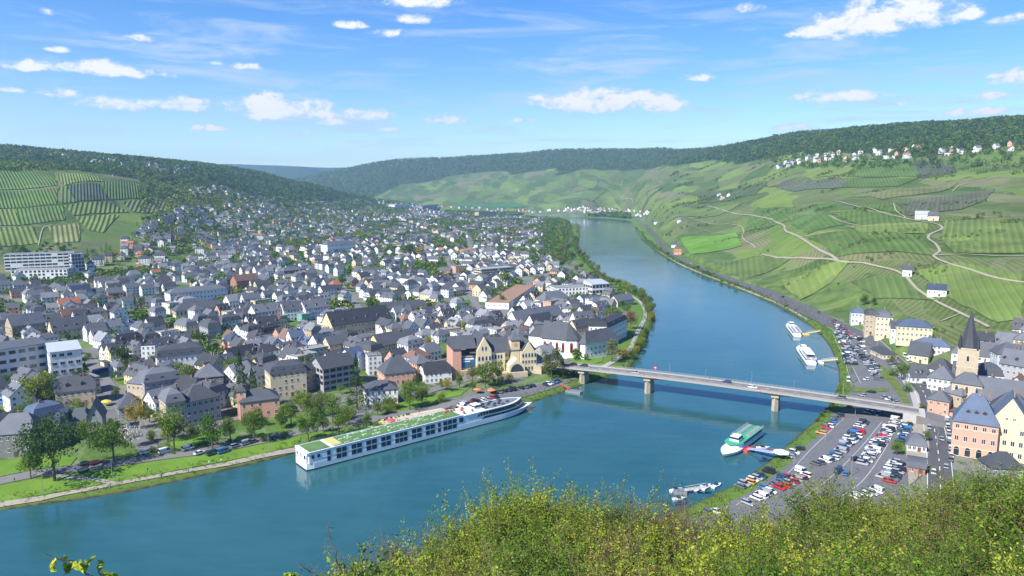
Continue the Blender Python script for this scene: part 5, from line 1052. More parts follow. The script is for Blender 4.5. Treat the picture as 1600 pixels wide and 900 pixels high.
# the farther houses: one object, each still with walls, a pitched roof and window openings
V = []; F3 = []; MI = []
def addf(vs, fs, mi):
    b = len(V); V.extend(vs)
    for f in fs: F3.append([b + i for i in f]); MI.append(mi)
for (r, x, y, z, a, w, d) in rest:
    ca, sa = math.cos(a), math.sin(a); L = lambda u, v, zz: (x + u * ca - v * sa, y + u * sa + v * ca, z + zz)
    h = rt.choice([6, 6.5, 8.2, 8.6]); rh = d * .5 * rt.uniform(.6, .95); W2, D2 = w / 2, d / 2; mi = rt.choice([0] * 9 + [1, 1, 2, 2, 3]); rm_ = rt.choice([4, 4, 4, 5, 5, 6]) if rt.random() > .012 else 7
    addf([L(-W2,-D2,-2), L(W2,-D2,-2), L(W2,D2,-2), L(-W2,D2,-2), L(-W2,-D2,h), L(W2,-D2,h), L(W2,D2,h), L(-W2,D2,h)], [(0,1,5,4),(1,2,6,5),(2,3,7,6),(3,0,4,7)], mi)
    o = .5; e = h - o * rh / D2; hip_ = rt.random() < .32; q_ = rt.uniform(.55, .95) * D2 if hip_ else 0
    if not hip_: addf([L(-W2,-D2,h), L(-W2,D2,h), L(-W2,0,h+rh), L(-W2,0,h+rh), L(W2,-D2,h), L(W2,D2,h), L(W2,0,h+rh), L(W2,0,h+rh)], [(0,2,3,1),(4,5,6,7)], mi)
    R1 = -W2 - o + (q_ + o if hip_ else 0); R3 = -R1
    addf([L(-W2-o,-D2-o,e), L(W2+o,-D2-o,e), L(R3,0,h+rh+.1), L(R1,0,h+rh+.1), L(-W2-o,D2+o,e), L(W2+o,D2+o,e)], [(0,1,2,3),(3,2,5,4)] + ([(0,3,3,4),(1,5,2,2)] if False else []), rm_)
    if hip_: addf([L(-W2-o,-D2-o,e), L(-W2-o,D2+o,e), L(R1,0,h+rh+.1), L(R1,0,h+rh+.1), L(W2+o,-D2-o,e), L(W2+o,D2+o,e), L(R3,0,h+rh+.1), L(R3,0,h+rh+.1)], [(0,2,3,1),(4,5,6,7)], rm_)
    if rt.random() < .35:                      # lower side wing
        w3 = rt.uniform(3, 5); s3 = rt.choice([-1, 1]); X0, X1 = (W2, W2 + w3) if s3 > 0 else (-W2 - w3, -W2); h3 = rt.uniform(2.8, 4.2); d3 = D2 * .7
        addf([L(X0,-d3,-2), L(X1,-d3,-2), L(X1,d3,-2), L(X0,d3,-2), L(X0,-d3,h3), L(X1,-d3,h3), L(X1,d3,h3), L(X0,d3,h3)], [(0,1,5,4),(1,2,6,5),(2,3,7,6),(3,0,4,7)], mi); addf([L(X0,-d3-.3,h3-.1), L(X1,-d3-.3,h3-.1), L(X1,0,h3+1.6), L(X0,0,h3+1.6), L(X0,d3+.3,h3-.1), L(X1,d3+.3,h3-.1)], [(0,1,2,3),(3,2,5,4)], rm_)
    if r < 1500:
        for (ux, uy, dx, dy, Ln) in ((0, -D2 - .04, 1, 0, w), (0, D2 + .04, 1, 0, w), (W2 + .04, 0, 0, 1, d), (-W2 - .04, 0, 0, 1, d)):
            nb = int(Ln / 3)
            for f in range(int(h / 2.8)):
                for b in range(nb):
                    q = -Ln / 2 + (b + .5) * Ln / nb; z0 = f * 2.8 + 1.0
                    addf([L(ux + dx*(q-.6), uy + dy*(q-.6), z0), L(ux + dx*(q+.6), uy + dy*(q+.6), z0), L(ux + dx*(q+.6), uy + dy*(q+.6), z0+1.3), L(ux + dx*(q-.6), uy + dy*(q-.6), z0+1.3)], [(0,1,2,3)], 8)
        cz = h + rh; addf([L(-.4+w*.2,-.4,cz-1), L(.4+w*.2,-.4,cz-1), L(.4+w*.2,.4,cz-1), L(-.4+w*.2,.4,cz-1), L(-.4+w*.2,-.4,cz+1), L(.4+w*.2,-.4,cz+1), L(.4+w*.2,.4,cz+1), L(-.4+w*.2,.4,cz+1)], [(0,1,5,4),(1,2,6,5),(2,3,7,6),(3,0,4,7),(4,5,6,7)], 9)
fm = npmesh('distant_houses', V, F3, [WALLM['white'], WALLM['cream'], WALLM['pale grey'], WALLM['pink'], ROOFM['slate'], ROOFM['dark slate'], ROOFM['light slate'], ROOFM['red'], glass_m, chim_m], MI)
tag(put('distant_houses', fm), 'hundreds of farther white-walled slate-roofed houses filling the valley and villages', 'houses', kind='stuff')
# ------------------------------------------------------------------ road bridge
BA = np.array(P(846, 566, 9.0)); BB = np.array(P(1436, 640, 9.0)); bd = BB - BA; BL = float(np.linalg.norm(bd)); bd = bd / BL; bn = np.array([-bd[1], bd[0]])
def bz(t): return 8.4 + 3.0 * (1 - (2 * t - .95) ** 2) * .55
br_rz = math.atan2(bd[1], bd[0]); bridge = empty('road_bridge', (BA[0], BA[1], 0), br_rz, 'long low concrete road bridge on stone piers crossing the river', 'bridge')
NS = 48; xs = [BL * i / NS for i in range(NS + 1)]
def sweep(mb, prof, mi=0):                      # profile (y, dz, use_depth) swept along the deck
    rings = []
    for i, x in enumerate(xs):
        t = i / NS; zc = bz(t)
        rings.append([(x, y, zc + dz) for y, dz in prof(t)])
    mb.loft(rings, mi)
piers_t = []
for ppx, ppy in ((929, 578), (1016, 600), (1212, 628)):
    q = np.array(P(ppx, ppy, 4)); piers_t.append(float((q - BA) @ bd / BL))
def depth(t):
    dmin = min(abs(t - p) for p in piers_t + [0.0, 1.0]); return .85 + 1.0 * math.exp(-(dmin / .05) ** 2)
m = MB(); sweep(m, lambda t: [(-4.2, -depth(t)), (4.2, -depth(t)), (5.9, -.55), (5.9, 0), (-5.9, 0), (-5.9, -.55)]); m.build('deck', pbr('bridge_concrete', (.33, .30, .255), .85, .12, .4), bridge)
m = MB(); sweep(m, lambda t: [(-3.6, .0), (3.6, .0), (3.6, .05), (-3.6, .05)]); m.build('carriageway', asphalt_new, bridge)
for s in (-1, 1):
    m = MB(); sweep(m, lambda t: [(s*4.75 - 1.1, .0), (s*4.75 + 1.1, .0), (s*4.75 + 1.1, .18), (s*4.75 - 1.1, .18)]); m.build('footway', paving, bridge)
    m = MB()
    for k in range(int(BL / 2.2) + 1):
        x = k * 2.2; zc = bz(min(1, x / BL)); m.box((x, s * 5.75, zc + .55), (.07, .07, 1.05))
    for dz in (.35, .6, .85, 1.1): sweep(m, lambda t: [(s*5.75 - .03, dz), (s*5.75 + .03, dz), (s*5.75 + .03, dz + .05), (s*5.75 - .03, dz + .05)])
    m.build('railing', pbr('railing_grey', (.34, .31, .27), .6, .1), bridge)
for p in piers_t:
    m = MB(); x = p * BL; zt_ = bz(p) - depth(p) - .02; prof = [(-1.5, -3.6), (0, -5.2), (1.5, -3.6), (1.5, 3.6), (0, 5.2), (-1.5, 3.6)]
    m.loft([[(x + a * 1.15, b * 1.05, -4) for a, b in prof], [(x + a, b, zt_ - .7) for a, b in prof]]); m.box((x, 0, zt_ - .35), (3.6, 10.8, .7)); m.build('pier', pbr('pier_stone', (.42, .36, .27), .9, .15, .7), bridge)
m = MB(); m.box((-3, 0, 3.9), (12, 12.4, 8)); m.build('abutment', WALLM['tan'], bridge); m = MB(); m.box((BL - 2, 0, 4), (9, 12.2, 8.2)); m.build('abutment', concrete, bridge)
m = MB(); 
for k in range(int(BL / 7)): m.box((k * 7 + 2, 0, bz(min(1, (k*7+2) / BL)) + .075), (3, .16, .02))
m.build('lane_marking', markw, bridge)
q1 = tuple(BB - bd * 2); strip('bridge_approach', [q1, tuple(BB + bd * 6), tuple(P(1458, 648, 4))], 10, asphalt_new, .3, 3, z=8.0) if False else None
m = MB(); m.loft([[(BL - 3, -6, 2), (BL - 3, 6, 2), (BL - 3, 6, bz(1)), (BL - 3, -6, bz(1))], [(BL + 16, -7, 2), (BL + 16, 7, 2), (BL + 16, 7, 4.6), (BL + 16, -7, 4.6)]]); m.build('approach_ramp', asphalt_new, bridge)
m = MB(); m.loft([[(-30, -6, 2), (-30, 6, 2), (-30, 6, 5.5), (-30, -6, 5.5)], [(-2, -6, 2), (-2, 6, 2), (-2, 6, bz(0)), (-2, -6, bz(0))]]); m.build('approach_ramp', concrete, bridge)
lampm = pbr('lamp_post', (.25, .26, .27), .5, .05)
def lamp(x, y, z, h=7, label=None, rz=0, group='street lamps'):
    l = empty('street_lamp', (x, y, z), rz, label, 'street lamp', group); m = MB(); m.tube((0, 0, 0), (0, 0, h), .11, .06); m.tube((0, 0, h - .05), (1.4, 0, h + .25), .05, .04); m.build('post', lampm, l)
    m = MB(); m.box((1.6, 0, h + .22), (.8, .3, .14)); m.build('lamp_head', metal_m, l); return l
LAMPS = []
for k in range(9):
    x = BL * (k + .5) / 9; q = BA + bd * x + bn * (5.3 if k % 2 else -5.3); l = lamp(q[0], q[1], bz(x / BL) + .15, 6.5, None, br_rz + (-R(90) if k % 2 else R(90))); LAMPS.append(l)
    l['label'] = 'grey lamp post on the %s of the bridge, %s from the hotel end' % ('far footway' if k % 2 else 'near footway', ['first','second','third','fourth','fifth','sixth','seventh','eighth','ninth'][k])
def sign(x, y, z, label, rz, kind=0):           # river navigation signs hung on the railing
    s = empty('navigation_sign', (x, y, z), rz, label, 'sign'); m = MB(); m.tube((0, 0, -1.4), (0, 0, 1.0), .05); m.build('post', lampm, s)
    m = MB(); 
    if kind: m.loft([[(.9*math.cos(a), yy, .9 + .9*math.sin(a)) for a in np.linspace(0, 6.283, 16, endpoint=False)] for yy in (-.04, .04)])
    else: m.box((0, 0, .3), (1.3, .08, 1.3))
    b = m.build('sign_board', pbr('sign_red', (.55, .04, .05), .5), s); m = MB(); m.box((0, -.06, .9 if kind else .3), (.9, .06, .35)); m.build('sign_bar', white_m, b)
for (px, py, kd, lb) in ((1022, 592, 0, 'small red square navigation sign on the near bridge rail above the first river pier'), (1188, 608, 0, 'small red square navigation sign on the near bridge rail by the second river pier')):
    q = np.array(P(px, py, 9.5)); t = float((q - BA) @ bd); w_ = BA + bd * t - bn * 5.95; sign(w_[0], w_[1], bz(t / BL) - .2, lb, br_rz, kd)
t = float((np.array(P(1023, 583, 9.5)) - BA) @ bd); w_ = BA + bd * t + bn * 5.95; sign(w_[0], w_[1], bz(t / BL) + 1.6, 'round red sign on a pole over the far bridge rail', br_rz, 1)

# ------------------------------------------------------------------ river cruise ship
ship_white = pbr('ship_white', (.74, .77, .80), .35, .04, .3); ship_glass = pbr('ship_glass', (.02, .025, .035), .06, .25, .4, spec=.7); ship_green = grassmat('sun_deck_green', (.06, .15, .05), (.15, .23, .085), .25); dark_hull = pbr('hull_dark', (.03, .04, .07), .5, .1)
sa = np.array(P(480, 737, 0)); sb = np.array(P(843, 641, 0)); sd_ = sb - sa; SLn = float(np.linalg.norm(sd_)); sd_ /= SLn; sn = np.array([-sd_[1], sd_[0]]); sc_ = sa + sn * 5.7
ship = empty('river_cruise_ship', (sc_[0], sc_[1], 0), math.atan2(sd_[1], sd_[0]), 'long white river cruise ship with green sun deck moored at the promenade', 'cruise ship'); LANDMARKS.append(('cruise ship', *(sc_ + sd_ * SLn / 2)))
HW = 5.7; Lx = SLn
def hullring(x, z, hw, bow=0.0): return hw
def plan(scale=1.0, L0=0.0, L1=Lx, bowlen=22, z=0.0, hw=HW):     # closed outline, pointed bow
    pts = [(L0, -hw * .9), (L0 + 3, -hw)]; 
    n = 9
    for k in range(n + 1): t = k / n; pts.append((L1 - bowlen + bowlen * t, -hw * (1 - t ** 2.4)))
    for k in range(n, -1, -1)[1:] if False else range(n - 1, -1, -1): t = k / n; pts.append((L1 - bowlen + bowlen * t, hw * (1 - t ** 2.4)))
    pts += [(L0 + 3, hw), (L0, hw * .9)]; return [(x, y, z) for x, y in pts]
m = MB(); m.loft([plan(z=-.8, L1=Lx - 5, hw=HW * .93), plan(z=.55, L1=Lx - 3.5), plan(z=.56, L1=Lx - 3.5)]); m.build('lower_hull', dark_hull, ship)
m = MB(); m.loft([plan(z=.5, L1=Lx - 3.5, hw=HW + .03), plan(z=2.2, L1=Lx - 2, hw=HW + .05), plan(z=3.0, L1=Lx, hw=HW + .05)]); m.build('hull', ship_white, ship)
def ship_x(px, z=4.4):
    best = 0; bd_ = 1e9
    for q in np.linspace(0, Lx, 900):
        w_ = sc_ + sd_ * q - sn * HW; e_ = abs(proj(w_[0], w_[1], z)[0] - px)
        if e_ < bd_: bd_ = e_; best = q
    return float(best)
XS = ship_x(724)                                  # accommodation block ends, glazed lounge begins
m = MB(); m.prism([(1.0, -HW), (XS, -HW), (XS, HW), (1.0, HW)], 2.9, 7.4); m.box((.9, 0, 7.0), (1.6, 11.6, .9)); m.build('accommodation_block', ship_white, ship)
m = MB(); m.loft([plan(z=2.9, L0=XS - 3, L1=Lx - 4.5, bowlen=19, hw=HW - .02), plan(z=6.75, L0=XS - 3, L1=Lx - 8.5, bowlen=17, hw=HW - .02)]); m.build('lounge_block', ship_white, ship)
for za, zb, u0, l1, l2 in ((4.75, 6.4, 5.0, 6.3, 8.0), (3.15, 4.15, 8.0, 4.7, 5.7)):
    m = MB(); m.loft([plan(z=za, L0=XS + u0, L1=Lx - l1, bowlen=18.2, hw=HW + .05), plan(z=zb, L0=XS + u0 + 2, L1=Lx - l2, bowlen=17.2, hw=HW + .05)]); m.build('lounge_glazing', ship_glass, ship)
m = MB()
for k in range(12):
    for s_ in (-1, 1): m.box((XS + 8 + k * 1.7, s_ * (HW + .08) * (1 if k < 5 else .985), 5.6), (.12, .06, 1.6))
m.build('window_mullions', ship_white, ship)
m = MB(); m.loft([plan(z=6.72, L0=XS - 2, L1=Lx - 7.5, bowlen=17, hw=HW + .2), plan(z=6.98, L0=XS - 2, L1=Lx - 7.5, bowlen=17, hw=HW + .2)]); m.build('lounge_roof', ship_white, ship)
m = MB(); m.loft([plan(z=6.9, L0=XS + 14, L1=Lx - 9.5, bowlen=15, hw=HW - .7), plan(z=7.03, L0=XS + 14, L1=Lx - 9.5, bowlen=15, hw=HW - .7)]); m.build('forward_deck', pbr('deck_slate', (.16, .18, .2), .8, .2), ship)
m = MB(); m.box((XS * .5, -HW - .0, 4.38), (XS - 4, .14, .1)); m.box((XS * .5, HW, 4.38), (XS - 4, .14, .1)); m.box((XS * .5, -HW, 7.35), (XS - 2, .2, .16)); m.box((XS * .5, HW, 7.35), (XS - 2, .2, .16)); m.build('rubbing_band', pbr('ship_trim', (.42, .45, .5), .5), ship)
m = MB(); m.box((XS / 2 + 6, 0, 7.46), (XS - 14, HW * 2 - 1.3, .12)); gd = m.build('sun_deck', ship_green, ship)
m = MB(); m.box((6, 0, 7.46), (9, HW * 2 - 1.4, .12)); m.build('sun_deck', ship_green, ship)
m = MB(); m.box((13.8, 0, 7.6), (4, HW * 2 - 1.6, .4)); m.build('deck_platform', pbr('deck_yellow', (.5, .45, .18), .8), ship)
rs_ = random.Random(3); ub = MB(); ub.box((0, 0, .5), (1, 1, 1), taper=.9)
fur = ub.mesh('deck_bench', pbr('deck_pale_green', (.30, .42, .26), .8, .2)); lou = ub.mesh('deck_lounger', pbr('lounger_dark', (.07, .08, .1), .7, .3)); cha = ub.mesh('deck_chair', pbr('chair_orange', (.5, .16, .07), .7, .3)); ben = ub.mesh('bench', pbr('bench_grey', (.22, .23, .25), .7, .3))
for k in range(44): put('deck_bench', fur, gd, (18 + k * (XS - 26) / 44 + rs_.uniform(-1, 1), rs_.uniform(-4.3, 4.3), 7.51), sc=(rs_.uniform(1.0, 2.6), rs_.uniform(.6, 1.6), rs_.uniform(.15, .5)))
for k in range(9): put('deck_lounger', lou, ship, (XS + 15 + k * 1.8, rs_.uniform(-2.8, 2.8), 7.02), sc=(1.5, .9, .8))
for k in range(6): put('deck_lounger', lou, ship, (XS + 15 + k * 2.6, -3.3 + (k % 2) * 6.6, 7.02), sc=(1.9, 1.2, .6))
for k in range(8): put('deck_chair', cha, ship, (XS - 5 + k * 1.7, rs_.uniform(-3.6, 3.6), 7.4), sc=(1.1, 1.1, .8))
m = MB(); m.loft([[(XS + 9, -2.2, 6.9), (XS + 14, -2.2, 6.9), (XS + 14, 2.2, 6.9), (XS + 9, 2.2, 6.9)], [(XS + 9.4, -2, 9.2), (XS + 13, -1.9, 9.2), (XS + 13, 1.9, 9.2), (XS + 9.4, 2, 9.2)]]); wh_ = m.build('wheelhouse', ship_white, ship)
m = MB(); m.box((XS + 11.4, 0, 8.4), (4.4, 4.5, .9)); m.build('wheelhouse_window', ship_glass, wh_)
m = MB()
for s in (-1, 1):
    for k in range(int((XS - 2) / 2.2)): m.box((1.5 + k * 2.2, s * (HW - .1), 7.95), (.06, .06, 1.05))
    for dz in (7.9, 8.45): m.box((XS / 2, s * (HW - .1), dz), (XS - 1, .05, .05))
for k in range(int((Lx - 22 - XS) / 2)):
    for s in (-1, 1): m.box((XS + k * 2 + 1, s * HW, 7.45), (.06, .06, 1.0))
for s in (-1, 1): m.box(((XS + Lx - 20) / 2, s * HW, 7.95), (Lx - 21 - XS, .06, .06))
m.build('railing', metal_m, ship)
cw = MB(); cw.box((0, 0, 0), (2.05, .1, 1.75)); cwm = cw.mesh('cabin_window', ship_glass)
for pa, pb, nw in ((511,517,1),(525,542,2),(549,566,2),(572,589,2),(595,611,2),(617,637,3),(643,659,2),(665,680,2),(684,689,1),(692,714,3)):
    xa, xb = ship_x(pa), ship_x(pb); wd = (xb - xa) / nw
    for k in range(nw):
        for zz in (3.15, 5.6):
            for s in (-1, 1): put('cabin_window', cwm, ship, (xa + wd * (k + .5), s * (HW + .03), zz), sc=(wd * .86 / 2.05, 1, 1.06))
for s in (-1, 1):
    for x_ in (2.6, 5.0): put('cabin_window', cwm, ship, (x_, s * (HW + .03), 5.4), sc=(.6, 1, .8))
    put('cabin_window', cwm, ship, (XS - 1.2, s * (HW + .03), 5.3), sc=(1.1, 1, 1.2))
for yy in (-3.6, 0, 3.6): put('cabin_window', cwm, ship, (.9 - .8, yy, 5.2), R(90), sc=(.9, 1, .9)); put('cabin_window', cwm, ship, (.4, yy, 2.6), R(90), sc=(.5, 1, .5)) if yy else None
m = MB(); m.box((.55, 0, 4.0), (1.0, 10.2, 4.4)); m.build('stern', ship_white, ship)
m = MB()
for k in range(6): m.box((Lx - 19 + k * 1.2, 0 , 2.72 + .35), (.5, 1.2, .5))
m.tube((Lx - 4, 0, 3), (Lx - 3.2, 0, 6), .08, .05); m.build('bow_gear', metal_m, ship)
m = MB(); m.loft([[(Lx - 18, -4.2, 3.05), (Lx - 3.5, -.6, 3.05), (Lx - 3.5, .6, 3.05), (Lx - 18, 4.2, 3.05)], [(Lx - 18, -4.2, 3.12), (Lx - 3.5, -.6, 3.12), (Lx - 3.5, .6, 3.12), (Lx - 18, 4.2, 3.12)]]); m.build('foredeck', pbr('deck_grey', (.35, .37, .38), .7), ship)

# ------------------------------------------------------------------ excursion boats
def boat(px_s, px_b, bw, label, deckm=None, decks=2, name='excursion_boat'):
    a = np.array(P(*px_s)); b = np.array(P(*px_b)); L = float(np.linalg.norm(b - a)); d = (b - a) / L; r = empty(name, (a[0], a[1], 0), math.atan2(d[1], d[0]), label, 'boat')
    hw = bw / 2
    def pl(z, k=1.0, x0=0, x1=L, bl=None):
        bl = bl or L * .28; pts = [(x0, -hw * k * .85), (x0 + 1, -hw * k)] + [(x1 - bl + bl * t, -hw * k * (1 - t ** 2.2)) for t in np.linspace(0, 1, 7)] + [(x1 - bl + bl * t, hw * k * (1 - t ** 2.2)) for t in np.linspace(1, 0, 7)[1:]] + [(x0 + 1, hw * k), (x0, hw * k * .85)]
        return [(x, y, z) for x, y in pts]
    m = MB(); m.loft([pl(-.6, .85, 0, L - 2), pl(.3, .97, 0, L - 1), pl(1.7, 1.03, 0, L)]); h_ = m.build('hull', ship_white, r); m = MB(); m.loft([pl(.2, 1.0, 0, L - 1.0), pl(.45, 1.015, 0, L - .85)]); m.build('boot_stripe', dark_hull, h_)
    m = MB(); m.loft([pl(1.6, .88, 1.2, L * .84, L * .14), pl(3.7, .86, 1.4, L * .80, L * .12)]); c = m.build('saloon', ship_white, r)
    n = int(L * .58 / 2.0)
    wm = MB(); wm.box((0, 0, 0), (1.6, .08, 1.0)); wme = wm.mesh('saloon_window', ship_glass)
    for k in range(n):
        for s in (-1, 1): put('saloon_window', wme, c, (3 + k * 2.0, s * hw * .895, 2.75))
    m = MB(); m.loft([pl(3.7, .98, .6, L * .83, L * .14), pl(3.85, .98, .6, L * .83, L * .14)]); m.build('upper_deck', deckm or pbr('boat_deck', (.55, .54, .5), .8), r)
    m = MB(); m.box((L * .63, 0, 4.9), (L * .12, bw * .55, 2.2), taper=.85); w_ = m.build('wheelhouse', ship_white, r); m = MB(); m.box((L * .63, 0, 5.25), (L * .125, bw * .57, .8), taper=.95); m.build('wheelhouse_window', ship_glass, w_)
    m = MB()
    for s in (-1, 1):
        for k in range(int(L * .55 / 1.8)): m.tube((1 + k * 1.8, s * hw * .93, 3.8), (1 + k * 1.8, s * hw * .93, 4.9), .04)
        m.tube((1, s * hw * .93, 4.9), (L * .56, s * hw * .93, 4.9), .04)
    m.tube((L - 2, 0, 1.8), (L - 2, 0, 4.4), .06, .03); m.build('railing', white_m, r)
    for k in range(int(L * .42 / 1.7)):
        for y_ in (-hw * .5, hw * .5): put('bench', ben, r, (2.2 + k * 1.7, y_, 3.85), sc=(.9, hw * .5, .55))
    if decks > 2:
        m = MB(); m.box((L * .3, 0, 6.0), (L * .42, bw * .8, .12)); 
        for i in range(5):
            for s in (-1, 1): m.tube((L * .12 + i * L * .09, s * bw * .37, 3.9), (L * .12 + i * L * .09, s * bw * .37, 6.0), .05)
        m.build('awning', ship_white, r)
    return r, a, d, L
boat((1246,527),(1231,508), 6.2, 'white passenger boat at the upper yellow gangway, farther of the two', None, 2)
boat((1268,571),(1248,543), 6.6, 'larger white passenger boat with open benches at the nearer yellow gangway', None, 3)
LANDMARKS.append(('upper passenger boat', *P(1238, 518)))
_, ba_, bd2, bl_ = boat((1181,677),(1129,716), 7.6, 'white excursion boat with bright green upper deck near the lower car park', pbr('green_deck', (.04, .32, .17), .7, .15, .4), 2)
LANDMARKS.append(('green-decked boat', *P(1158, 695)))
def gangway(p0, p1, w, label, mat, rail, head=(5, 5)):
    a = np.array(P(*p0)); b = np.array(hit(*p1, 165)[:2]); L = float(np.linalg.norm(b - a)); r = empty('gangway', (a[0], a[1], 0), math.atan2(b[1] - a[1], b[0] - a[0]), label, 'gangway')
    m = MB(); m.box((0, 0, .35), (head[0], head[1], 1.3)); m.build('pontoon', rail, r)
    m = MB(); m.loft([[(head[0] * .3, -w/2, 1.1), (head[0] * .3, w/2, 1.1), (head[0] * .3, w/2, 1.3), (head[0] * .3, -w/2, 1.3)], [(L, -w/2, 3.3), (L, w/2, 3.3), (L, w/2, 3.5), (L, -w/2, 3.5)]]); m.build('walkway', mat, r)
    m = MB()
    for s in (-1, 1):
        m.tube((head[0] * .3, s * w/2, 2.2), (L, s * w/2, 4.5), .05, n=4)
        for k in range(int(L / 2)): t = k / (L / 2); m.tube((head[0]*.3 + (L - head[0]*.3) * t, s * w/2, 1.2 + 2.2 * t), (head[0]*.3 + (L - head[0]*.3) * t, s * w/2, 2.2 + 2.3 * t), .04, n=4)
    m.build('handrail', rail, r)
yel = pbr('gangway_yellow', (.62, .47, .18), .7); redp = pbr('gangway_red', (.52, .07, .06), .6)
gangway((1256,523),(1281,524), 2.4, 'yellow gangway leading from the far passenger boat to the bank', yel, yel, (7, 4)); gangway((1276,566),(1309,569), 3.2, 'broad yellow gangway leading from the near passenger boat to the bank', yel, ship_white, (9, 5))
gangway((1164,703),(1212,716), 2.6, 'blue-white gangway with red rails from the green-decked boat to shore', pbr('gangway_blue', (.30, .42, .62), .6), redp, (6, 5)); gangway((897,613),(876,606), 1.6, 'small red gangway with grey pontoon below the quay car park', redp, metal_m, (9, 4))
gangway((1063,770),(1103,777), 1.8, 'grey jetty with small boats at the near bank', concrete, metal_m, (5, 4))
def smallboat(px, py, L, rz, label, col):
    x, y = P(px, py); r = empty('motor_boat', (x, y, 0), rz, label, 'boat', 'small motor boats at the jetty'); hw = L * .17
    pl = lambda z, k: [(-L/2, -hw*k, z), (L*.15, -hw*k, z), (L*.5*k, 0, z), (L*.15, hw*k, z), (-L/2, hw*k, z)]
    m = MB(); m.loft([pl(-.3, .7), pl(.75, 1.0)]); m.build('hull', col, r); m = MB(); m.loft([[(-L*.2, -hw*.7, .75), (L*.12, -hw*.6, .75), (L*.12, hw*.6, .75), (-L*.2, hw*.7, .75)], [(-L*.2, -hw*.6, 1.5), (0, -hw*.5, 1.5), (0, hw*.5, 1.5), (-L*.2, hw*.6, 1.5)]]); m.build('cabin', ship_glass, r)
navy = pbr('boat_navy', (.03, .07, .18), .4)
for px, py, L, rz, lb, c in ((1057,767,5.5,.5,'small white motor boat at the tip of the grey jetty, far side',ship_white),(1062,781,5.5,.3,'small white motor boat on the near side of the grey jetty',ship_white),(1064,788,5,.2,'small navy blue boat nearest the bushes by the grey jetty',navy),(1092,764,5.5,.9,'white motor boat with dark cover between jetty and bank',ship_white),(1104,762,6,.8,'white cabin boat second from the bank beyond the jetty',ship_white),(1120,760,5.5,.7,'white motor boat closest to the bank beyond the jetty',ship_white),(1193,701,6,.1,'white dinghy floating beside the blue-white gangway',ship_white),(1196,720,6,.1,'dark dinghy below the blue-white gangway',navy)): smallboat(px, py, L, rz, lb, c)
def parasol(px, py, r_, h, col, label, cat='parasol', name='parasol', zz=3.5, n=8):
    x, y, zz = hit(px, py, 165); r = empty(name, (x, y, zz), 0, label, cat); m = MB(); m.tube((0, 0, 0), (0, 0, h), .06); m.build('pole', metal_m, r)
    m = MB(); m.loft([[(r_*math.cos(a), r_*math.sin(a), h - r_*.28) for a in np.linspace(0, 6.283, n, endpoint=False)], [(r_*.5*math.cos(a), r_*.5*math.sin(a), h - r_*.06) for a in np.linspace(0, 6.283, n, endpoint=False)], [(.05*math.cos(a), .05*math.sin(a), h + .25) for a in np.linspace(0, 6.283, n, endpoint=False)]]); m.build('canopy', col, r)
parasol(1220, 716, 3.6, 3.6, white_m, 'large white pointed tent canopy at the shore end of the gangway', 'canopy', 'tent_canopy', n=6)
parasol(611, 664, 2.4, 3, pbr('parasol_red', (.6, .08, .1), .8), 'red parasol on the sandy square behind the cruise ship')
parasol(596, 668, 2.2, 3, pbr('parasol_yellow', (.6, .5, .12), .8), 'yellow parasol beside the red one on the sandy square')
parasol(166, 634, 2.6, 3, pbr('parasol_gold', (.7, .5, .05), .8), 'round golden-yellow parasol in the villa garden'); parasol(242, 656, 2.6, 2.8, pbr('parasol_lemon', (.7, .6, .15), .8), 'yellow awning-like parasol beside the tall double villa')
parasol(746, 615, 2.4, 3, pbr('parasol_orange', (.6, .2, .06), .8), 'left orange parasol on the quay car park'); parasol(768, 616, 2.4, 3, pbr('parasol_orange', (.6, .2, .06), .8), 'right orange parasol on the quay car park')

# ------------------------------------------------------------------ vehicles
tyre_m = pbr('tyre', (.02, .02, .02), .9); car_glass = pbr('car_glass', (.02, .025, .03), .05, .1, 1, spec=.7)
CARC = {'white': (.70, .71, .72), 'silver': (.42, .43, .44), 'grey': (.16, .165, .17), 'black': (.015, .015, .018), 'dark blue': (.02, .04, .10), 'blue': (.04, .15, .34), 'red': (.42, .015, .02), 'orange': (.55, .16, .03), 'dark green': (.02, .07, .05)}
def carpaint(c):
    k = 'paint_' + c.replace(' ', '_')
    if k in MATS: return MATS[k]
    m = bpy.data.materials.new(k); m.use_nodes = True; MATS[k] = m; g = NT(m.node_tree)
    b = g.n('ShaderNodeBsdfPrincipled', {'Base Color': (*CARC[c], 1), 'Roughness': .35, 'Metallic': .3 if c in ('silver', 'grey') else 0, 'Coat Weight': .6, 'Coat Roughness': .08}); g.n('ShaderNodeOutputMaterial', {0: b.outputs[0]}); return m
wm = MB(); wm.tube((0, -.11, 0), (0, .11, 0), .33, n=12); wheel_me = wm.mesh('wheel', tyre_m)
CT = {'hatchback': (4.2, 1.78, .78, 1.47, (-1.95, -1.5, .45, 1.25)), 'estate car': (4.7, 1.82, .80, 1.48, (-2.2, -1.95, .5, 1.35)), 'saloon car': (4.7, 1.82, .80, 1.43, (-1.75, -.95, .45, 1.3)), 'van': (5.2, 1.95, 1.0, 2.15, (-2.5, -2.4, 1.2, 1.9)), 'off-roader': (4.6, 1.88, .95, 1.72, (-2.15, -1.9, .5, 1.2))}
_cm = {}
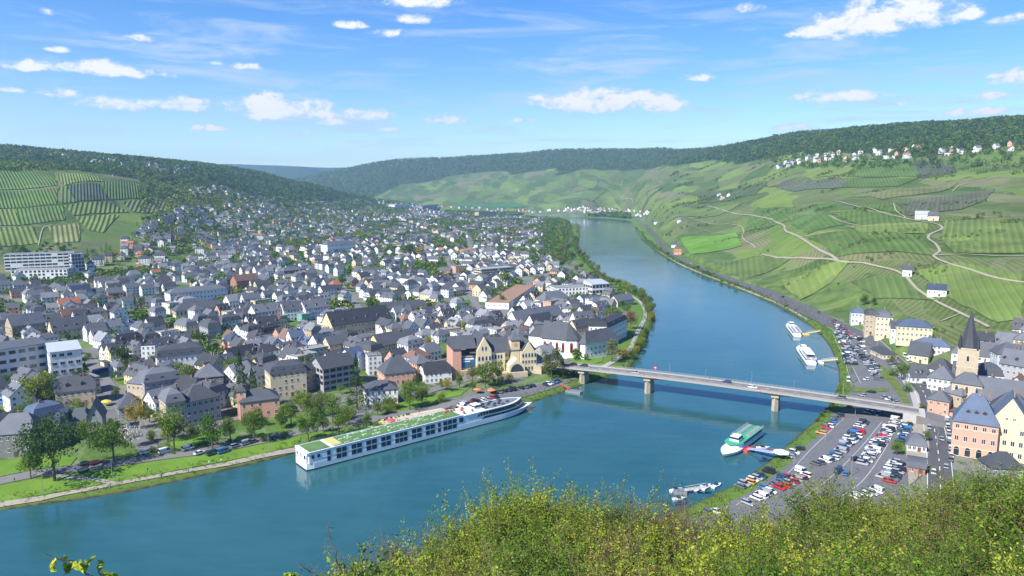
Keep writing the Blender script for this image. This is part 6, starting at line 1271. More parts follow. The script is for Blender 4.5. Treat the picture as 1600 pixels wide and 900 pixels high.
def carmesh(t, c):
    if (t, c) in _cm: return _cm[(t, c)]
    L, Wd, zb, zr, (x0, x1, x2, x3) = CT[t]; h = Wd / 2; m = MB()
    def sec(x, zlo, zhi, k): return [(x, -h * k, zlo), (x, -h * k * 1.0, (zlo + zhi) / 2), (x, -h * k * .93, zhi), (x, h * k * .93, zhi), (x, h * k, (zlo + zhi) / 2), (x, h * k, zlo)]
    hood = zb * .95 if t != 'van' else 1.05
    m.loft([sec(-L/2, .35, zb * .8, .88), sec(-L/2 + .2, .22, zb * 1.03, .98), sec(0, .2, zb * 1.02, 1), sec(x3, .2, zb, 1), sec(L/2 - .3, .22, hood * .86, .96), sec(L/2, .35, hood * .66, .82)])
    m.add([(x1, -h*.76, zr - .03), (x2, -h*.76, zr - .03), (x2, h*.76, zr - .03), (x1, h*.76, zr - .03), (x1 + .1, -h*.7, zr + .03), (x2 - .1, -h*.7, zr + .03), (x2 - .1, h*.7, zr + .03), (x1 + .1, h*.7, zr + .03)], [(0, 1, 5, 4), (1, 2, 6, 5), (2, 3, 7, 6), (3, 0, 4, 7), (4, 5, 6, 7), (3, 2, 1, 0)])
    if t == 'van': m.box(((x0 + x2) / 2 - .3, 0, (zb + zr) / 2), (x2 - x0 - .9, Wd * .86, zr - zb))
    body = m.mesh('body', carpaint(c)); m = MB()
    m.loft([[(x0, -h*.9, zb), (x3, -h*.9, zb), (x3, h*.9, zb), (x0, h*.9, zb)], [(x1, -h*.76, zr - .03), (x2, -h*.76, zr - .03), (x2, h*.76, zr - .03), (x1, h*.76, zr - .03)]]); gl = m.mesh('windows', car_glass)
    _cm[(t, c)] = (body, gl, L); return _cm[(t, c)]
CARS = []
rc_ = random.Random(21)
def car(x, y, rz, t=None, c=None, where='', group='parked cars', z=None):
    t = t or rc_.choice(['hatchback'] * 3 + ['estate car'] * 3 + ['saloon car', 'off-roader', 'van', 'van', 'off-roader'])
    c = c or rc_.choice(['white'] * 5 + ['silver'] * 5 + ['grey'] * 4 + ['black'] * 4 + ['dark blue'] * 2 + ['blue', 'red'])
    z = (TZ(x, y) + off_at(x, y) + .08) if z is None else z
    r = empty(('parked_van' if t == 'van' else 'parked_car') if 'park' in group else 'car', (x, y, z), rz, cat='van' if t == 'van' else 'car', group=group); bo, gl, L = carmesh(t, c)
    put('body', bo, r); put('windows', gl, r)
    for sx in (-1, 1):
        for sy in (-1, 1): put('wheel', wheel_me, r, (sx * L * .31, sy * .78, .33))
    CARS.append([r, c + ' ' + t, x, y, where]); return r
def row(pxs, where, spacing=2.88, ang=None, fill=.9, colors=None, types=None, zz=3.6, perp=True, offs=0.0, group='cars parked in the riverside car parks'):
    c = catmull(land(pxs), .5); d = np.linalg.norm(np.diff(c, axis=0), axis=1); s = np.concatenate([[0], np.cumsum(d)]); k = 0
    for q in np.arange(spacing / 2, s[-1], spacing):
        i = int(np.searchsorted(s, q)) - 1; i = max(0, min(i, len(c) - 2)); t = c[i + 1] - c[i]; t = t / np.linalg.norm(t); n = np.array([-t[1], t[0]]); p = c[i] + n * offs
        if rc_.random() > fill * .93: continue
        a = math.atan2(t[1], t[0]) + (R(90) if perp else 0) + (ang or 0) + rc_.choice([0, math.pi]) + rc_.uniform(-.04, .04); p = p + n * rc_.uniform(-.3, .3)
        car(float(p[0]), float(p[1]), a, rc_.choice(types) if types else None, colors[k % len(colors)] if colors else None, where, group); k += 1
LC = 'lower car park'; UC = 'upper car park'
row([(1312,650),(1298,666),(1283,678)], 'bridge end of the bank-side row, ' + LC, fill=.7); row([(1290,672),(1275,686)], 'middle of the bank-side row, ' + LC, fill=.6, colors=['orange', 'black', 'white'])
row([(1250,702),(1234,716)], 'bank-side row near the white canopy, ' + LC, fill=.95, colors=['black', 'white', 'grey', 'silver']); row([(1203,738),(1176,752),(1153,764)], 'near end of the bank-side row, ' + LC, fill=.9, colors=['black', 'dark blue', 'silver', 'white', 'orange', 'silver', 'grey', 'black'])
row([(1352,660),(1338,672),(1326,688)], 'bridge end of the second row, ' + LC, fill=.85, colors=['dark blue', 'black', 'silver', 'white', 'dark blue']); row([(1345,674),(1328,690),(1312,704),(1300,716)], 'second row middle, ' + LC, fill=.95, colors=['blue', 'red', 'blue', 'black', 'blue', 'dark green', 'white', 'silver'], offs=0)
row([(1330,681),(1312,697),(1296,712),(1280,722)], 'inner side of the second row, ' + LC, fill=.9, offs=2.6); row([(1312,714),(1298,722),(1276,728)], 'near end of the second row, ' + LC, fill=.8, offs=-1)
row([(1254,738),(1236,746),(1214,756),(1190,768)], 'red-flecked row, far side, ' + LC, fill=.95, colors=['white', 'red', 'dark blue', 'blue', 'grey', 'blue', 'silver', 'dark blue', 'black', 'grey'])
row([(1262,744),(1242,754),(1220,764),(1196,774),(1168,786)], 'red-flecked row, near side, ' + LC, fill=.97, colors=['white', 'red', 'silver', 'red', 'silver', 'red', 'red', 'white', 'silver', 'white'], offs=0)
row([(1184,774),(1164,786),(1150,792)], 'near end of the red-flecked row, ' + LC, fill=.9, offs=1.5, colors=['white', 'white', 'silver'])
row([(1392,656),(1380,672),(1368,690),(1354,706),(1342,722)], 'third row, river side, ' + LC, fill=.97, offs=2.4, colors=['white', 'silver', 'white', 'silver', 'grey', 'white', 'black', 'white']); row([(1402,662),(1388,678),(1374,694),(1362,712),(1350,730)], 'third row, road side, ' + LC, fill=.97, offs=-1.2, colors=['silver', 'white', 'red', 'silver', 'white', 'white', 'black'])
row([(1335,718),(1345,722),(1362,724)], 'near end of the third row, ' + LC, fill=.9, colors=['black', 'grey', 'black']); row([(1305,738),(1320,742),(1336,746)], 'lone group before the bushes, ' + LC, fill=.9, colors=['dark blue', 'blue', 'silver'])
row([(1422,656),(1417,668),(1412,680),(1406,694)], 'row beside the timber-framed kiosk, ' + LC, fill=.95, colors=['white', 'blue', 'black', 'dark green']); row([(1400,722),(1388,738),(1374,752)], 'row left of the brick hall, ' + LC, fill=.95, colors=['silver', 'white', 'silver', 'white']); row([(1412,728),(1400,742),(1388,756)], 'second row left of the brick hall, ' + LC, fill=.9)
row([(1372,768),(1350,776),(1330,782)], 'last row before the shrubs, ' + LC, fill=.9, colors=['white', 'silver', 'white', 'grey']); row([(1310,792),(1280,800),(1260,802)], 'scattered cars behind the foreground bushes, ' + LC, fill=.6, colors=['white', 'silver']); row([(1245,788),(1228,792)], 'pair of cars behind the foreground bushes, ' + LC, fill=.9, colors=['silver', 'grey']); row([(1122,800),(1100,806)], 'cars by the near jetty, ' + LC, fill=.8, colors=['white', 'grey']); row([(1126,775),(1112,780)], 'car by the jetty path, ' + LC, fill=.5, colors=['silver'], perp=False)
row([(1302,503),(1312,512),(1322,522),(1332,532)], 'far end of the road-side row, ' + UC, fill=.95, offs=0, colors=['black', 'grey', 'red', 'silver', 'dark blue', 'white']); row([(1338,526),(1352,538)], 'road edge row, ' + UC, fill=.8)
row([(1306,518),(1313,530),(1319,544),(1323,560),(1326,574)], 'river-side double row, west side, ' + UC, fill=.9); row([(1312,514),(1321,530),(1328,546),(1332,562),(1335,574)], 'river-side double row, east side, ' + UC, fill=.9, colors=['silver', 'black', 'white', 'grey', 'dark blue', 'white'])
row([(1333,540),(1345,556),(1356,570),(1366,584),(1374,596)], 'third double row, west side, ' + UC, fill=.9, colors=['grey', 'white', 'black', 'silver', 'dark blue', 'black', 'grey']); row([(1340,538),(1352,554),(1364,568),(1372,580)], 'third double row, east side, ' + UC, fill=.85)
row([(1322,596),(1332,596)], 'pair near the hedge, ' + UC, fill=1, colors=['white', 'silver']); row([(1352,594),(1366,597)], 'white cars near the hedge, ' + UC, fill=1, colors=['white', 'white', 'silver']); row([(1345,620),(1362,614)], 'cars just beyond the bridge, ' + UC, fill=.9, colors=['silver', 'black', 'grey']); row([(1380,622),(1396,628),(1404,632)], 'three pale cars just beyond the bridge, ' + UC, fill=.9, colors=['silver', 'white', 'grey'])
row([(1342,643),(1358,646),(1376,650),(1390,652)], 'row shaded by the bridge deck', fill=.95, colors=['white', 'silver', 'blue', 'silver'])
row([(1478,656),(1482,680),(1485,700),(1486,724)], 'line along the lane before the pink town house', spacing=5.2, fill=.95, perp=False, colors=['white', 'silver', 'white', 'grey'], group='cars parked along the lane'); row([(1468,620),(1474,636),(1478,650)], 'kerb above the pink town house', spacing=4.5, fill=.9, group='cars parked along the lane')
row([(1412,556),(1426,572)], 'kerb below the broad cream villa', fill=.9, perp=False, spacing=5.2, colors=['white', 'silver'], group='cars parked along the lane'); row([(1436,590),(1446,604)], 'kerb below the white houses', fill=.8, perp=False, spacing=5.2, group='cars parked along the lane')
QC = 'quay car park'
row([(770,616),(790,612),(812,608),(838,603)], 'front row, ' + QC, fill=.9, zz=3.5, ang=.3, colors=['black', 'grey', 'black', 'dark blue', 'black'], group='cars parked on the quay'); row([(846,606),(862,600),(876,596)], 'bridge end, ' + QC, fill=.9, zz=3.5, colors=['dark blue', 'white', 'silver', 'blue'], group='cars parked on the quay')
row([(700,645),(722,636),(748,628),(780,622)], 'row beside the ship, ' + QC, fill=.85, zz=3.5, colors=['black', 'grey', 'white', 'silver', 'red'], group='cars parked on the quay'); row([(880,582),(896,585),(912,588)], 'row under the bridge ramp, ' + QC, fill=.9, zz=3.5, colors=['red', 'white', 'grey'], group='cars parked on the quay')
for i_, (px, py, t, c, lb) in enumerate(((258,708,'van','white','near the double villa'),(294,703,'van','white','farther along the promenade road'),(312,710,'saloon car','white','before the green van'),(332,711,'van','dark green','beside the blue van on the lawn edge'),(349,708,'van','blue','beside the green van on the lawn edge'),(368,699,'estate car','silver','under the riverside trees'),(385,695,'van','silver','right of the riverside trees'),(396,692,'hatchback','grey','just right of the silver van'),
    (150,725,'estate car','red','beside the big riverside tree'),(135,727,'estate car','black','beneath the big riverside tree'),(128,737,'hatchback','silver','below the big riverside tree'),(6,711,'hatchback','silver','before the stone edge house'),(38,708,'estate car','dark blue','before the stone edge house'),(56,675,'hatchback','white','beside the stone edge house'),(228,709,'hatchback','white','left of the white van'),(428,686,'hatchback','grey','below the pink villa'))):
    x, y = land([(px, py)])[0]; c_ = car(x, y, R(45) + .1, t, c, 'x', 'vehicles parked along the promenade road'); CARS.pop(); c_['label'] = '%s %s parked %s, promenade road' % (c, t, lb)
TRAF = []
for i_, (px, py, c, wh_) in enumerate(((1062,403,'grey','far'),(1082,412,'white','far'),(1118,429,'black','far'),(1150,438,'silver','far'),(1180,450,'dark blue','far'),(1222,467,'black','far'),(1250,479,'red','far'),(1276,492,'grey','near'),(1398,560,'white','near'),(1424,592,'white','near'),(1418,586,'silver','near'),(1456,660,'white','near'),(1463,672,'silver','near'),(1462,688,'silver','near'),(1466,742,'white','near'),(1463,728,'silver','near'))):
    x, y = land([(px, py)])[0]; k = int(np.argmin([(x - a) ** 2 + (y - b) ** 2 for a, b in catmull(MAIN_ROAD, 3)])); cc = catmull(MAIN_ROAD, 3); k = min(k, len(cc) - 2); t = cc[k + 1] - cc[k]; t /= np.linalg.norm(t); n = np.array([-t[1], t[0]]); s = 1 if i_ % 2 else -1; p = cc[k] + n * 2.1 * s
    car(float(p[0]), float(p[1]), math.atan2(t[1], t[0]) + (math.pi if s > 0 else 0), rc_.choice(['hatchback', 'estate car', 'saloon car']), c, 'main road, driving ' + ('above the upper car park' if wh_ == 'far' else 'past the old town'), 'cars driving on the main road', z=TZ(*p) + off_at(*p) + .14)
for k, (f, sd) in enumerate(((.10, 1), (.135, 1), (.3, -1), (.55, 1), (.62, -1), (.83, 1))):
    q = BA + bd * BL * f + bn * 1.8 * sd; c_ = car(q[0], q[1], br_rz + (math.pi if sd > 0 else 0), 'estate car', ['black', 'black', 'silver', 'dark blue', 'white', 'grey'][k], '', 'cars crossing the bridge', z=bz(f) + .07); CARS.pop(); c_['label'] = '%s car crossing the bridge, %s from the hotel end' % (['black','black','silver','dark blue','white','grey'][k], ['first','second','third','fourth','fifth','sixth'][k])
def coach(px, py, rz, c, label):
    x, y, _ = hit(px, py, 165); r = empty('coach', (x, y, 4.1), rz, label, 'coach'); L = 12.; m = MB(); m.loft([[(-6, -1.25, .4), (6, -1.25, .4), (6, 1.25, .4), (-6, 1.25, .4)], [(-6, -1.25, 2.9), (6, -1.25, 2.9), (6, 1.25, 2.9), (-6, 1.25, 2.9)], [(-5.8, -1.05, 3.3), (5.7, -1.05, 3.3), (5.7, 1.05, 3.3), (-5.8, 1.05, 3.3)]]); m.build('body', c, r)
    m = MB()
    for s in (-1, 1): m.box((0, s * 1.26, 2.2), (11, .06, .95))
    m.box((6.0, 0, 2.0), (.1, 2.2, 1.5)); m.build('windows', car_glass, r)
    m = MB(); m.box((-1, -1.30, 1.1), (5, .05, .6)); m.build('stripe', carpaint('red'), r)
    for sx in (-3.7, 3.6):
        for sy in (-1, 1): put('wheel', wheel_me, r, (sx, sy * 1.15, .45), sc=(1.4, 1.2, 1.4))
coach(20, 617, .1, pbr('coach_purple', (.07, .05, .30), .4), 'purple coach parked behind the blue coach at the left edge'); coach(20, 630, .1, pbr('coach_blue', (.10, .25, .60), .4), 'light blue coach parked nearest the trees at the left edge'); coach(162, 582, 1.1, pbr('coach_navy', (.04, .12, .35), .4), 'dark blue coach standing in the street beside the white cubic block')

# lamp posts along the river path, small figures walking
for k, (px, py) in enumerate(((68,778),(176,755),(300,735),(420,709))):
    x, y, zl = hit(px, py - 2, 165); l = lamp(x, y, zl, 9, None, R(-45)); l['label'] = 'tall slim lamp post by the river path, %s from the left' % ['first', 'second', 'third', 'fourth'][k]
for k, (px, py) in enumerate(((1210,466),(1262,488),(1318,517),(1370,546),(1432,600),(1458,655),(1464,700),(1290,690),(1240,728),(1336,650),(1372,690),(1330,745))):
    x, y, _ = hit(px, py, 165); l = lamp(x, y, TZ(x, y), 8, None, k * 1.3); LAMPS.append(l); l['label'] = 'grey lamp post ' + ['far up the river road', 'where the upper car park begins', 'at the upper car park road edge', 'opposite the tall villas', 'at the old town road bend', 'at the bridge junction', 'before the pink town house', 'on the bank side of the lower car park', 'near the white shore canopy', 'just below the bridge', 'between lower car park rows two and three', 'in front of the foreground bushes'][k]
def person_mesh(key, top, leg):
    if key in _crowns: return _crowns[key]
    me = bpy.data.meshes.new('person'); vs = [(0, 0, .95), (0, 0, 1.2), (0, 0, 1.42), (0, .01, 1.54), (0, .02, 1.68), (.11, 0, .9), (.13, .05, .5), (.13, -.02, .06), (.13, .14, .04), (-.11, 0, .9), (-.13, -.1, .5), (-.13, -.25, .08), (-.13, -.1, .04), (.2, 0, 1.4), (.25, -.04, 1.12), (.24, .08, .88), (-.2, 0, 1.4), (-.25, .05, 1.12), (-.24, .16, .9)]
    es = [(0,1),(1,2),(2,3),(3,4),(0,5),(5,6),(6,7),(7,8),(0,9),(9,10),(10,11),(11,12),(2,13),(13,14),(14,15),(2,16),(16,17),(17,18)]
    me.from_pydata(vs, es, []); o = bpy.data.objects.new('tmp', me); COL.objects.link(o); md = o.modifiers.new('s', 'SKIN'); md2 = o.modifiers.new('b', 'SUBSURF'); md2.levels = 1
    rad = [.15, .14, .16, .055, .105, .09, .06, .045, .04, .09, .06, .045, .04, .06, .042, .035, .06, .042, .035]
    for i, sv in enumerate(me.skin_vertices[0].data): sv.radius = (rad[i], rad[i] * .85); sv.use_root = i == 0
    dg = bpy.context.evaluated_depsgraph_get(); em = bpy.data.meshes.new_from_object(o.evaluated_get(dg)); bpy.data.objects.remove(o)
    em.name = 'person'; em.materials.clear()
    for mt in (leg, top, pbr('skin', (.5, .32, .24), .6), pbr('hair', (.06, .04, .03), .8)): em.materials.append(mt)
    for p_ in em.polygons:
        z = p_.center.z; p_.material_index = 0 if z < .95 and abs(p_.center.x) < .2 else 1 if z < 1.47 and z > .93 else 2 if z < 1.7 else 3; p_.use_smooth = True
    _crowns[key] = em; return em
cl_ = {c: pbr('cloth_' + c.replace(' ', '_'), v, .9) for c, v in {'dark blue': (.03, .05, .12), 'red': (.4, .04, .04), 'white': (.7, .7, .68), 'black': (.02, .02, .02), 'beige': (.4, .33, .22), 'blue': (.08, .2, .4)}.items()}
for px, py, zz, top, leg, lb in ((231,738,3.4,'black','black','person in dark clothes walking on the lawn'),(255,736,3.4,'dark blue','beige','person in dark blue top strolling on the lawn'),(253,747,3.2,'red','dark blue','person in red walking on the river path'),(295,739,3.2,'black','dark blue','person in black farther along the river path'),(327,727,3.4,'white','blue','person in white on the lawn near the vans'),(346,724,3.4,'white','black','person in white top and black trousers near the vans'),(172,761,3.1,'white','dark blue','person in white at the lamp post on the river path'),(23,754,3.6,'dark blue','black','person in dark blue beside the promenade road'),
    (640,650,3.5,'red','black','person in red standing on the sandy square'),(655,648,3.5,'black','blue','person in black standing on the sandy square'),(1498,712,5.0,'red','dark blue','person in red near the pink town house arch'),(1512,714,5.0,'white','black','person in white near the pink town house arch')):
    x, y, _ = hit(px, py, 165); o = put('person', person_mesh(('p', top, leg), cl_[top], cl_[leg]), None, (x, y, TZ(x, y) + off_at(x, y) + .1), px * .7); tag(o, lb, 'person')
for k, (f, sd, top) in enumerate(((.17, -1, 'black'), (.19, -1, 'beige'), (.33, -1, 'dark blue'), (.5, 1, 'red'), (.66, -1, 'white'), (.74, -1, 'blue'))):
    q = BA + bd * BL * f + bn * 4.8 * sd; o = put('person', person_mesh(('p', top, 'dark blue'), cl_[top], cl_['dark blue']), None, (q[0], q[1], bz(f) + .18), br_rz + 1.57); tag(o, 'person in %s top walking on the bridge footway' % top, 'person')
# ------------------------------------------------------------------ trees one can tell apart
T = treepx
for a in ((85,752,88,'wide','dark'),(48,748,40,'round','mid'),(178,722,58,'wide','mid'),(140,700,40,'round','mid'),(272,705,60,'round','light'),(262,690,44,'round','mid'),(332,702,52,'round','mid'),(398,690,50,'round','mid'),(360,690,36,'round','mid'),
    (214,672,42,'round','yellow'),(205,700,34,'round','blossom'),(482,690,46,'round','mid'),(530,682,46,'round','light'),(500,652,36,'round','light'),(480,650,32,'round','light'),(558,640,74,'conifer','dark'),(378,642,78,'conifer','dark'),(396,640,56,'conifer','mid'),(590,650,24,'round','mid'),(640,640,44,'round','light'),(660,636,36,'round','mid'),
    (612,640,26,'bush','yellow'),(520,660,42,'round','mid'),(545,665,34,'round','light'),(455,665,44,'round','mid'),(470,640,32,'round','light'),(440,668,26,'round','mid'),(505,676,26,'round','mid'),(572,668,24,'round','mid'),(590,672,18,'bush','light'),(738,600,34,'round','olive'),(758,606,44,'round','light'),(778,600,40,'round','mid'),(718,606,26,'round','light'),
    (700,612,24,'round','yellow'),(690,628,20,'bush','light'),(862,592,50,'sparse','olive'),(880,590,30,'round','olive'),(956,566,36,'sparse','olive'),(975,560,24,'bush','yellow'),(60,640,52,'round','light'),(45,670,40,'round','mid'),(75,632,44,'round','mid'),(30,690,34,'round','mid'),(70,690,36,'round','mid'),(194,586,40,'round','dark'),(205,590,30,'round','olive'),
    (296,610,40,'round','light'),(275,600,30,'round','mid'),(352,600,30,'round','yellow'),(332,578,20,'round','yellow'),(365,600,40,'round','mid'),(236,690,22,'bush','mid'),(262,706,16,'bush','light'),(240,708,14,'bush','olive'),(302,690,26,'round','olive'),(232,640,26,'conifer','dark'),(210,648,26,'round','mid'),(415,690,18,'bush','mid'),(445,684,14,'bush','dark'),
    (322,520,20,'round','mid'),(345,522,18,'round','mid'),(150,482,16,'round','mid'),(220,485,20,'round','olive'),(208,478,16,'round','mid'),(260,512,16,'bush','yellow'),(380,500,20,'round','yellow'),(180,408,16,'round','yellow'),(230,410,18,'round','mid'),(345,448,22,'round','mid'),(300,452,20,'round','mid'),(535,452,20,'round','dark'),(545,456,16,'round','mid'),
    (642,406,28,'round','dark'),(654,406,22,'round','yellow'),(632,404,20,'round','mid'),(578,430,18,'round','mid'),(600,500,10,'bush','light'),(480,585,34,'round','dark'),(770,470,22,'round','mid'),(785,478,18,'round','light'),(790,448,26,'round','mid'),(840,444,16,'bush','light'),(835,420,26,'round','mid'),(725,520,20,'round','light'),(780,515,18,'round','mid'),
    (895,500,20,'round','light'),(915,545,20,'round','mid'),(935,552,16,'bush','light'),(988,560,20,'bush','mid'),(925,500,18,'round','mid'),(962,505,26,'round','mid'),(985,515,30,'round','rust'),(975,520,26,'round','mid'),(950,492,16,'round','light'),(1455,540,14,'round','mid'),(1408,596,26,'round','light'),(1395,588,18,'bush','mid'),(1420,612,20,'bush','mid'),(1400,712,22,'round','light'),
    (1325,645,18,'round','light'),(1395,648,16,'round','light'),(1440,650,18,'sparse','olive'),(1447,690,16,'round','light'),(1455,600,16,'round','mid'),(1500,560,20,'conifer','mid'),(1350,478,16,'round','dark'),(1365,478,12,'round','dark'),(1392,572,16,'round','olive'),(1375,558,12,'round','light')):
    T(a[0], a[1], a[2], kind=a[3], mat=a[4], wide=.85)
# rows: river bushes and bank trees
rg = random.Random(8)
def treerow(pxs, n, hrange, kinds, mats, jit=3, zz=3, group='trees along the river banks'):
    c = catmull(land(pxs), 2)
    for k in range(n):
        p = c[int((k + .5) / n * len(c))]; x, y = float(p[0]) + rg.uniform(-jit, jit), float(p[1]) + rg.uniform(-jit, jit)
        if SDR(x, y) < 1.0: continue
        tree(x, y, rg.uniform(*hrange), rg.choice(kinds), rg.choice(mats), rg.uniform(.85, 1.1), group=group)
treerow([(1020,492),(1017,512),(1003,536),(992,556)], 30, (6, 10), ['round', 'bush'], ['light', 'light', 'mid', 'yellow'], 2)
treerow([(960,446),(985,458),(1006,470),(1018,482),(1018,500)], 34, (8, 13), ['round'], ['mid', 'light', 'light', 'olive'], 5)
treerow([(905,356),(900,366),(897,380),(904,395),(915,410),(935,430),(955,446)], 50, (9, 15), ['round', 'wide'], ['mid', 'dark', 'light', 'olive'], 9)
treerow([(888,356),(886,370),(885,390),(890,410),(905,430),(925,440)], 44, (8, 14), ['round', 'wide'], ['mid', 'dark', 'light', 'olive', 'rust'], 16)
treerow([(992,356),(1004,368),(1024,387),(1052,406),(1090,425)], 46, (5, 10), ['round', 'bush'], ['mid', 'olive', 'light', 'dark'], 5)
treerow([(1092,426),(1140,446),(1200,469),(1248,494)], 40, (3, 7), ['bush', 'round'], ['mid', 'light', 'olive', 'yellow'], 2.5)
treerow([(1252,498),(1283,524),(1300,552)], 14, (2, 4), ['bush'], ['mid', 'light', 'olive'], 1)
treerow([(1313,590),(1313,606),(1306,624),(1296,640),(1284,652),(1272,662)], 18, (2, 4.5), ['bush'], ['light', 'mid', 'rust', 'olive'], 1.2)
treerow([(870,343),(900,342),(940,343),(975,346)], 40, (10, 16), ['round'], ['mid', 'dark', 'olive'], 10)
treerow([(640,648),(600,658),(560,668)], 14, (1.5, 2.4), ['bush'], ['mid', 'dark'], .6, group='hedge shrubs along the promenade'); treerow([(370,688),(330,696),(250,712)], 14, (1.4, 2.6), ['bush'], ['mid', 'light', 'olive'], .8, group='hedge shrubs along the promenade')
# hillside trees on the left and garden trees between the houses
def scatter(pxpoly, n, hr, kinds, mats, rmin=300, sp=6, group='trees between the houses and fields'):
    xs = [p[0] for p in pxpoly]; ys = [p[1] for p in pxpoly]; k = 0; t = 0
    while k < n and t < n * 12:
        t += 1; px, py = rg.uniform(min(xs), max(xs)), rg.uniform(min(ys), max(ys))
        if not inpoly(pxpoly, px, py): continue
        x, y, z = hit(px, py, rmin)
        if SDR(x, y) < 6 or near_road(x, y, 1.5) or occupied(x, y, 2.5): continue
        if z < -.5: continue
        tree(x, y, rg.uniform(*hr), rg.choice(kinds), rg.choice(mats), rg.uniform(.85, 1.1), group=group); k += 1
MIX = ['mid', 'mid', 'dark', 'light', 'olive']
scatter([(0,700),(0,560),(420,560),(420,660),(300,700)], 34, (6, 11), ['round', 'round', 'bush'], MIX); scatter([(0,560),(0,440),(900,430),(900,540),(420,580)], 75, (5, 10), ['round', 'round', 'conifer', 'bush'], MIX + ['light', 'yellow'])
scatter([(380,690),(420,600),(700,600),(860,560),(860,590),(640,640),(560,662)], 34, (5, 9), ['round', 'bush'], MIX); scatter([(840,440),(960,440),(1000,480),(960,540),(900,500)], 14, (6, 10), ['round'], MIX)
scatter([(0,388),(120,384),(120,402),(0,402)], 26, (6, 11), ['round', 'bush'], ['mid', 'dark', 'dark', 'olive']); scatter([(120,400),(330,350),(330,400),(150,420)], 46, (7, 13), ['round', 'conifer'], ['mid', 'dark', 'dark', 'light']); scatter([(265,285),(340,290),(340,345),(300,372),(205,385),(210,350),(262,335)], 90, (8, 14), ['round', 'round', 'conifer'], ['dark', 'mid', 'dark', 'olive'])
scatter([(1455,560),(1600,540),(1600,640),(1480,640)], 8, (4, 7), ['round', 'bush'], MIX)
# smaller or farther trees: a wood that nobody could count, as one object of leaf clumps
fr = np.random.RandomState(4)
def wood(name, label, sel, n, hfun, mats, clumps=26, cat='trees'):
    Ii, Jj = np.nonzero(sel); cell = (RS[np.minimum(Jj + 1, len(RS) - 1)] - RS[Jj]) * RS[Jj] * .0014; pr = cell / cell.sum()
    k = fr.choice(len(Ii), n, p=pr); a = AZS[Ii[k]] + fr.uniform(-.5, .5, n) * .00136; r = RS[Jj[k]] * (1 + fr.uniform(-.5, .5, n) * .0065); x = np.sin(a) * r; y = np.cos(a) * r; z = Z[Ii[k], Jj[k]]
    h = hfun(r) * fr.uniform(.7, 1.25, n); dirs = fr.normal(size=(n, clumps, 3)); dirs /= np.linalg.norm(dirs, axis=2)[..., None]; dirs *= fr.uniform(.45, 1.0, (n, clumps, 1)) ** .6; dirs[..., 2] *= .95
    C = np.stack([x, y, z + h * .5], 1)[:, None, :] + dirs * np.stack([h * .42, h * .42, h * .5], 1)[:, None, :]; s = np.repeat(h * .15, clumps)
    C = C.reshape(-1, 3); nn = len(C); A = fr.normal(size=(nn, 3)); A /= np.linalg.norm(A, axis=1)[:, None]; B = np.cross(A, fr.normal(size=(nn, 3))); B /= np.linalg.norm(B, axis=1)[:, None]; A *= s[:, None]; B *= (s * fr.uniform(.6, 1, nn))[:, None]
    V = np.stack([C - A, C + B, C + A, C - B], 1).reshape(-1, 3); F = np.arange(4 * nn).reshape(-1, 4); mi = np.repeat(fr.randint(0, len(mats), n), clumps)
    tag(put(name, npmesh(name, V, F, [LM[m_] for m_ in mats], mi)), label, cat, kind='stuff')
infr = (PXG > -120) & (PXG < 1720) & (TAN >= MAXT - .012) & (YG > 0)
fmask = (forest > .5) & infr & (Z > 20) & (RG < 7000)
wood('hillside_wood', 'dark woodland covering the hill crests on both sides of the valley', fmask & (RG < 3400), 19000, lambda r: 8 + r * .0022, ['dark', 'mid', 'dark', 'olive', 'mid'], 22)
wood('far_wood', 'bluish distant woodland on the far ridge', fmask & (RG >= 3400), 13000, lambda r: np.clip(r * .0036, 9, 24), ['dark', 'dark', 'mid'], 16)
upl = (AG > az_of(215)) & (AG < az_of(640)) & (LH > 14) & (Z < FLZ + 10) & infr & (RG < 3600)
wood('slope_trees', 'mixed garden trees among the hillside houses at left', upl, 3200, lambda r: 8 + r * .0014, ['dark', 'mid', 'olive', 'light'], 26)
uu2 = (AG < az_of(230)) & (Z > 120) & (Z < FLZ + 10) & infr & (PYG < 268)
wood('slope_trees', 'trees round the houses above the left vineyards', uu2, 480, lambda r: 9 + r * .001, ['dark', 'mid', 'olive', 'mid'], 26)
tnm = (hillz < .3) & infr & (SD > 25) & (RG > 440) & (PXG < 985)
OCC = np.zeros(Z.shape, bool)
gt = (vnoise(XG / 70, YG / 70) > .22) | (vnoise(XG / 45, YG / 45) + .6 * vnoise(XG / 17, YG / 17) > (.24 - .42 * np.clip((RG - 600) / 900, 0, 1)))
for (r_, x_, y_, z_, a_, w_, d_) in placed:
    if r_ < 430: continue
    i0 = int(np.searchsorted(AZS, math.atan2(x_, y_))); j0 = int(np.searchsorted(RS, r_)); da = int(8.0 / r_ / .00136) + 1; dj = int(8.0 / (r_ * .0064)) + 1; OCC[max(0, i0 - da):i0 + da + 1, max(0, j0 - dj):j0 + dj + 1] = True
rdm = np.zeros(Z.shape, bool)
for c, hw in ROADS:
    for q in c:
        r_ = math.hypot(*q)
        if r_ > 2600: continue
        i0 = int(np.searchsorted(AZS, math.atan2(q[0], q[1]))); j0 = int(np.searchsorted(RS, r_)); da = int((hw + 3) / r_ / .00136) + 1; dj = int((hw + 3) / (r_ * .0064)) + 1; rdm[max(0, i0 - da):i0 + da + 1, max(0, j0 - dj):j0 + dj + 1] = True
wood('garden_trees', 'countless small garden trees and bushes between the farther houses', tnm & gt & ~OCC & ~rdm, 13000, lambda r: 4.6 + r * .0028, ['dark', 'mid', 'mid', 'light', 'light', 'light', 'olive', 'yellow'], 30)
vl = (PXG > 1205) & (PYG > 224) & (PYG < 264) & (RG > 1200) & infr & (Z < FLZ + 14)
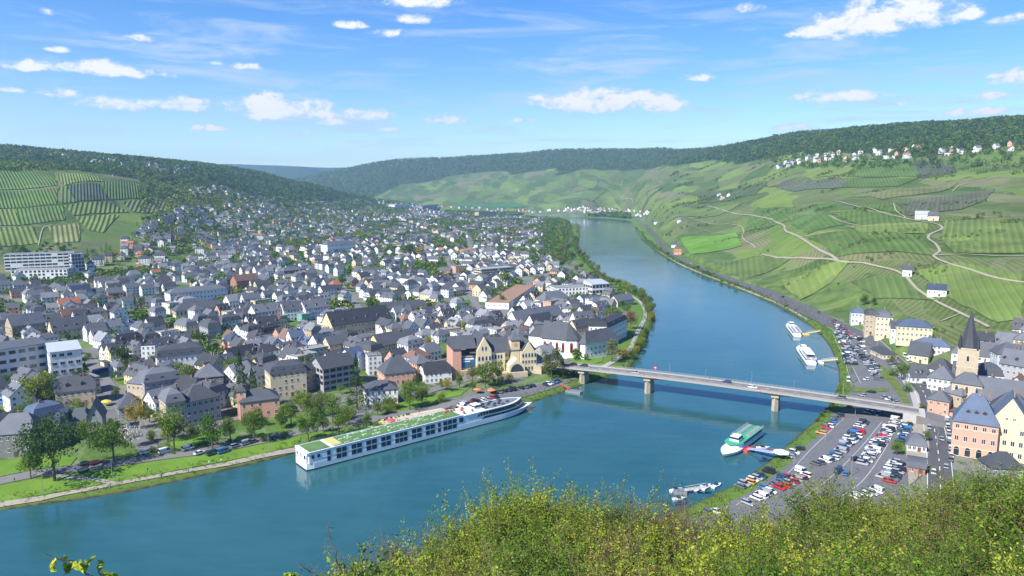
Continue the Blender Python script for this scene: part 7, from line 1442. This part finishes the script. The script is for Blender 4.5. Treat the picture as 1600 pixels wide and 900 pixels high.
wood('village_trees', 'trees standing among the houses of the hilltop village', vl, 700, lambda r: 9 + 0 * r, ['mid', 'dark', 'mid', 'olive', 'light'], 26)
vb = (hillz > .6) & (AG > az_of(1010)) & (RG < 3200) & infr & (Z < FLZ) & (vnoise(XG / 70, YG / 25) > .33) & ~rdm
wood('hedgerow_bushes', 'scattered bushes and hedges dotting the right-hand vineyards', vb, 1500, lambda r: 2.2 + r * .0016, ['dark', 'mid', 'olive'], 24)
bk = (SD > 1) & (SD < 9) & infr & (RG < 1600) & (Z < 6)
wood('bank_vegetation', 'reeds and low scrub lining the river banks', bk, 5000, lambda r: .7 + r * .0012, ['mid', 'light', 'olive', 'mid'], 14)

bl = sorted([t for t in TREES if t[0].name.startswith('broadleaf_tree')], key=lambda t: -t[0].scale[2] / math.hypot(t[2], t[3]))
SPAWN = []
for t in bl[298:]:
    SPAWN.append((t[2], t[3], t[0].location.z, t[0].scale[2])); 
    for c_ in list(t[0].children): bpy.data.objects.remove(c_)
    bpy.data.objects.remove(t[0]); TREES.remove(t)
if SPAWN:
    q = np.array(SPAWN); C = []; 
    d_ = fr.normal(size=(len(q), 110, 3)); d_ /= np.linalg.norm(d_, axis=2)[..., None]; d_ *= fr.uniform(.5, 1, (len(q), 110, 1)) ** .5
    C = (q[:, :3] + np.stack([0 * q[:, 3], 0 * q[:, 3], q[:, 3] * .55], 1))[:, None, :] + d_ * (q[:, 3] * .42)[:, None, None]
    V, F = quads(fr, C.reshape(-1, 3), .75, 1.0); mi = np.repeat(fr.randint(0, 4, len(q)), 110)
    tag(put('farther_trees', npmesh('farther_trees', V, F, [LM['dark'], LM['mid'], LM['light'], LM['olive']], mi)), 'smaller farther broadleaf trees along the banks and in the town', 'trees', kind='stuff')
# ------------------------------------------------------------------ the shrubs on the castle slope in front
FL = {'fore_green': leafmat('fore_leaves_green', (.035, .075, .012), (.10, .17, .022), (.21, .30, .04), .3, .24, .55), 'fore_lime': leafmat('fore_leaves_lime', (.08, .14, .015), (.18, .26, .025), (.32, .40, .05), .28, .26, .55), 'fore_brown': leafmat('fore_leaves_brown', (.13, .09, .045), (.21, .155, .065), (.30, .22, .10), .3, .2, .55), 'fore_olive': leafmat('fore_leaves_olive', (.06, .095, .02), (.12, .17, .03), (.20, .26, .05), .3, .2, .55)}
LM.update(FL); twig_m = pbr('twig_bark', (.13, .09, .06), .9, .25, 5)
def shrub_meshes(seed, leafmat_, nleaf, lsize, spread=.55, stems=9):
    rr = np.random.RandomState(seed); mb = MB(); L = []
    def branch(p, d, ln, rad, lvl):
        n = 4; q = p.copy()
        for k in range(n):
            d2 = d + rr.normal(size=3) * .16; d2[2] += .06; d2 /= np.linalg.norm(d2); e = q + d2 * ln / n; r0 = rad * (1 - k / n * .7); r1 = rad * (1 - (k + 1) / n * .7)
            mb.tube(q, e, r0, r1, 3 if lvl else 4); q2 = q.copy(); q = e; d = d2
            if lvl < 2:
                for _ in range(2 if lvl == 0 else 1):
                    s = rr.normal(size=3); s[2] = abs(s[2]) * .6; s /= np.linalg.norm(s); dd = d * .65 + s * .75; dd /= np.linalg.norm(dd); branch(q2 + (e - q2) * rr.rand(), dd, ln * rr.uniform(.4, .65), rad * .55, lvl + 1)
            if lvl >= 1 or k >= 2: L.append((q2, e, lvl))
    for s in range(stems):
        a = rr.rand() * 6.28; t = rr.uniform(.05, spread); d = np.array([math.cos(a) * t, math.sin(a) * t, 1.0]); d /= np.linalg.norm(d); branch(np.array([math.cos(a) * .25 * rr.rand(), math.sin(a) * .25 * rr.rand(), -.5]), d, rr.uniform(2.1, 3.3), .028, 0)
    k = rr.randint(0, len(L), nleaf); A = np.array([l[0] for l in L])[k]; B = np.array([l[1] for l in L])[k]; t = rr.rand(nleaf, 1); C = A + (B - A) * t + rr.normal(size=(nleaf, 3)) * .075
    V, F = quads(rr, C, lsize, .8, .45); top = np.percentile(V[:, 2], 99.7); V *= 3 / top; mb.v = [(a * 3 / top, b * 3 / top, c * 3 / top) for a, b, c in mb.v]; return npmesh('foliage', V, F, LM[leafmat_]), mb.mesh('branches', twig_m)
SM = {}
for i, (mt, nl, ls) in enumerate((('fore_green', 13000, .040), ('fore_green', 12000, .042), ('fore_lime', 11000, .042), ('fore_brown', 4200, .030), ('fore_olive', 11000, .038), ('fore_lime', 5200, .040), ('fore_green', 4200, .040), ('fore_green', 1500, .040))): SM[i] = shrub_meshes(40 + i, mt, nl, ls, spread=.75 if i < 5 or i == 7 else .4, stems=10 if i < 5 else 5 if i < 7 else 9)
SHR = []; rf_ = random.Random(77)
SN = {0: 'dense olive-green shrub', 1: 'dense leafy green shrub', 2: 'lime-green fresh-leaved shrub', 3: 'brownish bare-twigged shrub', 4: 'olive leafy shrub', 5: 'open lime-leaved sapling', 6: 'open green sapling', 7: 'nearly bare dark-twigged shrub'}
def shrub(px, py, r, k, sc):                    # crown top reaches photo pixel (px, py) at distance r
    a, e = azel(px, py); x, y = math.sin(a) * r, math.cos(a) * r; z = TZ(x, y); top = CAMH + r * math.tan(e); hh = max(.8, top - z); s = hh / 3.0 if sc is None else sc
    o = empty('shrub', (x, y, z), rf_.uniform(0, 6.28), cat='shrub', group='shrubs on the slope below the viewpoint'); w = min(max(s, .7) * 1.0, 1.6); o.scale = (w, w, s); put('foliage', SM[k][0], o); put('branches', SM[k][1], o); SHR.append([o, SN[k], px, py, r])
EDGE = [(478, 909), (500, 896), (540, 886), (575, 882), (610, 859), (640, 852), (668, 840), (700, 846), (730, 856), (758, 814), (778, 798), (800, 783), (822, 766), (850, 793), (880, 780), (905, 786), (935, 776), (960, 786), (990, 788), (1015, 780), (1045, 792), (1075, 812), (1100, 824), (1130, 800), (1160, 827), (1190, 812), (1222, 810), (1250, 817), (1275, 802), (1300, 759), (1325, 766), (1350, 779), (1380, 786), (1410, 766), (1440, 772), (1470, 756), (1500, 750), (1530, 742), (1560, 732), (1590, 739), (1625, 734), (1665, 739), (1710, 739)]
for i, (px, py) in enumerate(EDGE): shrub(px, py + 3, rf_.uniform(36, 46), [3, 4, 0, 1, 4][i % 5] if px < 760 or 980 < px < 1100 else rf_.choice([0, 1, 4, 0, 1, 2]) if px > 1250 else rf_.choice([2, 4, 2, 1, 3]), None)
for i in range(30):
    px = 500 + i * 42; base = np.interp(px, [e[0] for e in EDGE], [e[1] for e in EDGE]); shrub(px + rf_.uniform(-12, 12), base + rf_.uniform(18, 36), rf_.uniform(26, 34), rf_.choice([0, 1, 4, 4, 3, 2]) if px < 1150 else rf_.choice([0, 1, 3, 0, 4]), None)
for i in range(26):
    px = 520 + i * 50; base = np.interp(px, [e[0] for e in EDGE], [e[1] for e in EDGE]); shrub(px + rf_.uniform(-14, 14), (base + 905) / 2 + rf_.uniform(0, 22), rf_.uniform(18, 25), rf_.choice([0, 1, 4, 2, 3, 3]), None)
for i in range(20):
    px = 560 + i * 62; shrub(px, 888 + rf_.uniform(-14, 10), rf_.uniform(12.5, 16), rf_.choice([0, 1, 4, 2]), None)
for px, py, k in ((1108,790,7),(1165,795,7),(1290,752,7),(1330,760,7),(1385,765,7),(1455,752,7),(1515,735,7),(1575,728,7),(700,822,7),(990,772,7),(1030,765,7),(880,768,7),(800,772,2),(822,760,2),(812,768,2),(842,770,2),(786,782,2),(765,800,2),(690,838,2),(900,778,1),(945,775,1),(1262,795,1),(1318,765,2),(806,762,2),(836,758,2),(858,772,5),(790,772,5),(745,802,5),(935,764,5),(962,770,6),(1050,772,3),(1085,790,3),(612,838,3),(648,832,3),(560,862,3),(1352,764,6),(1425,757,5),(1480,744,6),(1545,728,6),(822,752,5),(768,775,5),(1137,772,6),(1195,790,6),(1235,795,6),(1312,742,6),(1292,748,6),(672,822,6),(720,785,5),(905,760,5),(1018,757,5)): shrub(px, py, rf_.uniform(38, 44), k, None)
# twigs reaching into the lower left of the view
def twig(px0, py0, px1, py1, r, label, leaves, name='twig'):
    rr = np.random.RandomState(int(px0)); a0, e0 = azel(px0, py0); a1, e1 = azel(px1, py1); p0 = np.array([math.sin(a0) * r, math.cos(a0) * r, CAMH + r * math.tan(e0)]); p1 = np.array([math.sin(a1) * r, math.cos(a1) * r, CAMH + r * math.tan(e1)]); d = p1 - p0; ln = np.linalg.norm(d)
    o = empty(name, tuple(p0), 0, label, 'twig'); mb = MB(); q = np.zeros(3); pts = [q]; n = 8
    for k in range(n): q = d * (k + 1) / n + rr.normal(size=3) * ln * .02; mb.tube(pts[-1], q, .012 * r / 9 * (1 - k / n * .7), .012 * r / 9 * (1 - (k + 1) / n * .7), 5); pts.append(q)
    C = []
    for k in range(3, n):
        for _ in range(2):
            s = rr.normal(size=3); s /= np.linalg.norm(s); e = pts[k] + s * ln * .16; mb.tube(pts[k], e, .004 * r / 9, .002 * r / 9, 3); C += [pts[k] + (e - pts[k]) * t for t in np.linspace(.4, 1.1, 5)]
    mb.build('stem', twig_m, o)
    if leaves: V, F = quads(rr, np.array(C), .05 * r / 9, .6, .3); put('leaves', npmesh('leaves', V, F, LM['fore_lime']), o)
    return o
twig(175, 912, 70, 862, 9, 'fresh bright green leafy twig poking in at the lower left corner', True); twig(200, 960, 150, 885, 9, 'short leafy twig just right of the lower left green twig', True)
twig(535, 905, 511, 815, 16, 'bare dark twig with a bud rising over the water', False); twig(505, 905, 464, 878, 16, 'short bare twig left of the dark budded twig', False); twig(470, 925, 452, 893, 12, 'tiny green-leaved shoot at the bottom left of the shrubs', True)
gk = (NHm) & (RG > 9) & (RG < 60) & (AG > az_of(480)) & (AG < R(40))
wood('undergrowth', 'dense undergrowth between the shrubs on the castle slope', gk, 4500, lambda r: .8 + 0 * r, ['fore_olive', 'fore_green', 'fore_brown'], 40)
# ------------------------------------------------------------------ labels that single each thing out
ORD = ['', 'second ', 'third ', 'fourth ', 'fifth ', 'sixth ', 'seventh ', 'eighth ', 'ninth ', 'tenth ', 'eleventh ', 'twelfth ']
def spot(x, y, z=5):
    px, py = proj(x, y, z); best = None
    for nm, lx, ly in LANDMARKS:
        qx, qy = proj(lx, ly, 5); dx, dy = px - qx, (py - qy) * 1.8; dd = math.hypot(dx, dy)
        if best is None or dd < best[0]: best = (dd, nm, dx, dy)
    dd, nm, dx, dy = best
    way = ('right of' if dx > 0 else 'left of') if abs(dx) > abs(dy) else ('in front of' if dy > 0 else 'behind')
    return nm, way, dd
def distribute(items, fmt):
    seen = {}
    for it in items: nm, way, dd = spot(it[2], it[3]); seen.setdefault((it[1], nm, way), []).append((dd, it))
    for (adj, nm, way), l in seen.items():
        l.sort(key=lambda q: q[0])
        for k, (dd, it) in enumerate(l):
            o = ORD[k] if k < len(ORD) else str(k + 1) + 'th '
            it[0]['label'] = fmt(adj if len((str(o) + adj + way + nm).split()) < 14 else adj.split(' with ')[0], nm, way, ('nearest ' if k == 0 and len(l) > 1 else o))
            if len(it[0]['label'].split()) > 16: it[0]['label'] = it[0]['label'].replace(' with', ',').replace(' the ', ' ')
hs = []
for r, adj, x, y, wl, rm_, rk, w, dm in HOUSES:
    a = '%s %s house' % (wl, RN[rk]); a += ' with ' + {'slate': 'grey slate roof', 'dark slate': 'dark slate roof', 'light slate': 'pale slate roof', 'blue slate': 'bluish slate roof', 'brown': 'brown roof'}.get(rm_, 'gravel roof') if rk != 'flat' else ''
    hs.append([r, a, x, y])
distribute(hs, lambda adj, nm, way, o: '%s%s, %s the %s' % (o, adj, way, nm))
distribute([[t[0], t[1], t[2], t[3]] for t in TREES], lambda adj, nm, way, o: '%s%s %s the %s' % (o, adj, way, nm))
seen = {}
for c in CARS: seen.setdefault((c[1], c[4]), []).append(c)
for (adj, wh), l in seen.items():
    for k, c in enumerate(l):
        o = ('first ' if len(l) > 1 else '') if k == 0 else ORD[k]; c[0]['label'] = '%s%s in the %s' % (o, adj, wh) if not wh.startswith(('line', 'kerb', 'lone', 'pair', 'car', 'three', 'white', 'scattered', 'main')) else '%s%s, %s' % (o, adj, wh)
BANDS = ((11, 17, 'at the bottom edge'), (17, 25.5, 'in the second tier up'), (25.5, 35, 'in the third tier up'), (35, 60, 'on the outermost edge'))
seen = {}
for s in SHR:
    b = [n for lo, hi, n in BANDS if lo <= s[4] < hi][0] + (', against the water' if s[2] < 1040 else ', below the car park' if s[2] < 1440 else ', below the old town'); seen.setdefault((s[1], b), []).append(s)
for (adj, b), l in seen.items():
    l.sort(key=lambda s: s[2])
    for k, s in enumerate(l): s[0]['label'] = '%s%s %s%s' % (('leftmost ' if len(l) > 1 else '') if k == 0 else (ORD[k] if k < 12 else str(k + 1) + 'th '), adj, b, '' if k == 0 else ', from left')
# air: one even volume round everything, sky outside
hb = MB(); hb.box((0, 4200, 290), (18800, 12800, 640)); hz_m = bpy.data.materials.new('haze'); hz_m.use_nodes = True; g = NT(hz_m.node_tree)
pv = g.n('ShaderNodeVolumePrincipled', {'Color': (.42, .70, 1, 1), 'Density': HAZE, 'Anisotropy': .2}); g.n('ShaderNodeOutputMaterial', {'Volume': pv.outputs[0]})
if HAZE > 0: tag(hb.build('haze', hz_m), 'thin bluish summer haze over the whole valley', 'haze', kind='stuff')
